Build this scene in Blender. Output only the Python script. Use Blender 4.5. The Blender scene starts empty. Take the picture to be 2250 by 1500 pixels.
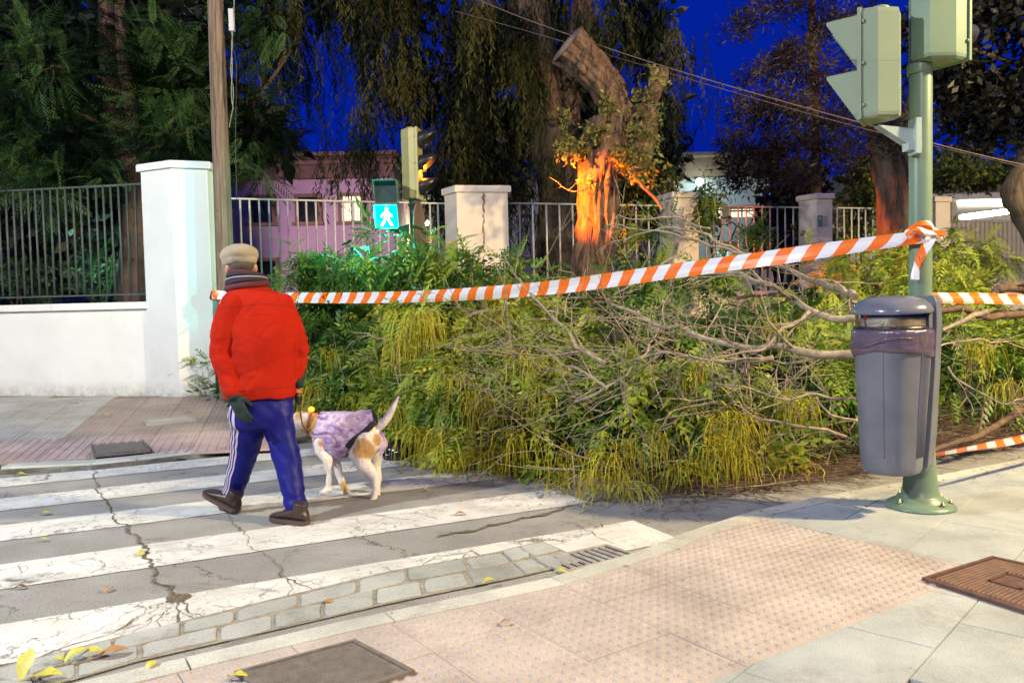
import bpy, bmesh, math, random
import numpy as np
from mathutils import Vector, Matrix, noise, Euler
random.seed(7); rs = np.random.RandomState(7)
S = bpy.context.scene
COL = S.collection
R = math.radians

# ------------------------------------------------------------------ camera
FPX, PITCH, ROLL, CAMH = 1800.0, R(2.7), R(1.3), 1.3
fwd = Vector((0, math.cos(PITCH), -math.sin(PITCH)))
r0 = Vector((1, 0, 0)); u0 = Vector((0, math.sin(PITCH), math.cos(PITCH)))
CR = r0 * math.cos(ROLL) - u0 * math.sin(ROLL)
CU = r0 * math.sin(ROLL) + u0 * math.cos(ROLL)
cam_d = bpy.data.cameras.new('camera'); cam = bpy.data.objects.new('camera', cam_d); COL.objects.link(cam)
M4 = Matrix.Identity(4)
for i in range(3):
    M4[i][0] = CR[i]; M4[i][1] = CU[i]; M4[i][2] = -fwd[i]
M4[2][3] = CAMH
cam.matrix_world = M4
cam_d.sensor_width = 36; cam_d.lens = FPX / 2250 * 36
cam_d.clip_start = 0.05; cam_d.clip_end = 3000
cam_d.dof.use_dof = True; cam_d.dof.focus_distance = 5.6; cam_d.dof.aperture_fstop = 5.0
S.camera = cam

# ------------------------------------------------------------------ sky, sun, exposure
SKYS = 4.2
SKYS = 3.0
W = bpy.data.worlds.new('World'); S.world = W; W.use_nodes = True
nt = W.node_tree; bg = nt.nodes['Background']
sky = nt.nodes.new('ShaderNodeTexSky'); sky.sky_type = 'NISHITA'; sky.sun_disc = False
sky.sun_elevation = R(-3.0); sky.sun_rotation = R(200); sky.altitude = 0
tint = nt.nodes.new('ShaderNodeMix'); tint.data_type = 'RGBA'; tint.blend_type = 'MULTIPLY'
tint.inputs[0].default_value = 1.0; tint.inputs[7].default_value = (0.010, 0.085, 1.0, 1)
nt.links.new(sky.outputs[0], tint.inputs[6])
even = nt.nodes.new('ShaderNodeMix'); even.data_type = 'RGBA'; even.inputs[0].default_value = 0.85
even.inputs[7].default_value = (0.0001, 0.0048, 0.112, 1)       # the even deep blue of late dusk
nt.links.new(tint.outputs[2], even.inputs[6]); nt.links.new(even.outputs[2], bg.inputs[0])
bg.inputs[1].default_value = SKYS
sun_d = bpy.data.lights.new('sun', 'SUN'); sun_d.energy = 0.02; sun_d.angle = R(12); sun_d.color = (0.5, 0.6, 1.0)
sun = bpy.data.objects.new('sun', sun_d); COL.objects.link(sun); sun.location = (0, 0, 30)
sun.rotation_euler = (R(75), 0, R(-20))
S.view_settings.view_transform = 'Standard'; S.view_settings.look = 'None'
S.view_settings.exposure = 0.0; S.view_settings.gamma = 1.0; S.view_settings.use_curve_mapping = False
S.cycles.use_denoising = True
S.cycles.max_bounces = 5; S.cycles.diffuse_bounces = 3; S.cycles.glossy_bounces = 3
S.cycles.transmission_bounces = 4; S.cycles.transparent_max_bounces = 6
S.cycles.sample_clamp_indirect = 4.0; S.cycles.caustics_reflective = False; S.cycles.caustics_refractive = False

# ------------------------------------------------------------------ where a pixel of the survey stands in the place
def ray(x, y): return fwd + CR * ((x - 1125) / FPX) + CU * ((750 - y) / FPX)
def G(x, y, z=0.0):
    d = ray(x, y); t = (z - CAMH) / d.z; return Vector((d.x * t, d.y * t, z))
def Q(x, y, Y):
    d = ray(x, y); t = Y / d.y; return Vector((d.x * t, Y, CAMH + d.z * t))
def az(a): return Vector((math.sin(R(a)), math.cos(R(a)), 0))

# ------------------------------------------------------------------ scene objects
USED = {}
def tag(o, label=None, cat=None, group=None, kind=None):
    if label: o['label'] = label
    if cat: o['category'] = cat
    if group: o['group'] = group
    if kind: o['kind'] = kind
    return o
def thing(name, label, cat, loc=(0, 0, 0), rz=0.0, group=None):
    o = bpy.data.objects.new(name, None); o.empty_display_size = .1; COL.objects.link(o)
    o.location = loc; o.rotation_euler = (0, 0, rz)
    return tag(o, label, cat, group)
def link(name, me, parent=None, loc=None, rot=None):
    o = bpy.data.objects.new(name, me); COL.objects.link(o)
    if parent is not None: o.parent = parent
    if loc is not None: o.location = loc
    if rot is not None: o.rotation_euler = rot
    return o
def wpos(o):
    p = Vector(o.location)
    while o.parent is not None: o = o.parent; p = p + Vector(o.location)
    return p
def frame(d, up=Vector((0, 0, 1))):
    d = d.normalized(); s = d.cross(up)
    if s.length < 1e-4: s = d.cross(Vector((1, 0, 0)))
    s.normalize(); return s, s.cross(d).normalized()

class MB:
    def __init__(s): s.v = []; s.f = []; s.m = []; s.sm = []
    def add(s, vs, fs, mi=0, smooth=False):
        b = len(s.v); s.v += [tuple(v) for v in vs]
        for f in fs: s.f.append([i + b for i in f]); s.m.append(mi); s.sm.append(smooth)
    def box(s, c, d, rz=0.0, mi=0, M=None):
        hx, hy, hz = d[0] / 2, d[1] / 2, d[2] / 2
        vs = [Vector((x * hx, y * hy, z * hz)) for z in (-1, 1) for y in (-1, 1) for x in (-1, 1)]
        if M is not None: vs = [M @ v + Vector(c) for v in vs]
        else:
            m = Matrix.Rotation(rz, 3, 'Z'); vs = [m @ v + Vector(c) for v in vs]
        s.add(vs, [(0, 2, 3, 1), (4, 5, 7, 6), (0, 1, 5, 4), (2, 6, 7, 3), (0, 4, 6, 2), (1, 3, 7, 5)], mi)
    def prism(s, poly, z0, z1, mi=0, top=None):
        n = len(poly); t = top or poly
        vs = [(p[0], p[1], z0) for p in poly] + [(p[0], p[1], z1) for p in t]
        s.add(vs, [list(range(n))[::-1], list(range(n, 2 * n))] + [(i, (i + 1) % n, n + (i + 1) % n, n + i) for i in range(n)], mi)
    def rings(s, rings, mi=0, smooth=True, cap=True, closed=True):
        n = len(rings[0]); b = len(s.v)
        for r_ in rings: s.v += [tuple(p) for p in r_]
        for k in range(len(rings) - 1):
            for i in range(n if closed else n - 1):
                j = (i + 1) % n
                s.f.append([b + k * n + i, b + k * n + j, b + (k + 1) * n + j, b + (k + 1) * n + i]); s.m.append(mi); s.sm.append(smooth)
        if cap and closed:
            s.f.append([b + i for i in range(n)][::-1]); s.m.append(mi); s.sm.append(False)
            e = b + (len(rings) - 1) * n
            s.f.append([e + i for i in range(n)]); s.m.append(mi); s.sm.append(False)
    def tube(s, pts, rad, n=8, mi=0, smooth=True, cap=True):
        pts = [Vector(p) for p in pts]
        if not hasattr(rad, '__len__'): rad = [rad] * len(pts)
        sd, up = frame((pts[1] - pts[0])); rr = []
        for i, p in enumerate(pts):
            d = (pts[min(i + 1, len(pts) - 1)] - pts[max(i - 1, 0)]).normalized()
            sd = (sd - d * sd.dot(d));
            if sd.length < 1e-5: sd, _ = frame(d)
            sd.normalize(); up = sd.cross(d)
            rr.append([p + (sd * math.cos(2 * math.pi * k / n) + up * math.sin(2 * math.pi * k / n)) * rad[i] for k in range(n)])
        s.rings(rr, mi, smooth, cap)
    def lathe(s, prof, c=(0, 0, 0), n=24, mi=0, smooth=True):
        c = Vector(c)
        s.rings([[c + Vector((r_ * math.cos(2 * math.pi * k / n), r_ * math.sin(2 * math.pi * k / n), z)) for k in range(n)] for r_, z in prof], mi, smooth)
    def ell(s, c, r_, n=16, m=10, M=None, mi=0):
        c = Vector(c); rr = []
        for j in range(1, m):
            t = math.pi * j / m
            ring = [Vector((r_[0] * math.sin(t) * math.cos(2 * math.pi * k / n), r_[1] * math.sin(t) * math.sin(2 * math.pi * k / n), -r_[2] * math.cos(t))) for k in range(n)]
            rr.append([c + (M @ v if M is not None else v) for v in ring])
        s.rings(rr, mi, True)
    def mesh(s, name, mats, org=None):
        me = bpy.data.meshes.new(name); v = s.v
        if org is not None: ox, oy, oz = org; v = [(a - ox, b - oy, c - oz) for a, b, c in v]
        me.from_pydata(v, [], s.f)
        for m in (mats if isinstance(mats, (list, tuple)) else [mats]): me.materials.append(m)
        me.polygons.foreach_set('material_index', s.m); me.polygons.foreach_set('use_smooth', s.sm)
        me.update(); return me
    def build(s, name, mats, parent=None, at=None):
        """world-coordinate mesh; its origin goes to the parent's place or to `at`"""
        org = wpos(parent) if parent is not None else Vector(at if at is not None else (0, 0, 0))
        o = link(name, s.mesh(name, mats, org), parent)
        if parent is None: o.location = org
        return o
    def prop(s): return s

def quads(name, V, F, mat, parent=None, tone=None, org=None):
    """fast mesh of many quads from numpy arrays"""
    V = np.asarray(V, dtype=np.float32); F = np.asarray(F, dtype=np.int32)
    if parent is not None: V = V - np.array(wpos(parent), dtype=np.float32)
    me = bpy.data.meshes.new(name)
    me.vertices.add(len(V)); me.vertices.foreach_set('co', V.ravel())
    me.loops.add(F.size); me.loops.foreach_set('vertex_index', F.ravel())
    me.polygons.add(len(F)); me.polygons.foreach_set('loop_start', np.arange(0, F.size, F.shape[1], dtype=np.int32))
    if tone is not None:
        a = me.attributes.new('tone', 'FLOAT', 'POINT'); a.data.foreach_set('value', np.asarray(tone, dtype=np.float32))
    me.materials.append(mat); me.update(calc_edges=True)
    return link(name, me, parent)

def chaikin(pts, k=2):
    pts = [Vector(p) for p in pts]
    for _ in range(k):
        q = [pts[0]]
        for a, b in zip(pts[:-1], pts[1:]): q += [a.lerp(b, .25), a.lerp(b, .75)]
        pts = q + [pts[-1]]
    return pts
def lin(a, b, n): return [a + (b - a) * i / (n - 1) for i in range(n)]

# ------------------------------------------------------------------ materials
def nodes(name):
    m = bpy.data.materials.new(name); m.use_nodes = True; t = m.node_tree
    return m, t, t.nodes['Principled BSDF']
def N(t, k, **kw):
    n = t.nodes.new(k)
    for a, b in kw.items(): setattr(n, a, b)
    return n
def ramp(t, src, stops, interp='LINEAR'):
    r_ = N(t, 'ShaderNodeValToRGB'); r_.color_ramp.interpolation = interp
    el = r_.color_ramp.elements
    while len(el) < len(stops): el.new(.5)
    for e, (p, c) in zip(el, stops):
        e.position = p; e.color = tuple(c) + (1,) if hasattr(c, '__len__') else (c, c, c, 1)
    t.links.new(src, r_.inputs[0]); return r_.outputs[0]
def noi(t, co, scale, detail=4, rough=.55, dist=0.0, vec=None):
    n = N(t, 'ShaderNodeTexNoise'); n.inputs['Scale'].default_value = scale; n.inputs['Detail'].default_value = detail
    n.inputs['Roughness'].default_value = rough; n.inputs['Distortion'].default_value = dist
    t.links.new(vec if vec is not None else co, n.inputs['Vector']); return n.outputs['Fac']
def mixc(t, fac, a, b, mode='MIX'):
    m = N(t, 'ShaderNodeMix', data_type='RGBA', blend_type=mode)
    for k, v in ((0, fac), (6, a), (7, b)):
        if isinstance(v, bpy.types.NodeSocket): t.links.new(v, m.inputs[k])
        elif k == 0: m.inputs[0].default_value = v
        else: m.inputs[k].default_value = tuple(v) + (1,)
    return m.outputs[2]
def mth(t, op, a, b=None):
    m = N(t, 'ShaderNodeMath', operation=op)
    for k, v in ((0, a), (1, b)):
        if v is None: continue
        if isinstance(v, bpy.types.NodeSocket): t.links.new(v, m.inputs[k])
        else: m.inputs[k].default_value = v
    return m.outputs[0]
def world_co(t): return N(t, 'ShaderNodeNewGeometry').outputs['Position']
def obj_co(t): return N(t, 'ShaderNodeTexCoord').outputs['Object']
def scaled(t, co, s):
    m = N(t, 'ShaderNodeMapping'); m.inputs['Scale'].default_value = s; t.links.new(co, m.inputs[0]); return m.outputs[0]
def bump(t, b, h, strength=.3, dist=.01):
    n = N(t, 'ShaderNodeBump'); n.inputs['Strength'].default_value = strength; n.inputs['Distance'].default_value = dist
    t.links.new(h, n.inputs['Height']); t.links.new(n.outputs[0], b.inputs['Normal'])
def simple(name, c1, c2=None, scale=6, rough=.6, metal=0.0, bs=0.0, bscale=60, spec=None, coord='obj', stretch=None, dist=.004):
    m, t, b = nodes(name); b.inputs['Roughness'].default_value = rough; b.inputs['Metallic'].default_value = metal
    if spec is not None: b.inputs['Specular IOR Level'].default_value = spec
    co = obj_co(t) if coord == 'obj' else world_co(t)
    if stretch: co = scaled(t, co, stretch)
    if c2 is None: c2 = tuple(x * .8 for x in c1)
    f = noi(t, co, scale, 6, .6)
    t.links.new(ramp(t, f, [(.33, c2), (.67, c1)]), b.inputs['Base Color'])
    if bs: bump(t, b, noi(t, co, bscale, 3), bs, dist)
    return m
def emis(name, c, s):
    m = bpy.data.materials.new(name); m.use_nodes = True; t = m.node_tree; t.nodes.remove(t.nodes['Principled BSDF'])
    e = N(t, 'ShaderNodeEmission'); e.inputs[0].default_value = tuple(c) + (1,); e.inputs[1].default_value = s
    t.links.new(e.outputs[0], t.nodes['Material Output'].inputs[0]); return m
def leafmat(name, stops, transl=.3, rough=.5, spec=.4):
    m, t, b = nodes(name)
    a = N(t, 'ShaderNodeAttribute', attribute_name='tone')
    c = ramp(t, a.outputs['Fac'], stops)
    c = mixc(t, .25, c, ramp(t, noi(t, world_co(t), 9, 3), [(.3, .35), (.7, 1.0)]), 'MULTIPLY')
    t.links.new(c, b.inputs['Base Color']); b.inputs['Roughness'].default_value = rough
    b.inputs['Specular IOR Level'].default_value = spec
    tr = N(t, 'ShaderNodeBsdfTranslucent'); t.links.new(c, tr.inputs[0])
    mx = N(t, 'ShaderNodeMixShader'); mx.inputs[0].default_value = transl
    t.links.new(b.outputs[0], mx.inputs[1]); t.links.new(tr.outputs[0], mx.inputs[2])
    t.links.new(mx.outputs[0], t.nodes['Material Output'].inputs[0]); return m
def cracks(t, co, scale, width, warp=.35, mask=None, wscale=5):
    """0..1 factor, 1 in a crack"""
    w = N(t, 'ShaderNodeTexNoise'); w.inputs['Scale'].default_value = wscale; w.inputs['Detail'].default_value = 5; w.inputs['Roughness'].default_value = .7
    t.links.new(co, w.inputs['Vector'])
    ad = N(t, 'ShaderNodeVectorMath', operation='MULTIPLY_ADD'); t.links.new(w.outputs['Color'], ad.inputs[0])
    ad.inputs[1].default_value = (warp, warp, 0); t.links.new(co, ad.inputs[2])
    v = N(t, 'ShaderNodeTexVoronoi', feature='DISTANCE_TO_EDGE'); v.inputs['Scale'].default_value = scale
    t.links.new(ad.outputs[0], v.inputs['Vector'])
    e = ramp(t, v.outputs['Distance'], [(0, 1.0), (width, 0.0)])
    if mask is not None: e = mth(t, 'MULTIPLY', e, mask)
    return e

def mat_asphalt():
    m, t, b = nodes('asphalt'); co = world_co(t); b.inputs['Roughness'].default_value = .85
    c = ramp(t, noi(t, co, 1.3, 5, .6), [(.35, (.25, .24, .22)), (.65, (.36, .35, .325))])
    sp = ramp(t, noi(t, co, 160, 2, .5), [(.36, .45), (.52, 1.0), (.66, 1.0), (.76, 1.6)])
    c = mixc(t, 1.0, c, sp, 'MULTIPLY')
    st = ramp(t, noi(t, scaled(t, co, (1.0, 2.2, 1)), 2.4, 6, .7, .6), [(.56, 0.0), (.68, 1.0)])
    c = mixc(t, mth(t, 'MULTIPLY', st, .6), c, (.13, .11, .09))
    cr = cracks(t, co, 1.1, .012, .5, ramp(t, noi(t, co, .9, 2), [(.5, 0.0), (.6, 1.0)]))
    c = mixc(t, cr, c, (.05, .043, .036))
    t.links.new(c, b.inputs['Base Color'])
    h = mth(t, 'SUBTRACT', noi(t, co, 130, 3), mth(t, 'MULTIPLY', cr, .6)); bump(t, b, h, .5, .004); return m
def mat_paint():
    m, t, b = nodes('worn_road_paint'); co = world_co(t); b.inputs['Roughness'].default_value = .7
    c = ramp(t, noi(t, co, 3, 5, .65), [(.3, (.52, .51, .46)), (.7, (.72, .71, .67))])
    mk = ramp(t, noi(t, co, 1.7, 3), [(.45, 0.0), (.56, 1.0)])
    cr = cracks(t, co, 3.8, .020, .38, mk)
    cr2 = cracks(t, co, 9, .03, .12, ramp(t, noi(t, co, 2.3, 2), [(.54, 0.0), (.62, 1.0)]))
    fl = ramp(t, noi(t, scaled(t, co, (1, 1, 1)), 30, 7, .8), [(.57, 0.0), (.61, 1.0)])
    fl = mth(t, 'MULTIPLY', fl, ramp(t, noi(t, co, 2.1, 3), [(.45, 0.15), (.6, 1.0)]))
    e = mth(t, 'MAXIMUM', mth(t, 'MAXIMUM', cr, cr2), fl)
    wr = ramp(t, noi(t, scaled(t, co, (1, 1.6, 1)), 1.9, 7, .72, .4), [(.50, 0.0), (.72, .62)])
    c = mixc(t, wr, c, (.33, .315, .29)); c = mixc(t, e, c, (.10, .085, .07))
    t.links.new(c, b.inputs['Base Color']); h = mth(t, 'SUBTRACT', mth(t, 'MULTIPLY', noi(t, co, 140, 3), .4), e); bump(t, b, h, .35, .003); return m
def mat_tile(name, a, c, sp=1.0, dirt=(.2, .17, .14)):
    m, t, b = nodes(name); co = world_co(t); b.inputs['Roughness'].default_value = .75
    ob = N(t, 'ShaderNodeObjectInfo')
    base = mixc(t, ob.outputs['Random'], a, c)
    base = mixc(t, 1.0, base, ramp(t, noi(t, co, 170, 2), [(.3, .72), (.5, 1.0), (.75, 1.18)]), 'MULTIPLY')
    base = mixc(t, 1.0, base, ramp(t, noi(t, co, 2.2, 6, .65), [(.3, .70), (.62, 1.06)]), 'MULTIPLY')
    d = ramp(t, noi(t, co, 4, 7, .75), [(.54, 0.0), (.72, .6)])
    gum = ramp(t, noi(t, co, 15, 1), [(.765, 0.0), (.785, .75)])
    base = mixc(t, mth(t, 'MAXIMUM', d, gum), base, dirt)
    t.links.new(base, b.inputs['Base Color']); bump(t, b, noi(t, co, 150, 3), .35, .002); return m
def mat_wall(name, a, c, stain=.4):
    m, t, b = nodes(name); co = world_co(t); b.inputs['Roughness'].default_value = .8
    base = ramp(t, noi(t, co, 1.6, 6, .65), [(.3, c), (.7, a)])
    st = ramp(t, noi(t, scaled(t, co, (5, 5, .7)), 1.5, 6, .7), [(.6, 0.0), (.8, stain)])
    base = mixc(t, st, base, tuple(x * .6 for x in a))
    sc = ramp(t, noi(t, co, 13, 4, .8), [(.66, 0.0), (.71, .5)])
    base = mixc(t, sc, base, tuple(x * .55 for x in a))
    sep = N(t, 'ShaderNodeSeparateXYZ'); t.links.new(co, sep.inputs[0])
    low = ramp(t, sep.outputs['Z'], [(.26, 1.0), (.46, 0.0)]); sp = mth(t, 'MULTIPLY', low, ramp(t, noi(t, co, 9, 7, .75), [(.38, 0.0), (.62, .75)]))
    base = mixc(t, sp, base, (.30, .27, .21))          # splash dirt kicked up along the foot of the wall
    t.links.new(base, b.inputs['Base Color']); bump(t, b, noi(t, co, 45, 5, .7), .3, .004); return m
def mat_bark(name, a, c, scale=5, st=(1, 1, .18), bs=1.0, dist=.03):
    m, t, b = nodes(name); co = scaled(t, world_co(t), st); b.inputs['Roughness'].default_value = .85
    f = noi(t, co, scale, 8, .68, .8)
    t.links.new(ramp(t, f, [(.35, c), (.6, a), (.8, tuple(min(1, x * 1.35) for x in a))]), b.inputs['Base Color'])
    bump(t, b, f, bs, dist); return m

A = mat_asphalt(); PAINT = mat_paint()
PINK = mat_tile('pink_tile', (.44, .375, .335), (.48, .41, .36), dirt=(.3, .22, .17))
GREYT = mat_tile('grey_tile', (.36, .39, .39), (.40, .43, .43))
FARG = mat_tile('far_grey_tile', (.40, .39, .34), (.46, .44, .39))
FARR = mat_tile('far_red_tile', (.44, .31, .29), (.50, .37, .34))
STONE = mat_tile('flagstone', (.33, .34, .31), (.42, .43, .40), dirt=(.16, .14, .10))
KERB = mat_tile('kerb_concrete', (.46, .46, .40), (.55, .54, .48))
MORTAR = simple('mortar_dirt', (.28, .25, .20), (.16, .135, .10), 30, .95, bs=.6, bscale=120, coord='w')
WHITE = mat_wall('white_render', (.80, .80, .76), (.70, .70, .66), .25)
CREAM = mat_wall('cream_render', (.84, .73, .60), (.74, .63, .51), .35)
BARD = simple('dark_green_iron', (.075, .095, .085), (.04, .05, .045), 20, .55, bs=.2)
BARL = simple('pale_painted_iron', (.66, .62, .54), (.46, .42, .35), 20, .5, bs=.2)
WOOD = mat_bark('weathered_pole_wood', (.25, .17, .12), (.07, .045, .03), 7, (5, 5, .22), 1.0, .016)
BARK = mat_bark('fissured_bark', (.21, .12, .08), (.022, .012, .009), 9, (1.6, 1.6, .45), 1.0, .06)
BARKD = mat_bark('dark_bark', (.12, .085, .06), (.035, .025, .02), 5, (1.3, 1.3, .3), 1.0, .04)
BARKR = mat_bark('smooth_brown_bark', (.16, .085, .06), (.08, .045, .035), 4, (1, 1, .4), .5, .02)
CUTW = simple('cut_wood', (.50, .38, .24), (.32, .22, .13), 14, .8, bs=.3)
TWIG = mat_bark('pale_twig', (.36, .30, .225), (.17, .13, .09), 14, (1, 1, 1), .5, .006)
TWIGB = mat_bark('brown_twig', (.16, .095, .06), (.06, .035, .024), 14, (1, 1, 1), .5, .006)
GREENP = simple('pale_green_paint', (.155, .235, .165), (.14, .21, .15), 5, .38, bs=.05, spec=.5)
GREENL = simple('lamp_green_casing', (.215, .275, .19), (.195, .25, .175), 5, .42, bs=.05)
BLACK = simple('black_plastic', (.02, .02, .022), (.012, .012, .014), 20, .35)
BINP = simple('blue_grey_plastic', (.15, .162, .205), (.11, .12, .16), 4, .2, bs=.06, bscale=90)
CHROME = simple('polished_steel', (.50, .48, .47), (.22, .2, .2), 5, .10, 1.0)
# ================================================================== GROUND
mb = MB(); mb.box((0, 300, -.55), (1600, 1600, 1.0)); g = mb.build('ground', simple('earth', (.10, .085, .06), (.05, .045, .035), 2, .95, coord='w')); tag(g, 'dark earth beyond the street', kind='structure')

STA = 64.0
e = az(STA); nv = az(STA - 90)
def UV(u, v, z=0.0): return Vector((e.x * u + nv.x * v, e.y * u + nv.y * v, z))
def uv(p): return p.x * e.x + p.y * e.y, p.x * nv.x + p.y * nv.y
# road as one slab with a small crown
mb = MB(); n1, n2 = 40, 20
V = []; us = lin(-14, 40, n1); vs_ = lin(-3.2, 16, n2)
mb = MB(); mb.v = [tuple(UV(u, v, 0)) for v in vs_ for u in us]
for j in range(n2 - 1):
    for i in range(n1 - 1): mb.f.append([j * n1 + i, j * n1 + i + 1, (j + 1) * n1 + i + 1, (j + 1) * n1 + i]); mb.m.append(0); mb.sm.append(False)
road = mb.build('road', A); tag(road, 'worn grey asphalt road with a zebra crossing', kind='structure')

# zebra stripes: (upper px at x=0, lower px at x=0, right-end px)
stripes = [((0, 1052), (0, 1071), (700, 1000)), ((0, 1096), (0, 1123), (905, 1020)), ((0, 1155), (0, 1190), (1080, 1040)),
           ((0, 1241), (0, 1296), (1196, 1071)), ((0, 1373), (0, 1462), (1387, 1142))]
uend = (uv(G(1483, 1176))[0] + uv(G(1263, 1098))[0] + uv(G(1387, 1142))[0]) / 3
for a_, b_, c_ in stripes:
    v1 = uv(G(*a_))[1]; v0 = uv(G(*b_))[1]; mid = (v0 + v1) / 2; hw = (v1 - v0) / 2
    nu = 260; uu = lin(-9.0, uend, nu); rows = []
    for k, sgn in enumerate((-1, -.5, 0, .5, 1)):
        rows.append([UV(u, mid + hw * sgn * (1 + (.035 * noise.noise(Vector((u * 9, sgn * 3, v1 * 5))) + .02 * noise.noise(Vector((u * 31, sgn, v1)))) * abs(sgn)), .004) for u in uu])
    mb = MB(); mb.rings(rows, 0, False, False, closed=False)
    # ragged right end
    o = mb.build('painted_stripe', PAINT, road)

# ---- near pavement (flush at the crossing)
kp_out = [(-400, 1600), (300, 1466), (740, 1365), (1196, 1270), (1422, 1203), (1500, 1169), (1639, 1125), (1794, 1091), (1963, 1061), (2250, 1007), (2600, 945), (3100, 870)]
ZP = .035
KO = [G(x, y, ZP) for x, y in kp_out]
KO[0] = KO[1] + (KO[1] - KO[2]) * 3
KI = []
for i, p in enumerate(KO):
    d = (KO[min(i + 1, len(KO) - 1)] - KO[max(i - 1, 0)]).normalized(); nrm = Vector((d.y, -d.x, 0))
    KI.append(p + nrm * .13)
far = [Vector((14, -2, ZP)), Vector((-6, -2, ZP))]
mb = MB(); mb.prism([(p.x, p.y) for p in (KO + [Vector((KO[-1].x, -2, 0)), Vector((KO[0].x, -2, 0))])][::-1], -.3, ZP - .016)
pav = mb.build('near_pavement', MORTAR); tag(pav, 'near pavement of pink bumpy tiles and grey slabs', kind='structure')
# kerb stones
seg = []
L = 0; pts = list(zip(KO, KI))
def along(d):
    acc = 0
    for i in range(len(KO) - 1):
        l = (KO[i + 1] - KO[i]).length
        if acc + l >= d: t = (d - acc) / l; return KO[i].lerp(KO[i + 1], t), KI[i].lerp(KI[i + 1], t)
        acc += l
    return KO[-1], KI[-1]
tot = sum((KO[i + 1] - KO[i]).length for i in range(len(KO) - 1)); d = 0
while d < tot - .5:
    d2 = d + .80 + random.uniform(-.03, .03); n = 5; po = []; pi_ = []
    for k in range(n): a_, b_ = along(d + .004 + (d2 - d - .008) * k / (n - 1)); po.append(a_); pi_.append(b_)
    rise = .0
    mb = MB(); z0, z1 = -.1, ZP + .004
    R_ = []
    for a_, b_ in zip(po, pi_):
        lo = a_.x > 1.2 and .015 or 0
        R_.append([Vector((a_.x, a_.y, z0)), Vector((a_.x, a_.y, z1 - .012)), a_.lerp(b_, .12) * 1.0 + Vector((0, 0, .004)), Vector((b_.x, b_.y, z1)), Vector((b_.x, b_.y, z0))])
    mb.rings(R_, 0, False, True); mb.build('kerb_stone', KERB, pav); d = d2

def clip(poly, p, nrm):
    out = []
    for i in range(len(poly)):
        a_ = poly[i]; b_ = poly[(i + 1) % len(poly)]; da = (a_ - p).dot(nrm); db = (b_ - p).dot(nrm)
        if da >= 0: out.append(a_)
        if (da >= 0) != (db >= 0): out.append(a_.lerp(b_, da / (da - db)))
    return out
def area(p): return abs(sum(p[i].x * p[(i + 1) % len(p)].y - p[(i + 1) % len(p)].x * p[i].y for i in range(len(p)))) / 2
def inside(poly, q, m=.0):
    s_ = 0
    for i in range(len(poly)):
        a_ = poly[i]; b_ = poly[(i + 1) % len(poly)]; ed = (b_ - a_); l = ed.length
        if l < 1e-6: continue
        c = (ed.x * (q.y - a_.y) - ed.y * (q.x - a_.x)) / l
        if c < m: return False
    return True
def tile_mb(poly, ax, ay, cen, bumps=None, ribs=None, th=.02, bh=.0045):
    poly = [Vector((p.x, p.y, 0)) for p in poly]
    if sum(poly[i].x * poly[(i + 1) % len(poly)].y - poly[(i + 1) % len(poly)].x * poly[i].y for i in range(len(poly))) < 0: poly = poly[::-1]
    c = sum(poly, Vector()) / len(poly)
    top = [p.lerp(c, .006) for p in poly]
    mb = MB(); mb.prism(poly, -th, -.002); n = len(poly)
    mb.add([(p.x, p.y, -.002) for p in poly] + [(p.x, p.y, 0) for p in top], [[i, (i + 1) % n, n + (i + 1) % n, n + i] for i in range(n)] + [list(range(n, 2 * n))])
    if bumps:
        k, w, h = bumps
        for i in range(k):
            for j in range(k):
                q = cen + ax * ((i + .5) / k - .5) * w + ay * ((j + .5) / k - .5) * h; q = Vector((q.x, q.y, 0))
                if not inside(poly, q, .019): continue
                r1, r2 = .0195, .010
                vs = [q + (ax * math.cos(a) + ay * math.sin(a)) * r1 for a in lin(0, math.pi * 5 / 3, 6)] + [q + (ax * math.cos(a) + ay * math.sin(a)) * r2 + Vector((0, 0, bh)) for a in lin(0, math.pi * 5 / 3, 6)]
                mb.add(vs, [[m_, (m_ + 1) % 6, 6 + (m_ + 1) % 6, 6 + m_] for m_ in range(6)] + [list(range(6, 12))])
    if ribs:
        k, w, h, wd = ribs
        for i in range(k):
            x = ((i + .5) / k - .5) * w
            a_ = cen + ax * x - ay * h * .49; b_ = cen + ax * x + ay * h * .49
            if not (inside(poly, Vector((a_.x, a_.y, 0)), .0) and inside(poly, Vector((b_.x, b_.y, 0)), .0)): continue
            vs = []
            for q in (a_, b_):
                vs += [(q - ax * wd), (q - ax * wd * .5 + Vector((0, 0, bh))), (q + ax * wd * .5 + Vector((0, 0, bh))), (q + ax * wd)]
            mb.add(vs, [(0, 4, 5, 1), (1, 5, 6, 2), (2, 6, 7, 3), (0, 1, 2, 3), (7, 6, 5, 4)])
    return mb
def kerb_plane(c):
    best = None
    for i in range(len(KI) - 1):
        a_, b_ = KI[i], KI[i + 1]; t = max(0, min(1, (c - a_).dot(b_ - a_) / (b_ - a_).length_squared)); q = a_.lerp(b_, t)
        dd = (c - q).length
        if best is None or dd < best[0]: d_ = (b_ - a_).normalized(); best = (dd, a_, Vector((d_.y, -d_.x, 0)))
    return best[1], best[2]
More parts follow.
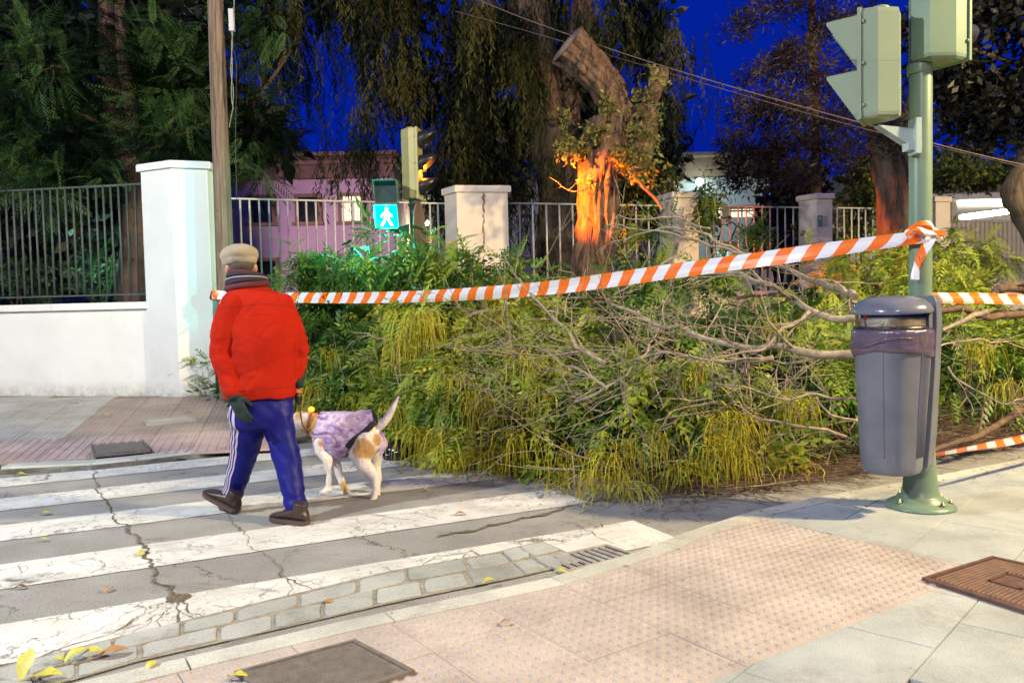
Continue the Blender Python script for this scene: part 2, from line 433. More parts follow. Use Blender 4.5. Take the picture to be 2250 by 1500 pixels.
def lay(mat, axd, w, h, org, bound, planes, bumps=None, ribs=None, bond=0.0, z=ZP, gap=.004, nm='tile', parent=None, kerb=True, vis=None, bh=.0045):
    ax = az(axd); ay = az(axd - 90); proto = None; (i0, i1, j0, j1) = bound
    for j in range(j0, j1):
        for i in range(i0, i1):
            c = org + ax * (i + .5 + bond * (j % 2)) * w + ay * (j + .5) * h; c = Vector((c.x, c.y, 0))
            if vis and not vis(c): continue
            full = [c + ax * sx * (w - gap) / 2 + ay * sy * (h - gap) / 2 for sx, sy in ((-1, -1), (1, -1), (1, 1), (-1, 1))]
            poly = full
            pls = list(planes) + ([kerb_plane(c)] if kerb else [])
            for p, nn in pls:
                poly = clip(poly, Vector((p.x, p.y, 0)), nn)
                if len(poly) < 3: break
            if len(poly) < 3 or area(poly) < .0025: continue
            dz = random.uniform(-.0012, .0012)
            if abs(area(poly) - area(full)) < 1e-5:
                if proto is None: proto = tile_mb([p - c for p in full], ax, ay, Vector(), bumps, ribs, bh=bh).mesh(nm, mat)
                link(nm, proto, parent, (c.x, c.y, z + dz))
            else:
                loc = [p - c for p in poly]; link(nm, tile_mb(loc, ax, ay, Vector(), bumps, ribs, bh=bh).mesh(nm, mat), parent, (c.x, c.y, z + dz))
def seen(c, m=.5, y0=2.3, y1=12):
    return y0 < c.y < y1 and abs(c.x) < c.y * .66 + m
A3 = G(1689, 1140, ZP); B3 = G(2098, 1238, ZP); C3 = G(2080, 1287, ZP)
d3 = az(-36.5 + 180); n3 = Vector((-d3.y, d3.x, 0))       # along the upper edge of the pink field
if (G(1500, 1350, ZP) - A3).dot(n3) < 0: n3 = -n3
d4 = az(55.8); n4 = Vector((-d4.y, d4.x, 0))
if (G(1500, 1350, ZP) - C3).dot(n4) < 0: n4 = -n4
vis = lambda c: seen(c)
lay(PINK, 55.5, .40, .40, Vector((A3.x, A3.y, 0)), (-14, 3, -10, 6), [(A3, n3), (C3, n4)], bumps=(8, .4, .4), bh=.0058, nm='tactile_tile', parent=pav, vis=vis)
GO = Vector((0, 0, 0)) + az(42.3) * .12 - az(-47.7) * .05
lay(GREYT, 42.3, .60, .44, GO, (-2, 16, -16, 10), [(A3, -n3)], bond=.5, nm='grey_slab', parent=pav, vis=vis)
lay(GREYT, 42.3, .60, .44, GO, (-2, 16, -16, 10), [(A3, n3), (C3, -n4)], bond=.5, nm='grey_slab', parent=pav, vis=vis)

# ---- flagstone gutter along the near kerb (two courses, on the road)
gl = [G(x, y, 0) for x, y in ((-250, 1600), (0, 1545), (300, 1457), (600, 1388), (850, 1330), (1150, 1268), (1290, 1235))]
gu = [G(x, y, 0) for x, y in ((-250, 1535), (0, 1468), (300, 1392), (600, 1318), (850, 1258), (1090, 1215), (1190, 1190))]
mb = MB(); mb.rings([[p + Vector((0, 0, .0075)) for p in gu], [p + Vector((0, 0, .0075)) for p in gl]], 0, False, False, closed=False)
mb.build('gutter_bed', simple('gutter_grit', (.33, .30, .245), (.19, .165, .13), 26, .95, bs=.6, bscale=120, coord='w'), road)
def polyat(P, t):
    n = len(P) - 1; k = min(int(t * n), n - 1); return P[k].lerp(P[k + 1], t * n - k)
for row, (s0, s1) in enumerate(((.09, .49), (.54, .97))):
    t = .0 if row else -.02
    while t < .97:
        dt = random.uniform(.042, .095); t2 = min(t + dt, .995); ta = max(0, t)
        mb = MB(); corners = []
        for (tt, ss) in ((ta + .003, s0 + random.uniform(-.03, .05)), (t2 - .003, s0 + random.uniform(-.03, .05)), (t2 - .003, s1 + random.uniform(-.05, .02)), (ta + .003, s1 + random.uniform(-.05, .02))):
            corners.append(polyat(gu, tt).lerp(polyat(gl, tt), ss))
        c = sum(corners, Vector()) / 4; poly = []
        for i in range(4):
            a_, b_, p0 = corners[i], corners[(i + 1) % 4], corners[i - 1]
            poly += [a_.lerp(p0, .13 + random.uniform(-.08, .10)), a_.lerp(b_, .07 + random.uniform(-.04, .06)), a_.lerp(b_, .5) + (a_.lerp(b_, .5) - c).normalized() * random.uniform(-.008, .006)]
        zt = .0145 + random.uniform(-.002, .003)
        top = [p.lerp(c, .05) for p in poly]
        mb.prism([(p.x, p.y) for p in poly], -.02, zt - .004)
        n = len(poly); mb.add([(p.x, p.y, zt - .004) for p in poly] + [(p.x, p.y, zt) for p in top], [[i, (i + 1) % n, n + (i + 1) % n, n + i] for i in range(n)] + [list(range(n, 2 * n))])
        mb.build('flagstone', STONE, road); t = t2

# ---- dirt-filled cracks, thin raised ribbons of grit on the road
DIRT = simple('crack_grit', (.20, .16, .10), (.07, .055, .04), 60, .95, bs=.8, bscale=200, coord='w')
def crack(px, w0, w1, name='crack'):
    P = [G(x, y, 0) for x, y in px]; fine = []
    for a_, b_ in zip(P[:-1], P[1:]):
        n = max(3, int((b_ - a_).length / .03))
        for k in range(n): fine.append(a_.lerp(b_, k / n))
    fine.append(P[-1]); l1 = []; l2 = []
    for i, p in enumerate(fine):
        d = (fine[min(i + 1, len(fine) - 1)] - fine[max(0, i - 1)]).normalized(); nn = Vector((-d.y, d.x, 0))
        w = .62 * (w0 + (w1 - w0) * i / len(fine)) * (.2 + 1.7 * abs(noise.noise(Vector((p.x * 9, p.y * 9, 1)))) + .5 * random.random())
        off = .035 * noise.noise(Vector((p.x * 6, p.y * 6, 5))) + .012 * random.uniform(-1, 1)
        l1.append(p + nn * (off - w)+ Vector((0, 0, .0065))); l2.append(p + nn * (off + w) + Vector((0, 0, .0065)))
    mb = MB(); mb.rings([l1, l2], 0, False, False, closed=False); return mb.build(name, DIRT, road)
crack([(205, 1035), (212, 1075), (240, 1105), (245, 1130), (262, 1150), (300, 1178), (315, 1205), (335, 1240), (350, 1275), (385, 1308), (395, 1322)], .006, .022)
pc = G(391, 1312, .0068); mb = MB(); mb.add([pc + Vector((math.cos(a) * (.055 + .03 * noise.noise(Vector((math.cos(a) * 2, math.sin(a) * 2, 4)))) , math.sin(a) * (.06 + .04 * noise.noise(Vector((math.cos(a) * 3, math.sin(a) * 3, 8)))), 0)) for a in lin(0, 6.1, 22)], [list(range(22))]); mb.build('pothole_grit', DIRT, road)
crack([(392, 1318), (395, 1350), (388, 1385), (384, 1402)], .007, .006)
crack([(405, 1320), (418, 1350), (470, 1362), (560, 1350), (740, 1312), (900, 1280), (1010, 1262)], .006, .012)
crack([(360, 1325), (300, 1362), (270, 1385), (160, 1420), (80, 1450), (0, 1463)], .003, .007)
crack([(525, 1160), (545, 1190), (570, 1215), (600, 1232), (625, 1262), (655, 1285), (700, 1300), (760, 1297)], .004, .006)
crack([(500, 1120), (512, 1145), (528, 1168)], .003, .006)
crack([(740, 1105), (800, 1130), (900, 1142)], .003, .003)
crack([(925, 1285), (925, 1250), (960, 1225), (1040, 1210)], .005, .003)
crack([(1040, 1210), (1075, 1235), (1100, 1245)], .006, .003)
for cpts in ([(395, 1330), (340, 1330), (290, 1345), (250, 1370), (190, 1392), (120, 1418)], [(330, 1332), (300, 1368), (262, 1385)], [(388, 1345), (350, 1352), (322, 1375), (290, 1392)], [(360, 1345), (352, 1372), (330, 1392)], [(400, 1350), (440, 1372), (470, 1362)], [(470, 1330), (520, 1338), (600, 1325), (660, 1330), (740, 1310)], [(620, 1262), (640, 1290), (630, 1320)], [(655, 1285), (690, 1275), (720, 1262)], [(560, 1195), (590, 1190), (640, 1195)], [(840, 1245), (880, 1262), (925, 1258), (930, 1285)], [(1040, 1212), (1010, 1240), (960, 1262)], [(1180, 1170), (1200, 1200), (1170, 1225)], [(1270, 1150), (1300, 1180), (1350, 1195), (1400, 1180)], [(150, 1235), (210, 1225), (240, 1245), (200, 1262)], [(40, 1180), (120, 1168), (170, 1172)], [(760, 1120), (820, 1135), (900, 1128), (960, 1140)], [(240, 1075), (260, 1090), (300, 1085)]): crack(cpts, .0028, .0022, 'hairline_crack')
crack([(0, 1470), (300, 1405), (620, 1330), (900, 1268), (1180, 1232)], .018, .03, 'grit_line')
crack([(960, 1180), (1060, 1160), (1200, 1130), (1260, 1110)], .03, .02, 'grit_patch')

# ---- far pavement: kerb + sloping slab up to the wall
fk = [G(x, y, .06) for x, y in ((-500, 1080), (0, 1027), (200, 1018), (300, 1008), (560, 977), (800, 939), (1200, 880), (1700, 825), (2400, 773), (3200, 732))]
fkb = [Vector((p.x, p.y, 0)) for p in fk]
fw = [Vector(v) for v in ((-12.5, 11.6, .27), (-6.49, 10.33, .28), (-5.2, 10.05, .28), (-3.99, 9.82, .28), (-3.6, 10.0, .28), (-3.0, 11.9, .26), (-.9, 12.4, .22), (3, 13.8, .2), (9, 15.6, .2), (22, 19, .2))]
_pa, _pb, _pc = G(0, 1027, .06), G(500, 984, .06), Vector((-3.99, 9.82, .28)); _n = (_pb - _pa).cross(_pc - _pa); _n = _n if _n.z > 0 else -_n
def fz(p): return max(.06, min(.285, _pa.z - ((p.x - _pa.x) * _n.x + (p.y - _pa.y) * _n.y) / _n.z))
mb = MB(); fr = []
for k in range(7):
    t = k / 6; row = []
    for (a_, b_), (a2, b2) in zip(list(zip(fk, fw))[:-1], list(zip(fk, fw))[1:]):
        for m_ in range(6): q = a_.lerp(a2, m_ / 6).lerp(b_.lerp(b2, m_ / 6), t); row.append(Vector((q.x, q.y, fz(q) - .014)))
    fr.append(row)
mb.rings([[Vector((p.x, p.y, -.1)) for p in fr[0]]] + fr, 0, False, False, closed=False)
fpav = mb.build('far_pavement', MORTAR); tag(fpav, 'far pavement of ribbed red and grey tiles before the wall', kind='structure')
# kerb stones of the far side
tot = 0
for i in range(len(fk) - 3):
    a_, b_ = fk[i], fk[i + 1]; l = (b_ - a_).length; n = max(1, round(l / .9)); d_ = (b_ - a_).normalized(); nn = Vector((-d_.y, d_.x, 0))
    for k in range(n):
        p = a_.lerp(b_, k / n) + d_ * .004; q = a_.lerp(b_, (k + 1) / n) - d_ * .004; mb = MB(); rr = []
        for c in (p, q):
            rr.append([Vector((c.x, c.y, -.05)), Vector((c.x, c.y, .042)), Vector((c.x, c.y, .0)) + nn * .02 + Vector((0, 0, .062)), Vector((c.x, c.y, .068)) + nn * .15, Vector((c.x, c.y, -.05)) + nn * .15])
        mb.rings(rr, 0, False, True); mb.build('kerb_stone', KERB, fpav)
# far tiles
fax = (fk[3] - fk[1]); fang = math.degrees(math.atan2(fax.x, fax.y)); ax = az(fang); ay = az(fang - 90)
O = fk[3] + ay * .165; O = Vector((O.x, O.y, 0)); protos = {}
for j in range(0, 13):
    for i in range(-13, 6):
        w = .40; c = O + ax * (i + .5) * w + ay * (j + .5) * w
        red = j < 2 or (i > -3 and j < 9)
        if not (-.68 * c.y - .6 < c.x < -.28 * c.y): continue
        # stop at the wall
        wl = fw[0].lerp(fw[3], 1) ; lim = 10.33 + (c.x + 6.49) * (9.82 - 10.33) / 2.5
        if c.y > lim - .18 and c.x < -3.9: continue
        if c.y > 10.9: continue
        # stop at the curved kerb
        kn = min(((Vector((c.x, c.y, 0)) - fkb[m_].lerp(fkb[m_ + 1], tt / 8)).dot(ay), (Vector((c.x, c.y, 0)) - fkb[m_].lerp(fkb[m_ + 1], tt / 8)).length) [::-1] for m_ in range(0, 5) for tt in range(9))
        if kn[1] < 0 or kn[0] < .2: 
            if kn[1] < 0: continue
        key = 'r' if j < 2 else ('rr' if red else 'g')
        if key not in protos:
            full = [ax * sx * .198 + ay * sy * .198 for sx, sy in ((-1, -1), (1, -1), (1, 1), (-1, 1))]
            protos[key] = tile_mb(full, ax, ay, Vector(), None, {'r': (5, .4, .4, .018), 'rr': (8, .4, .4, .010), 'g': (8, .4, .4, .010)}[key], bh=.006 if key == 'r' else .0025).mesh('ribbed_tile', FARR if key == 'r' else (FARG if key == 'g' else mat_tile('far_mixed_tile', (.33, .27, .22), (.38, .31, .26))))
        z = fz(c); z2 = fz(c + ay * .2)
        link('ribbed_tile', protos[key], fpav, (c.x, c.y, z + .004), None)
        o = COL.objects[-1]
        nrm = Vector((-(fz(c + Vector((.1, 0, 0))) - z) / .1, -(fz(c + Vector((0, .1, 0))) - z) / .1, 1)).normalized()
        o.rotation_mode = 'QUATERNION'; o.rotation_quaternion = Vector((0, 0, 1)).rotation_difference(nrm)
# yard ground behind the fence
mb = MB(); mb.v = [(-30, 10.6, .15), (30, 10.6, .15), (30, 60, .15), (-30, 60, .15)]; mb.f = [[0, 1, 2, 3]]; mb.m = [0]; mb.sm = [False]
tag(mb.build('yard_ground', simple('yard_concrete', (.20, .19, .17), (.12, .11, .1), 2, .9, coord='w')), 'school yard ground behind the fence', kind='structure')

# ---- covers and drain
RUST = simple('rusty_iron', (.155, .075, .055), (.07, .04, .032), 18, .7, .1, bs=.4, bscale=90)
IRON = simple('worn_cast_iron', (.19, .165, .14), (.12, .10, .085), 22, .8, .0, bs=.5, bscale=90)
def cover(px, label, mat, z, pat, group=None):
    P = [G(x, y, z) for x, y in px]; c = sum(P, Vector()) / 4
    t = thing('access_cover', label, 'manhole cover', (c.x, c.y, z))
    def BL(u, v, dz): return P[0].lerp(P[1], u).lerp(P[3].lerp(P[2], u), v) + Vector((0, 0, dz))
    mb = MB(); fo = [BL(0, 0, 0), BL(1, 0, 0), BL(1, 1, 0), BL(0, 1, 0)]; k = .04
    fi = [BL(k, k, 0), BL(1 - k, k, 0), BL(1 - k, 1 - k, 0), BL(k, 1 - k, 0)]
    up = Vector((0, 0, .009)); dn = Vector((0, 0, -.02))
    for i in range(4):
        j = (i + 1) % 4; mb.add([fo[i] + dn, fo[j] + dn, fo[j] + up, fo[i] + up, fi[j] + up, fi[i] + up, fi[j] + dn, fi[i] + dn], [(0, 1, 2, 3), (3, 2, 4, 5), (5, 4, 6, 7)])
    mb.build('frame', mat, t)
    mb = MB(); k2 = .052; q = [BL(k2, k2, .005), BL(1 - k2, k2, .005), BL(1 - k2, 1 - k2, .005), BL(k2, 1 - k2, .005)]
    mb.add(q + [v - Vector((0, 0, .02)) for v in q], [(0, 1, 2, 3), (0, 4, 5, 1), (1, 5, 6, 2), (2, 6, 7, 3), (3, 7, 4, 0)])
    if pat == 'stud':
        for i in range(34):
            for j in range(24):
                u = .07 + .86 * (i + .5 * (j % 2)) / 34.5; v = .07 + .86 * j / 24; s1 = .017; s2 = .022
                mb.add([BL(u, v, .005), BL(u + s1, v, .005), BL(u + s1, v + s2, .005), BL(u, v + s2, .005), BL(u + s1 / 2, v + s2 / 2, .0105)], [(0, 1, 4), (1, 2, 4), (2, 3, 4), (3, 0, 4)])
    else:
        for i in range(22):
            v = .07 + .86 * i / 22; spans = [(.07, .93)] if not (6 < i < 15) else [(.07, .33), (.67, .93)]
            for a_, b_ in spans:
                s2 = .02; mb.add([BL(a_, v, .005), BL(b_, v, .005), BL(b_, v + s2, .005), BL(a_, v + s2, .005), BL(a_ + .005, v + s2 / 2, .0095), BL(b_ - .005, v + s2 / 2, .0095)], [(0, 1, 5, 4), (1, 2, 5), (2, 3, 4, 5), (3, 0, 4)])
        for a_, b_, c_, d_ in ((.36, .64, .36, .38), (.36, .64, .62, .64), (.36, .38, .36, .64), (.62, .64, .36, .64)):
            mb.add([BL(a_, c_, .010), BL(b_, c_, .010), BL(b_, d_, .010), BL(a_, d_, .010)], [(0, 1, 2, 3)])
    mb.build('cover_plate', mat, t); return t
cover([(515, 1478), (780, 1407), (912, 1476), (640, 1570)], 'grey studded iron cover set in the pink bumpy tiles', IRON, ZP + .008, 'stud')
cover([(2025, 1272), (2180, 1224), (2420, 1275), (2300, 1360)], 'rusty ribbed iron cover where the pink tiles meet grey slabs', RUST, ZP + .008, 'rib')
cover([(205, 1000), (197, 973), (312, 963), (330, 988)], 'small worn brown cover in the far red tiles', IRON, fz(G(260, 982, .1)) + .017, 'stud')
cover([(322, 932), (310, 919), (413, 912), (433, 922)], 'pale grey cover in the far pavement nearest the wall', STONE, fz(G(370, 921, .2)) + .017, 'stud')
# storm drain grate
P = [G(x, y, .012) for x, y in ((1178, 1229), (1330, 1195), (1402, 1218), (1240, 1258))]; c = sum(P, Vector()) / 4
t = thing('storm_drain', 'slotted storm drain grate at the end of the flagstone gutter', 'drain', (c.x, c.y, 0))
def BL(u, v, dz): return P[0].lerp(P[1], u).lerp(P[3].lerp(P[2], u), v) + Vector((0, 0, dz))
mb = MB(); k = .06
fo = [BL(0, 0, .004), BL(1, 0, .004), BL(1, 1, .004), BL(0, 1, .004)]; fi = [BL(.04, .1, .004), BL(.96, .1, .004), BL(.96, .9, .004), BL(.04, .9, .004)]
for i in range(4): j = (i + 1) % 4; mb.add([fo[i] - Vector((0, 0, .014)), fo[j] - Vector((0, 0, .014)), fo[j], fo[i], fi[j], fi[i], fi[j] - Vector((0, 0, .008)), fi[i] - Vector((0, 0, .008))], [(0, 1, 2, 3), (3, 2, 4, 5), (5, 4, 6, 7)])
mb.build('frame', simple('pale_worn_iron', (.42, .40, .35), (.26, .24, .2), 18, .6, bs=.3), t)
mb = MB(); q = [BL(.0, .0, -.003), BL(1, .0, -.003), BL(1, 1, -.003), BL(.0, 1, -.003)]; mb.add(q, [(0, 1, 2, 3)]); mb.build('pit', simple('drain_pit', (.02, .016, .012), (.01, .008, .006), 9, 1), t)
BARM = simple('grate_bar_iron', (.40, .37, .32), (.22, .19, .16), 18, .6, bs=.3)
for i in range(9):
    u = .05 + .9 * i / 9; mb = MB()
    rr = []
    for v in (.12, .88):
        rr.append([BL(u, v, -.002), BL(u + .012, v, .004), BL(u + .045, v, .004), BL(u + .056, v, -.002)])
    mb.rings(rr, 0, False, True); mb.build('grate_bar', BARM, t)

# ---- fallen leaves one can count
YL = simple('yellow_leaf', (.60, .55, .09), (.42, .38, .04), 30, .5); BL_ = simple('brown_leaf', (.24, .12, .05), (.14, .07, .03), 30, .6); OL = simple('orange_leaf', (.46, .24, .09), (.34, .17, .06), 12, .6)
leaves = [(315, 1215, .085, 20, YL, 0, 'yellow leaf lying over the long crack in the zebra crossing'), (100, 1129, .08, 80, YL, 0, 'folded yellow leaf on the third white stripe from the far kerb'), (96, 1187, .055, 70, YL, 0, 'small yellow leaf on the asphalt just below the folded one'),
 (45, 1291, .06, 80, BL_, 0, 'curled brown leaf on the asphalt at the left edge'), (238, 1295, .06, 10, OL, 0, 'crumpled orange leaf on the asphalt left of the long crack'), (60, 1480, .13, 5, YL, 1, 'large upright yellow leaf in the gutter corner'),
 (102, 1490, .12, 95, YL, .2, 'broad yellow leaf beside the upright one in the gutter corner'), (168, 1446, .10, 40, YL, .5, 'yellow leaf leaning at the left of the gutter bunch'), (200, 1440, .10, 85, YL, .3, 'yellow leaf in the middle of the gutter bunch'), (250, 1435, .11, 65, OL, .1, 'long orange leaf at the right of the gutter bunch'), (333, 1472, .07, 30, YL, .6, 'small crumpled yellow leaf by the flagstones'),
 (722, 1325, .065, 110, OL, 0, 'orange leaf at the edge of the nearest stripe'), (1012, 1130, .075, 85, OL, 0, 'slim orange leaf on the asphalt right of the dog'), (1233, 1258, .075, 100, YL, 0, 'yellow leaf at the corner of the drain grate'), (1075, 1277, .07, 60, YL, 0, 'yellow leaf on the flagstones left of the drain'), (1112, 1368, .045, 80, OL, 0, 'small orange scrap on the pink tiles'),
 (165, 888, .09, 85, BL_, 0, 'brown leaf on the far pavement under the white wall'), (232, 911, .08, 90, YL, 0, 'yellow leaf on the far grey tiles'), (150, 928, .07, 80, YL, 0, 'smaller yellow leaf on the far grey tiles'), (415, 907, .07, 60, BL_, 0, 'dark leaf on the pale far cover'), (487, 955, .08, 85, BL_, 0, 'reddish leaf on the red ribbed tiles beside the man'), (525, 1487, .07, 95, YL, 0, 'pale yellow leaf on the rim of the studded cover'), (128, 1452, .06, 80, YL, 0, 'pale green leaf between the big leaf and the bunch'), (935, 1077, .06, 80, YL, 0, 'pale leaf on the asphalt behind the dog'), (398, 1010, .1, 75, OL, 0, 'orange leaf against the far kerb by the first stripe'), (45, 1043, .1, 80, YL, 0, 'dry yellow leaf against the far kerb at the left edge')]
for x, y, L_, a_, m_, lift, lab in leaves:
    zz = 0.008
    if y < 1000: p = G(x, y, .2); zz = fz(p) + .012; p = G(x, y, zz)
    elif y > 1340 and x > 480 or (x > 700 and y > 1300 and x > 1000): zz = ZP + .012; p = G(x, y, zz)
    elif y > 1420 or (x > 1050 and y > 1240): zz = .024; p = G(x, y, zz)
    else: p = G(x, y, zz)
    mb = MB(); n = 9; mid = []; lf = []; rt = []
    d_ = az(a_ + random.uniform(-8, 8)); nn = az(a_ + 90)
    for k in range(n):
        s_ = k / (n - 1); w = L_ * .27 * math.sin(math.pi * min(1, s_ * .93 + .05)) ** .8 * (1 - .3 * s_)
        z = .012 * math.sin(s_ * 3.2) + lift * .55 * L_ * s_
        q = p + d_ * (s_ - .5) * L_ * (1 - .35 * lift) + Vector((0, 0, z)); mid.append(q)
        lf.append(q + nn * w + Vector((0, 0, .25 * w + .1 * w * math.sin(k)))); rt.append(q - nn * w + Vector((0, 0, .35 * w + .1 * w * math.cos(k * 1.7))))
    mb.rings([lf, mid, rt], 0, True, False, closed=False)
    stem = [mid[0] - d_ * .03 * (L_ / .08), mid[0]]
    mb.tube(stem, .0012, 4)
    o = mb.build('fallen_leaf', m_, at=p); tag(o, lab, 'leaf', 'fallen leaves on the ground')
# ================================================================== WALL, PILLARS, RAILINGS
def pillar(name, label, poly, z0, z1, capz, mat, extra=None):
    c = sum((Vector((p[0], p[1], 0)) for p in poly), Vector()) / len(poly)
    t = thing(name, label, 'pillar', (c.x, c.y, z0), group='rendered pillars of the fence')
    mb = MB(); mb.prism(poly, z0 - .3, z1); mb.build('shaft', mat, t)
    def off(k): return [(c.x + (p[0] - c.x) * k, c.y + (p[1] - c.y) * k) for p in poly]
    r_ = sum(math.hypot(p[0] - c.x, p[1] - c.y) for p in poly) / len(poly); k = 1 + .05 / r_
    mb = MB(); mb.prism(off(k), z1 + .001, z1 + capz * .75, top=off(k + .01)); mb.prism(off(k + .01), z1 + capz * .751, z1 + capz, top=off(k - .02)); mb.build('cap', mat, t)
    return t
def z_at(x, y, Y): return Q(x, y, Y).z
PA = (Q(310, 400, 9.93).x, 9.93); PB = (Q(376, 400, 9.70).x, 9.70); PC = (Q(456, 400, 9.84).x, 9.84)
pillar('wall_pillar', 'tall white pillar with cap at the end of the left wall beside the wooden pole', [PA, PB, PC, (PC[0] - .02, 10.35), (PA[0] + .05, 10.35)], .28, 2.97, .085, WHITE)
# p2
p2 = [(Q(978, 500, 12.6).x, 12.62), (Q(1005, 500, 12.28).x, 12.28), (Q(1117, 500, 12.42).x, 12.42), (Q(1117, 500, 12.9).x, 12.95), (Q(990, 500, 12.9).x, 12.95)]
P2 = pillar('wall_pillar', 'wide cream pillar with a rusty streak behind the green light', p2, .25, 2.96, .10, CREAM)
mb = MB(); rw = [Q(1062 + random.uniform(-2, 2), y, 12.32) for y in lin(412, 600, 34)]
STK = simple('rust_streak', (.30, .17, .10), (.20, .11, .07), 30, .9)
for i, p in enumerate(rw):
    if noise.noise(Vector((0, 0, i * .55))) > -.25:
        s_ = random.uniform(.006, .018); q = Vector((p.x, 12.28 + .14 * (p.x - p2[1][0]) / (p2[2][0] - p2[1][0]) - .003, p.z))
        mb.add([q + Vector((s_ * math.cos(a), 0, s_ * 2 * math.sin(a))) for a in lin(0, 5.2, 7)], [list(range(7))])
mb.build('streak', STK, P2)
p3 = [(Q(1450, 500, 14).x, 14.0), (Q(1480, 500, 13.6).x, 13.6), (Q(1535, 500, 13.7).x, 13.72), (Q(1535, 500, 14.2).x, 14.2), (Q(1455, 500, 14.2).x, 14.2)]
pillar('wall_pillar', 'cream pillar half hidden behind dead branches right of the orange trunk', p3, .2, 2.97, .09, CREAM)
p4 = [(Q(1757, 500, 14.5).x, 14.55), (Q(1795, 500, 14.2).x, 14.2), (Q(1829, 500, 14.3).x, 14.3), (Q(1829, 500, 14.7).x, 14.75), (Q(1762, 500, 14.7).x, 14.75)]
P4 = pillar('wall_pillar', 'slim cream pillar with a small green notice', p4, .2, 2.97, .09, CREAM)
NG = simple('notice_green', (.12, .28, .24), (.1, .22, .2), 20, .5); NW = simple('notice_white', (.7, .68, .62), None, 20, .5)
mb = MB(); q = Q(1802, 485, 14.185); mb.box((q.x + .01, 14.2, q.z), (.085, .012, .19), .05); mb.build('notice', NG, P4)
mb = MB(); mb.lathe([(.0, 0), (.028, .0), (.0, .002)], (0, 0, 0), 12); mb.v = [(q.x + .01 + a, 14.192 - c, q.z + .04 + b) for a, b, c in mb.v]; mb.build('notice_mark', NW, P4)
mb = MB()
for k in range(5):
    for j in range(3): mb.box((q.x + .085 + .025 * j, 14.215, q.z + .07 - .035 * k), (.012, .006, .018), .05)
mb.build('notice_holes', simple('plaster_marks', (.35, .3, .26), None), P4)
p5 = [(Q(2046, 500, 15.4).x, 15.45), (Q(2056, 500, 15.1).x, 15.1), (Q(2088, 500, 15.2).x, 15.2), (Q(2088, 500, 15.6).x, 15.6), (Q(2048, 500, 15.6).x, 15.6)]
pillar('wall_pillar', 'cream pillar left of the metal sheet gate at the far right', p5, .2, 2.97, .09, CREAM)

# left wall with coping
mb = MB(); wa = Vector((-11.2, 10.33 + .98, 0)); w0 = Vector((-6.49, 10.33, 0)); w1 = Vector((PA[0] + .02, 9.955, 0)); dw = (w1 - w0).normalized(); nw = Vector((-dw.y, dw.x, 0)); w0 = w1 - dw * 5.2
def strip(mb, a_, b_, thick, z0, z1, front=0.0):
    d_ = (b_ - a_).normalized(); nn = Vector((-d_.y, d_.x, 0)); f0 = a_ - nn * front; f1 = b_ - nn * front; k0 = a_ + nn * thick; k1 = b_ + nn * thick
    mb.prism([(f0.x, f0.y), (f1.x, f1.y), (k1.x, k1.y), (k0.x, k0.y)], z0, z1)
t = thing('boundary_wall', 'low white rendered wall with a projecting coping at the left', 'wall', (w1.x - 1, w1.y, .28))
strip(mb, w0, w1, .28, -.1, 1.33); mb.build('wall_face', WHITE, t)
nrm_c = 4
for i in range(nrm_c):
    a_ = w0.lerp(w1, i / nrm_c) + dw * .002; b_ = w0.lerp(w1, (i + 1) / nrm_c) - dw * .002
    mb = MB(); strip(mb, a_, b_, .32, 1.331, 1.415 + random.uniform(-.002, .002), .05); mb.build('coping', WHITE, t)

def railing(label, a_, b_, z0, z1, spacing, mat, bt=.022, rail=.045, first=None, round_=False):
    a_ = Vector((a_[0], a_[1], 0)); b_ = Vector((b_[0], b_[1], 0)); d_ = (b_ - a_).normalized(); L_ = (b_ - a_).length
    t = thing('railing', label, 'railing', (a_.x, a_.y, z0), group='iron railings along the school fence')
    mb = MB(); strip(mb, a_, b_, rail * .5, z1 - rail * .45, z1, rail * .5); mb.build('top_rail', mat, t)
    mb = MB(); strip(mb, a_, b_, rail * .5, z0, z0 + rail * .45, rail * .5); mb.build('bottom_rail', mat, t)
    mb = MB(); h = z1 - z0 - rail * .45
    mb.tube([(0, 0, 0), (0, 0, h - rail * .45)], bt / 2 * 1.15, 8); proto = mb.mesh('bar', mat)
    n = int(L_ / spacing); o0 = (L_ - (n - 1) * spacing) / 2 if first is None else first
    for i in range(n):
        q = a_ + d_ * (o0 + i * spacing)
        if o0 + i * spacing > L_: break
        o = link('bar', proto, t, (q.x - a_.x, q.y - a_.y, rail * .45 + .001)); o.rotation_euler = (random.uniform(-.004, .004), random.uniform(-.006, .006), 0)
    return t
r1a = w1 + nw * .12 + dw * .06; r1b = r1a - dw * 5.0
railing('dark green railing on the white wall at the left', r1b, r1a, 1.50, 2.86, .106, BARD, .024, .045)
def L2(px):  # plan line of the far fence
    P_ = [(440, 11.45), (505, 11.6), (990, 12.75), (1120, 12.85), (1270, 13.25), (1510, 13.8), (1770, 14.45), (2050, 15.2), (2300, 15.9)]
    for (x0, y0), (x1, y1) in zip(P_[:-1], P_[1:]):
        if x0 <= px <= x1: Y = y0 + (y1 - y0) * (px - x0) / (x1 - x0); return Vector((Q(px, 500, Y).x, Y, 0))
rs_ = [(446, 978, 22.5, 'pale railing before the pink house, left of the wide cream pillar'), (1120, 1445, 28, 'pale railing behind the orange lit trunk'), (1537, 1756, 12.5, 'pale railing before the teal lit entrance'), (1831, 2046, 11.5, 'pale railing between the slim cream pillar and the metal gate')]
for a_, b_, sp, lab in rs_:
    A_, B_ = L2(a_), L2(b_); railing(lab, A_, B_, 1.52, 2.86, {22.5: .132, 28: .215 * .55 * 1.9, 12.5: .155, 11.5: .15}[sp], BARL, .026, .05)
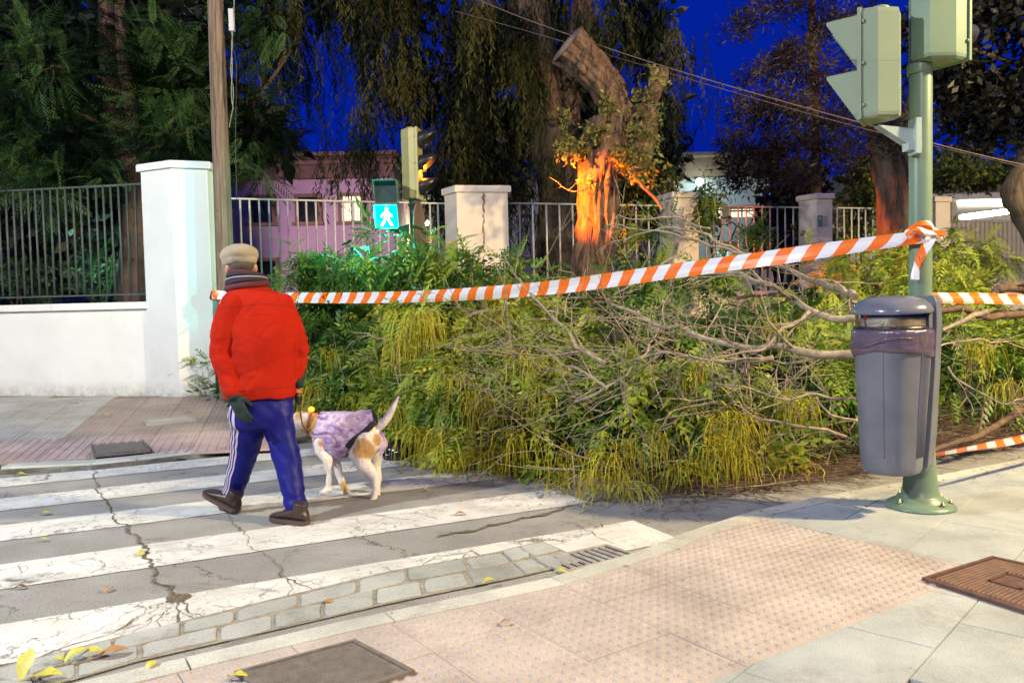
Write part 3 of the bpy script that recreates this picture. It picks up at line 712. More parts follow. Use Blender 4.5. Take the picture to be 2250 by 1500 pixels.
t = thing('boundary_wall', 'low cream wall under the pale railings behind the fallen tree', 'wall', (0, 12.5, .2))
pxs = [446, 978, 1117, 1480, 1795, 2050]
for i, (x0, x1) in enumerate(zip(pxs[:-1], pxs[1:])):
    mb = MB(); strip(mb, L2(x0), L2(x1), .25, 0, 1.33, .02); mb.build('wall_section', CREAM, t)
    mb = MB(); strip(mb, L2(x0), L2(x1), .28, 1.331, 1.41, .06); mb.build('coping', CREAM, t)
# metal sheet gate at right
ga, gb = L2(2090), Vector((Q(2420, 500, 16.3).x, 16.3, 0)); dg = (gb - ga).normalized()
t = thing('sheet_gate', 'ribbed pale metal sheet gate on a low wall at the far right', 'gate', (ga.x, ga.y, .2))
SHEET = simple('pale_sheet_metal', (.50, .47, .44), (.38, .35, .33), 7, .5, .3)
GL = (gb - ga).length; n = 34; mb = MB(); sh = MB(); sh.box((0, 0, 0), (GL / n * .55, .035, 1.10)); pr = sh.mesh('gate_slat', SHEET)
for i in range(n):
    q = ga + dg * GL * (i + .5) / n; o = link('gate_slat', pr, t, (q.x - ga.x, q.y - ga.y, 2.06 - .2), (0, 0, math.atan2(dg.y, dg.x)))
mb = MB(); strip(mb, ga, gb, .02, 1.52, 2.60, -.022); mb.build('gate_sheet', SHEET, t)
mb = MB(); strip(mb, ga, gb, .03, 2.612, 2.66, .03); strip(mb, ga, gb, .03, 1.462, 1.508, .03); mb.build('gate_rail', SHEET, t)
mb = MB(); strip(mb, ga, gb, .25, 0, 1.45, .02); mb.build('gate_wall', CREAM, t)

# ================================================================== BUILDINGS
PINKW = mat_wall('pink_render', (.44, .28, .36), (.38, .24, .31), .4); BROWN = simple('brown_cornice', (.16, .085, .06), (.11, .06, .045), 4, .8)
LILAC = mat_wall('lilac_render', (.40, .34, .36), (.33, .28, .30), .4); SILL = simple('brown_stone', (.20, .11, .06), (.14, .075, .045), 6, .7)
GLASSD = simple('dark_glass', (.012, .014, .018), (.008, .01, .012), 3, .1); FRM = simple('dark_frame', (.06, .045, .035), None, 5, .5)
LIT = emis('lit_window_glow', (1.0, .88, .62), 1.6); TEALL = emis('teal_lit_pane', (.45, .95, .85), 1.0); BLUEL = emis('blue_lit_pane', (.35, .55, 1.0), .7)
def window(b, cx, cz, Y, w, h, lit=None, sill=True, fr=SILL, panes=1):
    mb = MB()
    for dx, dz, ww, hh in ((0, h / 2 + .05, w + .2, .10), (-w / 2 - .05, 0, .10, h), (w / 2 + .05, 0, .10, h)): mb.box((cx + dx, Y - .02, cz + dz), (ww, .10, hh))
    f = mb.build('window', fr, b)
    mb = MB(); mb.box((cx, Y + .02, cz), (w, .02, h)); mb.build('pane', GLASSD if lit is None else lit, f)
    if lit is not None:
        mb = MB(); mb.box((cx, Y - .005, cz), (.04, .02, h)); mb.box((cx, Y - .006, cz + h * .28), (w, .02, .05))
        mb.build('glazing_bar', fr, f)
        mb = MB()
        for k in range(7): mb.box((cx - w / 2 + w * (k + .5) / 7, Y - .035, cz), (.012, .012, h))
        mb.build('grille', FRM, f)
    if sill: mb = MB(); mb.box((cx, Y - .07, cz - h / 2 - .05), (w + .34, .2, .09)); mb.build('sill', fr, f)
    return f
Yb = 24.0
def bx(px, py, Y=Yb): return Q(px, py, Y)
xl, xr = bx(430, 500).x, bx(866, 500).x; zt = bx(700, 343).z; zc = bx(700, 394).z
b = thing('school_building', 'pink two storey building with brown cornice behind the fence', 'building', ((xl + xr) / 2, Yb, .15))
mb = MB(); mb.box(((xl + xr) / 2, Yb + 3.03, (zc + .15) / 2), (xr - xl, 6, zc - .15)); mb.build('facade', PINKW, b)
mb = MB(); mb.box(((xl + xr) / 2 + .02, Yb + 2.9, (zc + zt) / 2 - .05), (xr - xl + .1, 6.3, zt - zc - .1)); mb.build('parapet', BROWN, b)
mb = MB(); mb.box(((xl + xr) / 2 + .05, Yb + 2.8, zt - .05), (xr - xl + .4, 6.9, .1)); mb.box(((xl + xr) / 2 + .05, Yb + 2.85, zt - .25), (xr - xl + .25, 6.6, .12)); mb.build('cornice', BROWN, b)
for px, py, l in ((577, 463, None), (678, 461, None), (773, 459, LIT), (470, 464, None)):
    q = bx(px, py); window(b, q.x, q.z, Yb, .58, .72, l)
for px, py in ((584, 610), (686, 605), (772, 600), (480, 612)):
    q = bx(px, py); window(b, q.x, q.z, Yb, .62, .95)
mb = MB(); mb.tube([bx(728, 396) + Vector((0, -.05, 0)), bx(728, 430) + Vector((0, -.05, 0))], .02, 6); mb.ell(bx(727, 402) + Vector((0, -.1, 0)), (.07, .07, .07)); mb.build('cable_bell', FRM, b)

# recessed middle wing
Yc = 30.0; xl2, xr2 = Q(866, 500, Yc).x, Q(1450, 500, Yc).x; zt2 = Q(1000, 400, Yc).z
b = thing('school_building', 'recessed blue grey wing with lit doors seen through the railings', 'building', ((xl2 + xr2) / 2, Yc, .15))
mb = MB(); mb.box(((xl2 + xr2) / 2, Yc + 3, zt2 / 2), (xr2 - xl2, 6, zt2)); mb.build('facade', mat_wall('blue_grey_render', (.22, .25, .33), (.17, .19, .26), .3), b)
for px, py, w, h, l in ((940, 510, .75, 1.2, TEALL), (985, 515, .7, 1.2, BLUEL), (885, 515, .5, 1.2, BLUEL), (1165, 520, .7, 1.4, BLUEL), (1200, 500, .35, .9, BLUEL), (1235, 600, .5, 1.0, BLUEL), (1150, 600, .6, 1.0, TEALL)):
    q = Q(px, py, Yc); window(b, q.x, q.z, Yc, w, h, l, False, FRM)
mb = MB(); q0 = Q(900, 440, 28.9); q1 = Q(1000, 440, 28.9); mb.box(((q0.x + q1.x) / 2, 29.0, q0.z), (q1.x - q0.x + 1, 1.9, .12)); mb.build('door_canopy', simple('pale_canopy', (.5, .5, .45)), b)

# right wing
xl3, xr3 = bx(1432, 500).x, bx(1700, 500).x; zt3 = bx(1530, 343).z; zc3 = bx(1530, 391).z
b = thing('school_building', 'lilac wing with brown parapet and lamp right of the orange trunk', 'building', ((xl3 + xr3) / 2, Yb, .15))
mb = MB(); mb.box(((xl3 + xr3) / 2, Yb + 3.03, (zc3 + .15) / 2), (xr3 - xl3, 6, zc3 - .15)); mb.build('facade', LILAC, b)
mb = MB(); mb.box(((xl3 + xr3) / 2 + .02, Yb + 2.9, (zc3 + zt3) / 2 - .05), (xr3 - xl3 + .1, 6.3, zt3 - zc3 - .1)); mb.build('parapet', BROWN, b)
mb = MB(); mb.box(((xl3 + xr3) / 2 + .05, Yb + 2.8, zt3 - .05), (xr3 - xl3 + .4, 6.9, .1)); mb.build('cornice', BROWN, b)
q = bx(1630, 468); window(b, q.x, q.z, Yb, .75, .22, LIT, False); q = bx(1560, 468); window(b, q.x, q.z, Yb, .7, .3, LIT, False)
for px in (1500, 1590, 1660):
    q = bx(px, 565); window(b, q.x, q.z, Yb, .5, .7, TEALL if px == 1590 else None, False)
# far right: canopy with fluorescent tube
Yd = 22.0; c0, c1 = Q(1900, 470, Yd), Q(2460, 470, Yd)
b = thing('covered_walkway', 'low building with pale canopy lit by a fluorescent tube at the far right', 'building', (c0.x, Yd, .15))
zc = Q(2150, 440, Yd).z; mb = MB(); mb.box(((c0.x + c1.x) / 2, Yd + 2, zc + .10), (c1.x - c0.x, 4.2, .16)); mb.build('canopy', simple('white_canopy', (.62, .6, .55)), b)
mb = MB(); mb.box(((c0.x + c1.x) / 2, Yd + 2.4, zc + .55), (c1.x - c0.x + .4, 4.6, .72)); mb.build('roof', simple('grey_roof', (.17, .14, .13), None, 3, .9), b)
mb = MB(); mb.box(((c0.x + c1.x) / 2, Yd + 4.0, zc / 2), (c1.x - c0.x, .2, zc)); mb.build('back_wall', mat_wall('pale_inner_wall', (.58, .55, .50), (.5, .47, .43)), b)
for i in range(4):
    mb = MB(); x = c0.x + (c1.x - c0.x) * (i + .3) / 3.6; mb.box((x, Yd + .2, zc / 2), (.14, .14, zc)); mb.build('post', BARL, b)
mb = MB(); k0, k1 = Q(2112, 478, Yd + .5), Q(2260, 458, Yd + 1.6); mb.tube([k0, k1], .075, 10); mb.build('fluorescent_tube', emis('tube_light', (1.0, .93, .82), 40), b)
def lamp_light(name, kind, loc, col, energy, size=.1, parent=None, aim=None, angle=60, blend=.3):
    d_ = bpy.data.lights.new(name, kind); d_.energy = energy; d_.color = col
    if kind == 'SPOT': d_.spot_size = R(angle); d_.spot_blend = blend; d_.shadow_soft_size = size
    elif kind == 'AREA': d_.shape = 'DISK'; d_.size = size
    else: d_.shadow_soft_size = size
    o = bpy.data.objects.new(name, d_); COL.objects.link(o); loc = Vector(loc)
    if parent is not None: o.parent = parent; loc = loc - wpos(parent)
    o.location = loc
    if aim is not None: o.rotation_mode = 'QUATERNION'; o.rotation_quaternion = (Vector(aim) - (loc + (wpos(parent) if parent is not None else Vector()))).to_track_quat('-Z', 'Y')
    return o
lamp_light('tube_glow', 'POINT', (k0 + k1) / 2 + Vector((0, -.3, -.2)), (1, .88, .72), 190, .3, b)
# wall lamps
def bulb(px, py, Y, lab, col, e_, s_=.1, strength=60):
    q = Q(px, py, Y); t = thing('wall_lamp', lab, 'lamp', q)
    mb = MB(); mb.ell(q, (s_, s_, s_), 12, 8); mb.build('globe', emis('globe_glow', col, strength), t)
    mb = MB(); mb.tube([q + Vector((0, .12, .05)), q + Vector((0, .25, .16)), q + Vector((0, .5, .16))], .02, 6); mb.build('bracket', FRM, t)
    lamp_light('bulb_light', 'POINT', q + Vector((0, -1.0, -.5)), col, e_, .1, t)
bulb(937, 490, 28.3, 'small yellow globe lamp over the entrance between the signal and the pillar', (1, .95, .45), 120, .09)
bulb(1537, 400, 23.5, 'bright greenish lamp on the lilac wing above the dead branches', (.62, 1, .86), 120, .10)

# unseen lamp added behind the white pillar to brighten the pink facade
yl = Q(408, 430, 17.5); t = thing('added_fill_lamp', 'unseen lamp post added behind the tall white pillar to light the facade', 'street lamp', (yl.x, 17.5, .15))
mb = MB(); mb.lathe([(.09, .15), (.05, .3), (.04, yl.z - .1), (0, yl.z - .1)], (yl.x, 17.5, 0), 12); mb.build('post', BARD, t)
mb = MB(); mb.ell(yl, (.15, .15, .15), 14, 10); mb.build('globe', emis('fill_globe_glow', (1, .8, .95), 12), t)
lamp_light('added_fill_light', 'SPOT', yl + Vector((.25, .3, .0)), (1, .76, .88), 1700, .15, t, aim=Q(720, 520, 24), angle=95, blend=.6)
HG = leafmat('dark_hedge_leaf', [(0, (.006, .010, .006)), (1, (.02, .028, .012))], .1)
t = thing('hedge', 'long dark hedge closing the far end of the yard', 'hedge', (0, 36, .15)); mb = MB()
rr = []
for i in range(60): x = -32 + 64 * i / 59; h = 2.6 + .7 * noise.noise(Vector((x * .4, 1, 1))); rr.append([Vector((x, 36, .1)), Vector((x, 35.7, h * .6)), Vector((x, 36.1, h)), Vector((x, 37.2, h * .95)), Vector((x, 37.6, .1))])
mb.rings(rr, 0, True, True); mb.build('hedge_body', simple('hedge_dark', (.008, .012, .007), (.003, .004, .003), 3, .95, bs=1, bscale=8, dist=.2), t)
# ================================================================== parked car behind the left railing
cq = G(215, 690, .15); cY = 16.5; cx = Q(215, 650, cY).x; cz0 = .15
t = thing('parked_car', 'pale blue car whose roof shows under the left railing', 'car', (cx, cY, cz0))
CARP = simple('pale_blue_car_paint', (.35, .42, .60), (.33, .4, .56), 3, .25, spec=.6)
prof = [(-2.1, .35), (-2.1, .85), (-1.5, .98), (-.95, 1.0), (-.55, 1.42), (.75, 1.46), (1.35, 1.02), (2.0, .92), (2.1, .7), (2.1, .35)]
mb = MB(); rr = []
for y, k in ((-.82, .94), (-.74, 1.0), (.74, 1.0), (.82, .94)): rr.append([Vector((cx + a * (1 if k == 1 else .985), cY + y * (1 if b_ < 1.01 else .82), cz0 + b_ * k)) for a, b_ in prof])
mb.rings(rr, 0, False, True); mb.build('body', CARP, t)
for y in (-.80, .80):
    mb = MB(); s_ = -1 if y < 0 else 1; pts = [(-.85, 1.0), (-.5, 1.36), (.7, 1.39), (1.15, 1.02)]
    mb.add([Vector((cx + a, cY + s_ * (.845 if b_ < 1.01 else .70), cz0 + b_)) for a, b_ in pts], [(0, 1, 2, 3)]); mb.build('side_window', GLASSD, t)
for x in (-1.3, 1.3):
    for y in (-.78, .78):
        mb = MB(); mb.lathe([(.0, -.1), (.3, -.1), (.32, 0), (.3, .1), (0, .1)], (0, 0, 0), 18); mb.v = [(cx + x + a, cY + y + c, cz0 + .32 + b_) for a, b_, c in mb.v]; mb.build('wheel', BLACK, t)
# ================================================================== FOLIAGE
def frond(pairs=7, L_=.30, ll=.085, w=.024, droop=.35, tipw=.6, ang=55):
    V = []; F = []
    def pt(s_): return np.array([L_ * s_, 0, -droop * L_ * s_ * s_])
    def leaf(b_, d_, l, w_, up):
        sd = np.cross(d_, up); sd = sd / (np.linalg.norm(sd) + 1e-9); i = len(V)
        V.extend([b_, b_ + d_ * l * .45 + sd * w_ / 2, b_ + d_ * l + np.array([0, 0, -.15 * l]), b_ + d_ * l * .45 - sd * w_ / 2]); F.append([i, i + 1, i + 2, i + 3])
    a = math.radians(ang)
    for k in range(pairs):
        s_ = (k + 1) / (pairs + .6); sz = math.sin(math.pi * (.18 + .72 * s_)) ** .7
        for sg in (-1, 1):
            d_ = np.array([math.cos(a), sg * math.sin(a), -.22]); d_ /= np.linalg.norm(d_); leaf(pt(s_), d_, ll * sz, w, np.array([0, 0, 1.0]))
    leaf(pt(1), np.array([1.0, 0, -.3]), ll * tipw, w, np.array([0, 0, 1.0]))
    i = len(V); wd = .0022
    V.extend([np.array([0, -wd, 0]), np.array([0, wd, 0]), pt(1) + np.array([0, wd, 0]), pt(1) - np.array([0, wd, 0])]); F.append([i, i + 1, i + 2, i + 3])
    return np.array(V), np.array(F)
def drape(n=9, L_=.9, ll=.13, w=.022, seed=0):
    """a hanging spray: stem down -z... local x is down the stem"""
    r_ = np.random.RandomState(seed); V = []; F = []; x = 0
    for k in range(n * 2):
        s_ = k / (n * 2); b_ = np.array([L_ * s_, .06 * math.sin(s_ * 5 + seed), .04 * math.cos(s_ * 4 + seed)])
        a = r_.uniform(0, 2 * math.pi); d_ = np.array([.85, .45 * math.cos(a), .45 * math.sin(a)]); d_ /= np.linalg.norm(d_)
        sd = np.cross(d_, np.array([0, math.cos(a + 1), math.sin(a + 1)])); sd /= np.linalg.norm(sd) + 1e-9; l = ll * r_.uniform(.7, 1.2); i = len(V)
        V.extend([b_, b_ + d_ * l * .4 + sd * w / 2, b_ + d_ * l, b_ + d_ * l * .4 - sd * w / 2]); F.append([i, i + 1, i + 2, i + 3])
    return np.array(V), np.array(F)
def tuft(n=14, r_=.16, ll=.09, w=.035, seed=0):
    q = np.random.RandomState(seed); V = []; F = []
    for k in range(n):
        p = q.normal(size=3); p /= np.linalg.norm(p); b_ = p * r_ * q.uniform(.2, 1); d_ = p + q.normal(size=3) * .6; d_ /= np.linalg.norm(d_)
        sd = np.cross(d_, q.normal(size=3)); sd /= np.linalg.norm(sd); l = ll * q.uniform(.7, 1.3); i = len(V)
        V.extend([b_, b_ + d_ * l * .45 + sd * w / 2, b_ + d_ * l, b_ + d_ * l * .45 - sd * w / 2]); F.append([i, i + 1, i + 2, i + 3])
    return np.array(V), np.array(F)
def scatter(name, temps, pos, dirs, sc, mat, parent, tone, roll=None, kind=None, upb=1.0):
    pos = np.asarray(pos, float); dirs = np.asarray(dirs, float); n = len(pos)
    dirs /= np.linalg.norm(dirs, axis=1, keepdims=True) + 1e-9
    up = np.tile([0, 0, upb], (n, 1)) + rs.normal(size=(n, 3)) * .45
    sd = np.cross(up, dirs); sd /= np.linalg.norm(sd, axis=1, keepdims=True) + 1e-9; upv = np.cross(dirs, sd)
    VV = []; FF = []; TT = []; b0 = 0; which = rs.randint(0, len(temps), n)
    for k, (tv, tf) in enumerate(temps):
        ix = np.where(which == k)[0]
        if not len(ix): continue
        s_ = np.asarray(sc)[ix][:, None, None]
        v = pos[ix][:, None, :] + s_ * (tv[None, :, 0:1] * dirs[ix][:, None, :] + tv[None, :, 1:2] * sd[ix][:, None, :] + tv[None, :, 2:3] * upv[ix][:, None, :])
        f = tf[None] + (np.arange(len(ix)) * len(tv))[:, None, None] + b0
        VV.append(v.reshape(-1, 3)); FF.append(f.reshape(-1, 4)); t_ = np.repeat(np.asarray(tone)[ix], len(tv)) + rs.uniform(-.06, .06, len(ix) * len(tv)).repeat(1); TT.append(t_); b0 += len(ix) * len(tv)
    o = quads(name, np.concatenate(VV), np.concatenate(FF), mat, parent, np.clip(np.concatenate(TT), 0, 1))
    if kind: o['kind'] = kind
    return o

FR = [frond(6, .29, .11, .036, .5, .8, 50), frond(4, .25, .12, .042, 1.0, .9, 44), frond(7, .33, .10, .030, .3, .8, 52), frond(3, .20, .12, .046, .7, 1.0, 40), frond(5, .26, .10, .034, 1.3, .8, 38)]
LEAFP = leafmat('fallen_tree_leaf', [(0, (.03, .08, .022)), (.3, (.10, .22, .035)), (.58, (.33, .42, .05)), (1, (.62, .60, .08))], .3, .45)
YEL = leafmat('yellow_strand', [(0, (.42, .28, .02)), (.5, (.60, .50, .03)), (1, (.60, .66, .07))], .3, .5)
# ---- pile surface
front = [(-3.35, 9.4), (-2.9, 9.0), (-2.0, 8.1), (-1.35, 7.5), (-.95, 6.75), (-.45, 6.35), (.15, 6.0), (.62, 5.5), (1.0, 5.35), (1.5, 5.62), (2.2, 5.95), (3.0, 6.5), (4.2, 7.1), (6.0, 8.2), (9, 10)]
hts = [(-3.35, 1.2), (-2.9, 1.5), (-2.0, 1.66), (-1.3, 1.7), (-.2, 1.62), (.6, 1.42), (1.4, 1.34), (2.4, 1.36), (3.4, 1.36), (5.0, 1.35), (9, 1.3)]
def itp(P_, x): 
    xs_ = [p[0] for p in P_]; return float(np.interp(x, xs_, [p[1] for p in P_]))
def pile(x, t):
    """height of the heap at plan x, t metres behind its front edge"""
    H = itp(hts, x); t = max(0, t); q = H * (.66 * (1 - math.exp(-t / .42)) + .34 * (min(1, t / 2.9)) ** 1.3)
    lump = noise.noise(Vector((x * 1.6, t * 1.3, 3))) * .30 + noise.noise(Vector((x * 3.9, t * 3.4, 9))) * .17 - .04
    q = q + lump * min(1, t * 1.6 + .15) * (.8 if t > 1.2 else 1)
    return max(.02, q)
def pilepos(x, t): 
    Y = itp(front, x) + t + .18 * noise.noise(Vector((x * 2.3, 0, 7))); return Vector((x, Y, pile(x, t)))
T = thing('fallen_tree', 'heap of fallen green tree crown with yellow strands and bare branches across the road', 'tree', (0, 7, 0))
pos = []; dr = []; sc = []; tn = []
def shoot(p, ax_, n, spread, base, size):
    """a leafy shoot: fronds radiating from its tip and hanging"""
    ax_ = ax_.normalized(); s_, u_ = frame(ax_)
    for q in range(n):
        a = q * 2.4 + random.uniform(-.4, .4); rad = random.uniform(.35, 1.15); d_ = ax_ * random.uniform(.25, .9) + (s_ * math.cos(a) + u_ * math.sin(a)) * rad + Vector((0, 0, -.30 - .25 * random.random()))
        pos.append(p + ax_ * random.uniform(-.16, .08) * spread + Vector((random.gauss(0, .02), random.gauss(0, .02), random.gauss(0, .02)))); dr.append(d_); sc.append(size * random.uniform(.75, 1.2)); tn.append(base + random.uniform(-.10, .10))
k = 0
while k < 1500:
    x = random.uniform(-3.5, 6.3); t = abs(random.gauss(0, 1.1)) if random.random() < .75 else random.uniform(0, 3.6)
    if t > 4: continue
    p = pilepos(x, t)
    if p.x > .66 * p.y + .4: continue
    if p.y > 11.2 + .25 * p.x: continue
    k += 1
    bare = noise.noise(Vector((x * 1.1, t * 1.3, 21)))
    if x > .3 and bare > .0 and random.random() < (.9 if x > .6 else .5): continue
    if x > 1.3 and t < .45 and random.random() < .8: continue
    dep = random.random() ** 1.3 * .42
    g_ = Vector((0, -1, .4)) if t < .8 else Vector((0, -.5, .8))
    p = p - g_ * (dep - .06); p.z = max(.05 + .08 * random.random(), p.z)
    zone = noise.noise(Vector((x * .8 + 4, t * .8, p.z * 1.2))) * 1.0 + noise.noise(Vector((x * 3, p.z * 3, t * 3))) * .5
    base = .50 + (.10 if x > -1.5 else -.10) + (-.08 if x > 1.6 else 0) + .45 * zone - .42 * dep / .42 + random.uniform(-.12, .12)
    shoot(p, Vector((random.gauss(0, .6), -.8 + random.gauss(0, .4), random.gauss(-.1, .45))), random.randint(7, 12), 1.0, base, random.uniform(.65, 1.12))
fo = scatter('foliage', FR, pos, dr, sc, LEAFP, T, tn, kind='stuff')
# shell closing the heap from inside, its inner shade put into the dark colour
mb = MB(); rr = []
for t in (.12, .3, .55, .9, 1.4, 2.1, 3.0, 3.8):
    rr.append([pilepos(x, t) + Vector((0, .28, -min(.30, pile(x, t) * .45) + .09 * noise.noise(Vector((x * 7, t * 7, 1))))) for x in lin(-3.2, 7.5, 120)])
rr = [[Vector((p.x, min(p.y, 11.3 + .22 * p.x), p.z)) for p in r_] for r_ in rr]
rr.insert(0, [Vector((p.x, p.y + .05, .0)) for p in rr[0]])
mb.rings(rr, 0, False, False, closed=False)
HEAPSHADE = simple('heap_shade_dark', (.035, .05, .018), (.010, .014, .007), 14, .9, bs=1.0, bscale=30, coord='w', dist=.05); o = mb.build('inner_shade_shell', HEAPSHADE, T); o['kind'] = 'stuff'
# feathery shoots standing up along the top
pos = []; dr = []; sc = []; tn = []
for px, py, Y, r_ in ((670, 575, 9.3, .14), (700, 600, 9.3, .25), (760, 590, 9.2, .3), (820, 565, 9.0, .35), (880, 575, 8.9, .3), (940, 560, 8.8, .3), (1000, 575, 8.7, .3), (1060, 595, 8.6, .25), (1100, 600, 8.5, .25), (1370, 620, 9.6, .3), (1430, 605, 9.5, .4), (640, 640, 9.3, .3), (1220, 625, 9, .25), (1570, 600, 9.5, .25),
                      (1880, 600, 10.5, .55), (1940, 580, 11, .45), (2080, 590, 10, .6), (2110, 560, 11, .5), (2060, 640, 9, .6), (2140, 600, 10.5, .5), (1545, 480, 12.9, .16), (1590, 600, 12.6, .3), (1400, 500, 12.0, .4), (1850, 590, 12, .4), (1655, 500, 13.4, .2), (1552, 425, 12.8, .14)):
    c = Q(px, py, Y)
    for _ in range(int(r_ * 34) + 2):
        v = Vector((random.gauss(0, .5), random.gauss(0, .5), random.gauss(0, .42))) * r_; shoot(c + v, v.normalized() * .5 + Vector((random.gauss(0, .4), -.4, random.gauss(.25, .4))), random.randint(6, 10), 1.0, random.uniform(.12, .55) + (.25 if px > 1800 else 0), random.uniform(.55, .95))
scatter('top_shoots', FR, pos, dr, sc, LEAFP, T, tn, kind='stuff')
# yellow strands
V = []; F = []; TN = []
def strands(c, n, rad, L_):
    for _ in range(n):
        a = random.uniform(0, 2 * math.pi); out = Vector((math.cos(a), math.sin(a) * .8 - .5, 0)) * rad * random.uniform(.2, 1); p = c + Vector((random.gauss(0, .065), random.gauss(0, .05), random.gauss(0, .04)))
        l = L_ * random.uniform(.5, 1.15); pts = []
        for k in range(7):
            s_ = k / 6; q = p + out * (1 - (1 - s_) ** 2) + Vector((random.gauss(0, .006), random.gauss(0, .006), .05 * math.sin(s_ * 3) - l * s_ * s_)); 
            if q.z < .015: q.z = .015 + random.random() * .03
            pts.append(q)
        w = random.uniform(.0018, .0036); tn_ = random.random()
        sdv = Vector((random.gauss(0, 1), random.gauss(0, 1), 0)).normalized(); sd2 = Vector((-sdv.y, sdv.x, .3)).normalized()
        for s3 in (sdv, sd2):
            b0 = len(V)
            for k, q in enumerate(pts):
                ww = w * (1 - .5 * k / 6) * (1.0 if k % 2 else 1.9); V.append(q - s3 * ww); V.append(q + s3 * ww); TN.extend([tn_, tn_])
            for k in range(6): F.append([b0 + 2 * k, b0 + 2 * k + 1, b0 + 2 * k + 3, b0 + 2 * k + 2])
def onpile(px, py, lift=.12):
    """the point of the heap's surface seen through a survey pixel"""
    d_ = ray(px, py); Y = 4.8
    while Y < 12:
        p = Vector((d_.x * Y / d_.y, Y, CAMH + d_.z * Y / d_.y)); f_ = itp(front, p.x)
        if Y > f_ and (p.z <= pile(p.x, Y - f_) or p.z <= .02): return p + Vector((0, -lift, lift * .3))
        Y += .04
    return Vector((d_.x * 9 / d_.y, 9, CAMH + d_.z * 9 / d_.y))
for px, py, n, rad, L_ in ((930, 700, 120, .26, .62), (960, 740, 90, .22, .5), (880, 760, 70, .2, .4), (1090, 690, 70, .15, .4), (1060, 880, 110, .22, .45), (1010, 830, 60, .2, .4), (1150, 800, 60, .2, .4), (880, 900, 70, .2, .4), (990, 960, 130, .3, .4), (930, 950, 80, .22, .3), (1140, 960, 90, .22, .4), (1070, 1000, 90, .3, .25), (1240, 1000, 90, .25, .35), (1340, 1000, 120, .26, .45), (1350, 1060, 120, .3, .22), (1230, 1050, 90, .3, .2), (1000, 1010, 90, .3, .2), (1590, 920, 140, .24, .45), (1570, 980, 110, .26, .35), (1620, 1000, 80, .2, .3), (1180, 870, 60, .2, .35), (1430, 960, 60, .2, .3), (1730, 880, 70, .2, .3), (1520, 820, 50, .15, .3), (700, 850, 90, .25, .5), (740, 780, 60, .2, .3), (790, 880, 60, .2, .35), (1700, 720, 40, .2, .3), (2120, 760, 60, .25, .35), (2180, 850, 60, .25, .35), (2140, 650, 40, .2, .3), (1730, 1030, 60, .25, .1), (1500, 1030, 80, .3, .2), (840, 640, 50, .2, .3), (1130, 600, 40, .15, .3)):
    strands(onpile(px, py + 5, .16), int(n * .62), rad * random.uniform(.7, 1.1), L_ * random.uniform(.6, .95))
o = quads('seed_strands', V, F, YEL, T, TN); o['kind'] = 'stuff'

# ---- bare branches
def limb(pts, r0_, r1_, mat, parent, name='branch', sub=0, n=7, k=2, wob=.0):
    P_ = chaikin(pts, k); m = len(P_); P_ = [p + Vector((noise.noise(p * 5), noise.noise(p * 5 + Vector((9, 0, 0))), noise.noise(p * 5 + Vector((0, 9, 0))))) * wob for p in P_]
    mb = MB(); mb.tube(P_, [(r0_ + (r1_ - r0_) * i / (m - 1)) * (1 + .12 * noise.noise(P_[i] * 11)) for i in range(m)], n)
    for _ in range(sub):
        i = random.randint(int(m * .15), m - 2); p = P_[i]; d_ = (P_[i + 1] - P_[i]).normalized(); rr_ = (r0_ + (r1_ - r0_) * i / m) * .5
        v = (d_ + Vector((random.gauss(0, .7), random.gauss(0, .5), random.gauss(0, .6)))).normalized(); l = random.uniform(.25, .7); q = [p]
        for s_ in range(5): v = (v + Vector((random.gauss(0, .22), random.gauss(0, .2), random.gauss(0, .22)))).normalized(); q.append(q[-1] + v * l / 5)
        mb.tube(q, [max(.0025, rr_ * (1 - .15 * s_)) for s_ in range(6)], 5)
        for _ in range(2):
            j = random.randint(1, 4); w = (v + Vector((random.gauss(0, .8), random.gauss(0, .5), random.gauss(0, .7)))).normalized(); mb.tube([q[j], q[j] + w * l * .22, q[j] + (w + Vector((0, 0, random.gauss(0, .3)))) * l * .45], [.004, .003, .0018], 4)
    return mb.build(name, mat, parent)
def BP(*a): return [Q(x, y, Y) for x, y, Y in a]
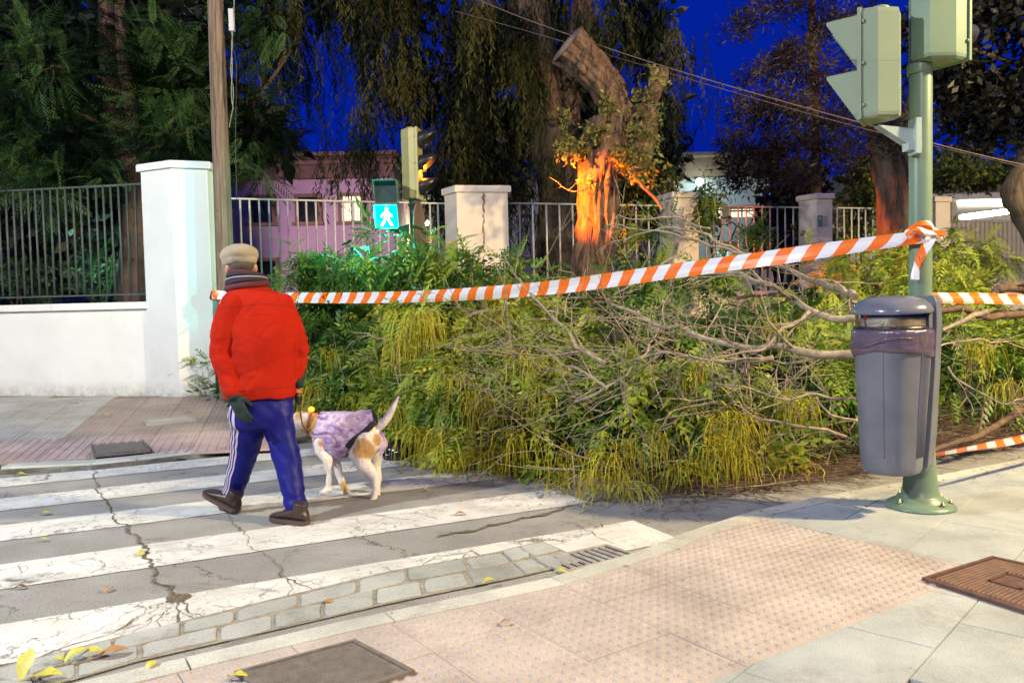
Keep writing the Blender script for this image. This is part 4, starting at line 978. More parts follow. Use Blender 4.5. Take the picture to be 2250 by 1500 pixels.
for pts, ra, rb, m_, sb in (
    (BP((1900, 702, 5.6), (1830, 697, 5.7), (1785, 692, 5.8), (1745, 650, 5.9), (1690, 625, 6.1), (1610, 600, 6.4), (1540, 590, 6.8)), .030, .010, TWIG, 9),
    (BP((1900, 782, 5.5), (1800, 778, 5.6), (1720, 765, 5.7), (1640, 772, 5.8), (1560, 745, 5.9), (1450, 715, 6.2), (1340, 660, 6.8), (1265, 655, 7.2)), .034, .008, TWIG, 12),
    (BP((1785, 692, 5.78), (1740, 718, 5.7), (1690, 750, 5.6), (1640, 775, 5.55), (1575, 788, 5.5)), .018, .006, TWIG, 5),
    (BP((1700, 790, 5.6), (1600, 790, 5.6), (1480, 775, 5.7), (1360, 800, 5.9)), .022, .006, TWIG, 8),
    (BP((1880, 650, 5.9), (1850, 640, 6.5), (1780, 612, 7.2), (1700, 575, 8.0), (1580, 545, 8.6), (1470, 510, 9.0), (1330, 492, 9.4)), .03, .008, TWIG, 12),
    (BP((1640, 560, 8.4), (1560, 520, 8.7), (1510, 500, 8.9), (1430, 500, 9.1), (1345, 540, 9.3)), .018, .005, TWIG, 9),
    (BP((1560, 500, 8.8), (1470, 470, 9.0), (1420, 485, 9.0), (1360, 475, 9.3), (1345, 488, 9.3)), .014, .004, TWIG, 7),
    (BP((1500, 560, 8.5), (1400, 610, 8.0), (1350, 645, 7.8)), .012, .004, TWIG, 5),
    (BP((1330, 800, 5.75), (1290, 780, 5.8), (1230, 720, 6.2), (1165, 640, 7.0), (1130, 600, 7.6)), .018, .005, TWIG, 8),
    (BP((1340, 850, 5.7), (1250, 800, 6.0), (1180, 770, 6.4), (1080, 745, 7.0)), .014, .004, TWIG, 6),
    (BP((1110, 690, 7.5), (1060, 680, 7.6), (1030, 700, 7.7)), .025, .012, TWIG, 1),
    (BP((1270, 880, 5.8), (1330, 860, 5.7), (1400, 800, 5.8), (1440, 740, 6.2), (1460, 690, 6.5)), .014, .004, TWIG, 4),
    (BP((1240, 700, 6.8), (1245, 650, 7.0), (1262, 630, 7.2)), .010, .003, TWIG, 1),
    (BP((870, 760, 7.4), (820, 735, 7.6), (770, 725, 7.9)), .010, .003, TWIG, 2),
    (BP((880, 870, 7.0), (870, 800, 7.2), (870, 750, 7.5), (900, 735, 7.5)), .007, .003, TWIG, 1),
    (BP((1880, 880, 5.5), (1800, 870, 5.5), (1720, 880, 5.5), (1640, 850, 5.6), (1560, 840, 5.7)), .012, .004, TWIG, 6),
    (BP((1890, 930, 5.5), (1800, 900, 5.4), (1790, 880, 5.5), (1740, 850, 5.7)), .010, .003, TWIG, 3),
    (BP((1860, 960, 5.6), (1780, 940, 5.5), (1690, 930, 5.4), (1600, 890, 5.5)), .014, .004, TWIG, 7),
    (BP((2040, 690, 6.6), (2100, 680, 6.6), (2160, 692, 6.7), (2260, 690, 6.8), (2400, 700, 7.0)), .026, .036, TWIGB, 5),
    (BP((2070, 725, 6.5), (2120, 712, 6.5), (2155, 690, 6.6), (2170, 680, 6.6)), .014, .028, TWIG, 2),
    (BP((2050, 990, 6.0), (2140, 960, 6.1), (2260, 900, 6.3), (2400, 850, 6.5)), .016, .036, TWIGB, 7),
    (BP((2050, 770, 6.3), (2130, 740, 6.5), (2250, 760, 6.7)), .008, .005, TWIG, 4),
    (BP((2080, 800, 6.3), (2130, 860, 6.2), (2200, 890, 6.2), (2260, 885, 6.3)), .009, .004, TWIG, 4)):
    limb(pts, ra, rb, m_, T, sub=sb, wob=.05)
# cut stub with bare end, right edge
st = BP((2190, 636, 7.4), (2225, 628, 7.4), (2300, 640, 7.5))
limb(st, .042, .06, TWIGB, T, 'branch', sub=4, k=1); mb = MB(); d_ = (st[0] - st[1]).normalized(); s_, u_ = frame(d_); mb.add([st[0] + d_ * .004 + (s_ * math.cos(a) + u_ * math.sin(a)) * .040 for a in lin(0, 2 * math.pi * 11 / 12, 12)], [list(range(12))]); mb.build('cut_end', emis('x', (0, 0, 0), 0) if False else CUTW, T)
# fine twigs over the heap, and the litter of sticks along its foot
def sticks(name, n, where, rmin, rmax, lmin, lmax, mat, flat=False, tri=4):
    mb = MB()
    for _ in range(n):
        p, d0 = where(); l = random.uniform(lmin, lmax); v = d0; q = [p]; cv = Vector((random.gauss(0, .25), random.gauss(0, .15), random.gauss(0, .05 if flat else .25)))
        for s_ in range(5): v = (v + cv * .5 + Vector((random.gauss(0, .09), random.gauss(0, .09), random.gauss(0, .03 if flat else .09)))).normalized(); q.append(q[-1] + v * l / 5)
        if flat:
            for z_ in q: z_.z = max(.01, z_.z)
        r_ = random.uniform(rmin, rmax); mb.tube(q, [r_ * (1 - .14 * s_) for s_ in range(6)], tri, cap=False)
        if random.random() < .5: j = random.randint(2, 4); w = (v + Vector((random.gauss(0, .8), random.gauss(0, .4), random.gauss(0, .6 if not flat else .1)))).normalized(); mb.tube([q[j], q[j] + w * l * .2, q[j] + w * l * .4], [r_ * .6, r_ * .5, r_ * .3], tri, cap=False)
    o = mb.build(name, mat, T); o['kind'] = 'stuff'; return o
def w1_():
    x = random.choice((random.gauss(1600, 230), random.gauss(1450, 230), random.uniform(900, 2250))); y = random.gauss(800, 120); p = onpile(min(2250, max(1130, x)), min(1050, max(600, y)), random.uniform(.02, .22))
    return p, Vector((random.gauss(-.7, .6), random.gauss(-.2, .35), random.gauss(.05, .5))).normalized()
sticks('twigs', 400, w1_, .0022, .0065, .25, .95, TWIG)
def w3_():
    p = onpile(random.uniform(700, 1400), random.uniform(620, 900), .1); return p, Vector((random.gauss(0, .6), -.2, random.gauss(.3, .5))).normalized()
sticks('leafy_stems', 90, w3_, .002, .004, .2, .6, TWIG)
def w2_():
    x = random.uniform(1.15, 5.2); f_ = itp(front, x); Y = f_ - .34 * random.random() ** 1.3 + abs(random.gauss(0, .36)); zz = .0 if Y < f_ + .1 else (Y - f_) * .35
    return Vector((x, Y, .02 + random.random() * (.05 + zz))), Vector((random.gauss(1, .5) * random.choice((-1, 1)), random.gauss(0, .45), random.gauss(0, .06))).normalized()
sticks('stick_litter', 3400, w2_, .0018, .006, .1, .55, TWIGB, True, 3)
sticks('pale_sticks', 420, w2_, .0018, .005, .15, .6, TWIG, True, 3)
def w4_():
    x = random.uniform(-1.2, 2.2); return Vector((x, itp(front, x) - random.random() ** 2 * .7, .012)), Vector((random.gauss(0, 1), random.gauss(0, 1), 0)).normalized()
sticks('loose_sticks', 120, w4_, .0015, .003, .03, .18, TWIGB, True, 3)
# leaf crumbs on the road and pavement
V = []; F = []; TN = []
for _ in range(1500):
    x = random.uniform(-1.4, 4.4); y = itp(front, x) - random.random() ** 2.2 * 1.1; s_ = random.uniform(.006, .022); a = random.uniform(0, 6.3); z = .012 if y > 0 else 0
    if x > 1.3: z = ZP + .006
    d_ = Vector((math.cos(a), math.sin(a), random.gauss(0, .15))) * s_; n_ = Vector((-math.sin(a), math.cos(a), .1)) * s_ * .35; p = Vector((x, y, z)); b0 = len(V); V += [p - d_, p + n_, p + d_, p - n_]; F.append([b0, b0 + 1, b0 + 2, b0 + 3]); TN += [random.random()] * 4
o = quads('leaf_crumbs', V, F, leafmat('crumb', [(0, (.10, .07, .03)), (.5, (.22, .2, .04)), (1, (.35, .33, .08))], .1), T, TN); o['kind'] = 'stuff'

# ================================================================== STANDING TREES
def trunk(name, paths, mat, parent, n=20, fl=.10, lobes=5):
    """paths: list of (list of (px,py,Y), list of radii)"""
    mb = MB()
    for pts, rad in paths:
        P_ = [Q(*p) if isinstance(p, tuple) else p for p in pts]; m = len(P_); K = (14 if n < 30 else 26) * (m - 1); rr = []; sd, up = frame(P_[1] - P_[0])
        ts = lin(0, m - 1, K)
        def cr(A_, t):
            i = min(int(t), m - 2); f = t - i; p0, p1, p2_, p3_ = A_[max(i - 1, 0)], A_[i], A_[i + 1], A_[min(i + 2, m - 1)]
            return ((p1 * 2) + (p2_ - p0) * f + (p0 * 2 - p1 * 5 + p2_ * 4 - p3_) * f * f + (p1 * 3 - p0 - p2_ * 3 + p3_) * f ** 3) * .5
        C_ = [cr(P_, t) for t in ts]
        for i, c in enumerate(C_):
            d_ = (C_[min(i + 1, K - 1)] - C_[max(i - 1, 0)]).normalized(); sd = (sd - d_ * sd.dot(d_)).normalized(); up = sd.cross(d_); r_ = float(np.interp(ts[i], range(m), rad)); ring = []
            for k in range(n):
                a = 2 * math.pi * k / n; v = sd * math.cos(a) + up * math.sin(a)
                q = 1 + fl * math.sin(a * lobes + 1.3 * math.sin(i * .12)) * .5 + fl * 1.6 * noise.noise((c * 1.5 + v * 1.2)) + fl * .9 * noise.noise(Vector((v.x * 6, v.y * 6, c.z * 1.7 + v.z * 3)))
                if n >= 24: rg = 1 - abs(noise.noise(Vector((v.x * 4.2 + .7 * noise.noise(c * 1.7), v.y * 4.2, c.z * 1.1 + v.z * 4.2)))) * 3.2; q += .17 * (rg if n >= 30 else rg * .35) + .05 * noise.noise(Vector((v.x * 11, v.y * 11, c.z * 4)))
                ring.append(c + v * r_ * q)
            rr.append(ring)
        mb.rings(rr, 0, True, True)
    return mb.build(name, mat, parent)
# broken trunk lit by the amber light
b0 = Q(1303, 700, 11.2); t = thing('broken_tree', 'thick broken trunk with sawn limb, glowing orange from the traffic light', 'tree', (b0.x, 11.2, .2))
trunk('trunk', [([(1300, 760, 11.2), (1300, 640, 11.2), (1303, 560, 11.2), (1312, 480, 11.2), (1318, 400, 11.2), (1325, 330, 11.2), (1335, 265, 11.2)], [.34, .28, .25, .235, .25, .27, .23])], BARK, t, 72, .13, 7)
trunk('limb', [([(1322, 350, 11.2), (1345, 295, 11.15), (1352, 240, 11.08), (1330, 185, 11.0), (1292, 140, 10.9), (1246, 98, 10.8)], [.24, .20, .19, .20, .215, .24])], BARK, t, 64, .16, 6)
trunk('limb', [([(1345, 380, 11.3), (1388, 330, 11.4), (1410, 275, 11.45), (1425, 225, 11.45), (1443, 185, 11.5), (1448, 150, 11.5)], [.20, .22, .19, .13, .10, .11])], BARK, t, 40, .2, 5)
p = Q(1240, 98, 10.8); d_ = (Q(1246, 98, 10.8) - Q(1292, 140, 10.9)).normalized(); p = Q(1246, 98, 10.8); s_, u_ = frame(d_); mb = MB()
mb.rings([[p + d_ * .004 + (s_ * math.cos(a) + u_ * math.sin(a)) * .27 * k for a in lin(0, 2 * math.pi * 19 / 20, 20)] for k in (1, .55)] + [[p + d_ * .012 + (s_ * math.cos(a) + u_ * math.sin(a)) * .11 for a in lin(0, 2 * math.pi * 19 / 20, 20)]]); mb.build('cut_end', CUTW, t)
limb(BP((1345, 350, 11.0), (1385, 370, 10.9), (1400, 400, 10.9), (1440, 435, 10.9), (1455, 460, 10.9)), .03, .02, BARKD, t, 'dead_twig', 0)
limb(BP((1290, 410, 10.9), (1265, 422, 10.8), (1255, 420, 10.8)), .012, .004, TWIG, t, 'dead_twig', 1)
VINE = leafmat('vine_leaf', [(0, (.10, .12, .03)), (.5, (.26, .24, .06)), (1, (.40, .34, .10))], .3, .5)
pos = []; dr = []; sc = []; tn = []; TF = [tuft(12, .10, .10, .05, s_) for s_ in range(3)]
for px, py, r_, n in ((1245, 315, .12, 22), (1265, 335, .16, 26), (1295, 305, .14, 16), (1360, 350, .14, 26), (1388, 340, .11, 16), (1320, 290, .12, 12), (1240, 245, .08, 9), (1335, 215, .10, 12), (1350, 235, .10, 12), (1405, 330, .08, 8), (1235, 285, .05, 5), (1290, 400, .08, 5)):
    for _ in range(int(n * .55)): v = Vector((random.gauss(0, .6), random.gauss(0, .35), random.gauss(0, .5))) * r_; pos.append(Q(px, py, 10.86) + v); dr.append(Vector((random.gauss(0, 1), -.5, random.gauss(-.5, .6)))); sc.append(random.uniform(.5, 1.0)); tn.append(random.random())
scatter('vine_foliage', TF, pos, dr, sc, VINE, t, tn)
# ivy / shoots catching orange at the railing
TB = [tuft(14, .17, .13, .075, s_ + 15) for s_ in range(3)]
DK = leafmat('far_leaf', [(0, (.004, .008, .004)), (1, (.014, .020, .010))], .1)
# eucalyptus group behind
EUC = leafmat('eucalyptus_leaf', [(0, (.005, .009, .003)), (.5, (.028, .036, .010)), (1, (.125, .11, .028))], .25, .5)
DR = [drape(11, .95, .14, .024, s_) for s_ in range(4)]
t = thing('eucalyptus_tree', 'huge drooping dark eucalyptus behind the fence, centre', 'tree', (Q(1235, 500, 16).x, 16, .15))
trunk('trunk', [([(1250, 700, 16), (1245, 560, 16), (1238, 440, 16), (1225, 330, 16), (1200, 200, 16), (1165, 60, 16), (1140, -120, 16)], [.62, .55, .5, .5, .45, .38, .3])], BARKD, t, 26, .1, 5)
trunk('limb', [([(1232, 380, 15.9), (1250, 250, 15.8), (1262, 120, 15.7), (1280, 0, 15.6), (1300, -150, 15.5)], [.28, .24, .2, .17, .14]), ([(1215, 260, 15.6), (1208, 190, 15.4), (1190, 130, 15.2)], [.18, .14, .09]), ([(1330, 120, 15.5), (1290, 30, 15.5), (1280, -100, 15.5)], [.10, .12, .12])], BARKR, t, 16, .08, 4)
def cloud(parent, name, blobs, temps, mat, mode, tones=(0, .8), sc_=(.7, 1.2), gap=-.13):
    pos = []; dr = []; sc = []; tn = []
    for px, py, Y, rx, rz, n in blobs:
        c = Q(px, py, Y); s_ = Y / FPX
        for _ in range(n):
            a = random.uniform(0, 6.28); q = random.random() ** .5; v = Vector((math.cos(a) * q * rx * s_, random.gauss(0, .5), math.sin(a) * q * rz * s_)); p = c + v
            if noise.noise(Vector((p.x * 1.1, p.y * .5, p.z * 1.0)) + Vector((3, 1, 5))) < gap and random.random() < .9: continue
            pos.append(p); sc.append(random.uniform(*sc_)); tn.append(tones[0] + (tones[1] - tones[0]) * max(0, min(1, .42 + 1.5 * noise.noise(p * 1.5 + Vector((5, 2, 8))) + random.uniform(-.16, .16))))
            if mode == 'hang': dr.append(Vector((random.gauss(0, .18), random.gauss(0, .18), -1)))
            elif mode == 'out': dr.append(v.normalized() + Vector((random.gauss(0, .5), -.3 + random.gauss(0, .4), -.2 + random.gauss(0, .5))))
            else: dr.append(Vector((random.gauss(0, 1), random.gauss(0, 1), random.gauss(0, 1))))
    return scatter(name, temps, pos, dr, sc, mat, parent, tn)
cloud(t, 'crown', [(760, -20, 15, 260, 130, 620), (900, 60, 15, 190, 130, 620), (700, 60, 15, 110, 110, 220), (980, 190, 15.5, 130, 140, 520), (1040, 300, 15.5, 95, 110, 460), (880, 190, 15, 80, 100, 150), (790, 230, 14.8, 55, 110, 170), (715, 290, 14.5, 28, 90, 80), (1080, 120, 15, 110, 200, 700), (1140, 330, 15.5, 90, 110, 430), (1300, 60, 14.8, 180, 110, 780), (1410, 130, 14.8, 75, 160, 420), (1430, 290, 14.8, 60, 110, 260), (1180, 400, 15.5, 50, 50, 70), (960, 330, 15.3, 60, 70, 180), (1390, 400, 15, 80, 70, 200), (1040, 400, 15.6, 90, 50, 240), (1240, 250, 16.8, 80, 120, 380), (620, 60, 14.6, 90, 110, 260), (1330, 330, 14, 70, 60, 120), (800, 300, 14.8, 28, 70, 40), (1530, 130, 14.5, 35, 70, 16), (1550, 200, 14.5, 15, 30, 5)], DR, EUC, 'hang', (0, 1), (.6, 1.15), .0)
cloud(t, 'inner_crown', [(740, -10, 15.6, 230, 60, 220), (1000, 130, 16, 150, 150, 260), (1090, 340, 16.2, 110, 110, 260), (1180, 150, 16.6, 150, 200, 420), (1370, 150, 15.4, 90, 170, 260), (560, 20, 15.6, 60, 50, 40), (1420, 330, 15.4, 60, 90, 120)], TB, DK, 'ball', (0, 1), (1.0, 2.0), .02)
# cedar-like tree at the left
CED = leafmat('feathery_leaf', [(0, (.005, .012, .006)), (.5, (.025, .065, .018)), (1, (.13, .24, .07))], .2, .4, .5)
FE = [frond(9, .42, .12, .018, .35, .5, 42), frond(8, .36, .13, .016, .6, .5, 38), frond(10, .46, .11, .016, .15, .5, 45)]
CED.node_tree.nodes['Principled BSDF'].inputs['Specular IOR Level'].default_value = .15; EUC.node_tree.nodes['Principled BSDF'].inputs['Specular IOR Level'].default_value = .15
t = thing('feathery_tree', 'dark feathery tree with brown trunk behind the left railing', 'tree', (Q(280, 500, 13).x, 13, .15))
trunk('trunk', [([(300, 720, 13), (300, 500, 13), (295, 380, 13), (262, 300, 13), (248, 200, 13), (238, 80, 13), (228, -100, 13)], [.3, .25, .22, .20, .16, .13, .11]), ([(285, 360, 13), (288, 260, 12.9), (268, 100, 12.8), (262, -60, 12.8)], [.12, .10, .08, .07])], BARKR, t, 16, .1, 4)
for px, yy in ((60, 640), (75, 500), (318, 600)): pass
for pts in (((262, 300, 13), (200, 260, 12.6), (130, 235, 12.2)), ((290, 360, 13), (360, 300, 12.6), (420, 290, 12.4)), ((245, 180, 13), (170, 150, 12.7), (110, 145, 12.5)), ((296, 400, 13), (220, 390, 12.5), (120, 370, 12.1))): limb(BP(*pts), .05, .015, BARKR, t, 'bough', 3)
cloud(t, 'crown', [(60, 160, 12, 110, 90, 520), (50, 290, 11.8, 90, 70, 380), (150, 60, 13, 220, 80, 650), (360, 60, 13.4, 110, 110, 420), (130, 350, 12, 80, 50, 260), (200, 300, 13.6, 190, 130, 700), (385, 200, 13, 80, 120, 420), (400, 320, 12.6, 70, 60, 330), (300, 320, 13.6, 90, 80, 300), (80, 390, 11.5, 60, 30, 130), (90, 425, 10.9, 22, 18, 36), (180, 300, 11.9, 40, 40, 70), (250, 385, 12.3, 50, 30, 90), (20, 60, 13, 60, 90, 250), (100, 540, 14.5, 160, 110, 500), (290, 520, 14.6, 50, 110, 220), (550, 300, 13.5, 60, 60, 170), (560, 230, 14, 70, 60, 150), (470, 130, 14, 60, 130, 200), (600, 60, 14, 70, 50, 120), (560, 385, 13, 50, 22, 55), (620, 290, 13.6, 40, 30, 50), (440, 380, 12.9, 30, 40, 60), (545, 20, 14, 40, 60, 100)], FE, CED, 'out', (0, 1), (.7, 1.3), -.12)
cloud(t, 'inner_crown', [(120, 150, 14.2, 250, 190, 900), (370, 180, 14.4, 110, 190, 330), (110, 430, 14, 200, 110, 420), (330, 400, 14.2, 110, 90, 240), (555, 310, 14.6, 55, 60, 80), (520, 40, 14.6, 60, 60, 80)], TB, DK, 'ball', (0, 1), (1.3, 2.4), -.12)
limb(BP((520, 270, 14), (580, 200, 14), (640, 110, 14)), .05, .02, BARKR, t, 'bough', 3)
# cyan-lit shrub behind the left railing
SH = leafmat('shrub_leaf', [(0, (.05, .12, .06)), (1, (.28, .38, .22))], .3)
def shrub(px, py, Y, rx, rz, n, lab, mat=SH, name='shrub', temps=TF, tones=(0, 1), st=3, sc_=(.7, 1.2)):
    c = Q(px, py, Y); t = thing(name, lab, 'shrub', (c.x, Y, .15))
    for _ in range(st): limb([Vector((c.x + random.gauss(0, .1), Y, .15)), Vector((c.x + random.gauss(0, .15), Y, c.z * .6)), c + Vector((random.gauss(0, .25), 0, random.gauss(0, .2)))], .03, .012, BARKD, t, 'stem', 0)
    cloud(t, 'foliage', [(px, py, Y, rx, rz, n)], temps, mat, 'ball', tones, sc_); return t
shrub(205, 600, 14.8, 80, 38, 560, 'leafy shrub lit cyan low behind the left railing')
shrub(25, 620, 14.2, 40, 36, 130, 'yellowish shrub at the left edge behind the railing')
lamp_light('shrub_glow', 'POINT', Q(240, 560, 13.6), (.45, 1, .9), 26, .15, bpy.data.objects['parked_car'])
# right-hand trees
CL = leafmat('clumpy_leaf', [(0, (.022, .016, .01)), (.5, (.06, .04, .022)), (1, (.13, .085, .05))], .25)
TG = [tuft(16, .20, .13, .030, s_ + 5) for s_ in range(3)]
t = thing('slender_tree', 'slender tree with straight reddish trunk and clumped foliage behind the slim pillar', 'tree', (Q(1793, 500, 16.5).x, 16.5, .15))
trunk('trunk', [([(1797, 640, 16.5), (1795, 500, 16.5), (1793, 400, 16.5), (1792, 250, 16.5), (1786, 100, 16.5), (1780, -80, 16.5)], [.12, .11, .10, .09, .085, .07])], BARKR, t, 12, .04, 3)
blobs = []
for x0, y0, x1, y1, n in ((1790, 10, 1640, 30, 7), (1785, 100, 1650, 170, 9), (1640, 60, 1620, 70, 3), (1790, 250, 1610, 240, 8), (1790, 190, 1700, 120, 7), (1680, 250, 1590, 320, 6), (1760, 230, 1680, 230, 5), (1790, 300, 1640, 350, 8), (1795, 60, 1900, 30, 7), (1795, 160, 1880, 200, 6), (1795, 260, 1890, 290, 7), (1800, 330, 1900, 360, 7), (1620, 330, 1600, 400, 6), (1700, 300, 1720, 400, 8), (1870, 120, 1990, 60, 6), (1880, 240, 1990, 250, 5), (1660, 380, 1760, 400, 8)):
    limb(BP((x0, y0, 16.4), ((x0 + x1) / 2, (y0 + y1) / 2 - 8, 16.2), (x1, y1, 16)), .03, .012, BARKR, t, 'bough', 2)
    for k in range(n): f = k / max(1, n - 1); blobs.append((x0 + (x1 - x0) * f + random.gauss(0, 9), y0 + (y1 - y0) * f + random.gauss(0, 8), 16 + random.gauss(0, .4), 22, 14, 15))
cloud(t, 'crown', [b_[:5] + (10,) for b_ in blobs], TG, CL, 'ball', (0, 1), (.7, 1.2), -.9)
t = thing('dark_trunk_tree', 'stout dark tree trunk standing left of the green pole', 'tree', (Q(1965, 500, 12.6).x, 12.6, .2))
trunk('trunk', [([(1966, 700, 12.6), (1966, 540, 12.6), (1963, 440, 12.6), (1955, 360, 12.6), (1945, 305, 12.6)], [.27, .25, .23, .25, .30])], BARKD, t, 28, .14, 7)
trunk('limb', [([(1950, 330, 12.6), (1925, 290, 12.6), (1880, 240, 12.6), (1850, 170, 12.7)], [.16, .11, .07, .04]), ([(1955, 330, 12.6), (1985, 280, 12.6), (2010, 200, 12.6), (2000, 60, 12.6)], [.17, .12, .09, .06])], BARKD, t, 14, .1, 4)
cloud(t, 'crown', [(1940, 310, 12.6, 60, 30, 90), (1880, 230, 12.7, 40, 40, 50), (1990, 250, 12.8, 40, 60, 50)], TG, CL, 'ball', (0, .8), (.5, .9))
mb = MB(); q = Q(1974, 574, 12.3); mb.box(q, (.22, .012, .26)); o = mb.build('warning_poster', simple('poster_yellow', (.75, .55, .12), (.6, .4, .1), 9, .5), at=q); tag(o, 'small yellow poster on the dark trunk beside the green pole', 'poster')
t = thing('dark_leaf_tree', 'black silhouetted broadleaf tree hanging in at the top right corner', 'tree', (Q(2262, 500, 9.5).x, 9.5, .2))
trunk('trunk', [([(2300, 760, 9.5), (2290, 560, 9.5), (2262, 470, 9.5), (2238, 425, 9.5), (2262, 370, 9.5), (2285, 300, 9.6), (2320, 150, 9.6)], [.16, .16, .19, .17, .15, .15, .14])], BARKD, t, 18, .1, 4)
BD = leafmat('dark_broad_leaf', [(0, (.003, .004, .002)), (1, (.009, .010, .005))], .15)
cloud(t, 'crown', [(2190, 40, 9.6, 90, 60, 190), (2120, 100, 9.6, 50, 50, 70), (2180, 150, 9.6, 80, 40, 130), (2110, 190, 9.6, 42, 16, 34), (2200, 220, 9.6, 60, 40, 110), (2140, 245, 9.6, 42, 14, 30), (2210, 290, 9.6, 50, 34, 80), (2250, 120, 9.6, 60, 160, 330), (2060, 30, 9.6, 40, 30, 36), (2090, 150, 9.6, 34, 16, 24)], TB, BD, 'ball', (0, 1), (.6, 1.0))
limb(BP((2262, 300, 9.6), (2200, 240, 9.6), (2120, 200, 9.6)), .04, .01, BARKD, t, 'bough', 2)
limb(BP((2262, 150, 9.6), (2170, 120, 9.6), (2090, 90, 9.6)), .04, .01, BARKD, t, 'bough', 2)
YG = leafmat('lamp_lit_leaf', [(0, (.05, .08, .015)), (.5, (.14, .18, .03)), (1, (.34, .36, .06))], .35)
shrub(1912, 400, 15.6, 28, 52, 300, 'yellow green bush over the railing left of the dark trunk', YG)
shrub(2090, 370, 16.5, 45, 42, 330, 'olive bush over the wall right of the green pole', YG, tones=(0, .6), st=0)
shrub(2170, 385, 17, 45, 30, 260, 'pale bush below the dark silhouetted tree', YG, tones=(0, .5), st=0)
shrub(1680, 500, 14.9, 30, 60, 60, 'thin shrub growing through the railing at the teal entrance', YG, tones=(0, .5))
cloud(bpy.data.objects['broken_tree'], 'ivy', [(1400, 300, 11.1, 45, 60, 60), (1425, 210, 11.3, 28, 30, 26), (1400, 380, 11.1, 40, 40, 40)], TF, VINE, 'ball', (0, .5), (.5, .9), -.9)
shrub(1420, 430, 14.6, 60, 60, 300, 'dark shrub behind the railing right of the orange trunk', VINE, tones=(0, .5))
shrub(1880, 480, 15.4, 35, 60, 200, 'leafy shrub behind the railing right of the slim pillar', YG, tones=(0, .6))
shrub(1552, 470, 14.6, 22, 50, 60, 'dark shrub before the bright lamp', VINE, tones=(0, .6))
# far dark trees closing the gaps behind the buildings
for x_, y_, rx, rz, n, lab in ((1745, 480, 60, 110, 260, 'dark far tree between the lilac wing and the walkway'), (400, 470, 60, 120, 250, 'dark far tree left of the pink building'), (90, 500, 230, 130, 700, 'dark far tree behind the left railing')):
    c = Q(x_, y_, 19); t = thing('far_tree', lab, 'tree', (c.x, 19, .15)); trunk('trunk', [([Vector((c.x, 19, .1)), Vector((c.x, 19, 1.5)), Vector((c.x + .1, 19, 3))], [.2, .17, .1])], BARKD, t, 10, .05, 3)
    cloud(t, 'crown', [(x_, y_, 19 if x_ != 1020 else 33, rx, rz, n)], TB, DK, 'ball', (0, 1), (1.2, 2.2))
# weeds at the foot of the pillar
c = Q(445, 862, 9.7); t = thing('weed', 'thin weed growing at the foot of the tall white pillar', 'plant', (c.x, 9.75, .28)); pos = []; dr = []; sc = []; tn = []
for _ in range(26): pos.append(Vector((c.x + random.gauss(0, .09), 9.72 + random.gauss(0, .03), .30 + random.random() ** 1.5 * .42))); dr.append(Vector((random.gauss(-.3, .6), -.3, random.uniform(-.1, .7)))); sc.append(random.uniform(.35, .6)); tn.append(random.uniform(.3, .9))
scatter('leaves', FR, pos, dr, sc, LEAFP, t, tn)
for k in range(4): limb([Vector((c.x + .03 * k - .05, 9.74, .27)), Vector((c.x + random.gauss(0, .05), 9.72, .45)), Vector((c.x + random.gauss(0, .12), 9.7, .68))], .003, .0015, TWIG, t, 'stem', 0, 4)
# ================================================================== WOODEN POLE, WIRES
pb = Q(485, 872, 9.55); t = thing('utility_pole', 'weathered wooden utility pole behind the man beside the white pillar', 'pole', (pb.x, 9.55, .26))
mb = MB(); rr = []; nz = 90
for i in range(nz):
    z = .2 + 6.6 * i / (nz - 1); c = Vector((Q(486, 400, 9.55).x + (z - 1) * .004 + .012 * noise.noise(Vector((0, 0, z * .8))), 9.55, z)); ring = []
    r_ = .108 - .004 * z; knot = [(1.15, 200), (1.9, 320), (2.45, 250), (3.0, 330), (3.55, 260), (4.1, 300), (1.5, 240)]
    for k in range(28):
        a = 2 * math.pi * k / 28; q = 1 + .05 * noise.noise(Vector((math.cos(a) * 2.2, math.sin(a) * 2.2, z * .35))) + .02 * noise.noise(Vector((math.cos(a) * 9, math.sin(a) * 9, z * .6)))
        for kz, ka in knot:
            da = (a - R(ka) + math.pi) % (2 * math.pi) - math.pi; q += .12 * math.exp(-((z - kz) / .05) ** 2 - (da / .3) ** 2)
        ring.append(c + Vector((math.cos(a), math.sin(a), 0)) * r_ * q)
    rr.append(ring)
mb.rings(rr, 0, True, True); mb.build('shaft', WOOD, t)
q = Q(509, 45, 9.50); mb = MB(); mb.box(q, (.055, .05, .245)); mb.box(q + Vector((0, -.027, 0)), (.03, .006, .2)); mb.build('junction_box', simple('pale_grey_box', (.5, .49, .52), None, 5, .5), t)
CBL = simple('grey_cable', (.25, .24, .22), (.15, .14, .13), 20, .6); CBK = simple('black_cable', (.03, .03, .03), None, 9, .5)
for pts, m_ in ((((515, -30, 9.48), (514, 25, 9.46)), CBL), (((508, 68, 9.48), (512, 90, 9.46), (509, 120, 9.44), (506, 160, 9.44), (514, 200, 9.44), (511, 232, 9.44)), CBL), (((512, 68, 9.47), (508, 100, 9.42), (511, 150, 9.4), (508, 190, 9.42), (509, 225, 9.44), (513, 236, 9.44), (508, 255, 9.45), (504, 280, 9.46)), CBL), (((506, 90, 9.5), (520, 130, 9.5), (519, 200, 9.5), (517, 300, 9.5), (520, 440, 9.5)), CBK)):
    mb = MB(); mb.tube(chaikin(BP(*pts), 2), .006 if m_ is CBL else .004, 6); mb.build('cable', m_, t)
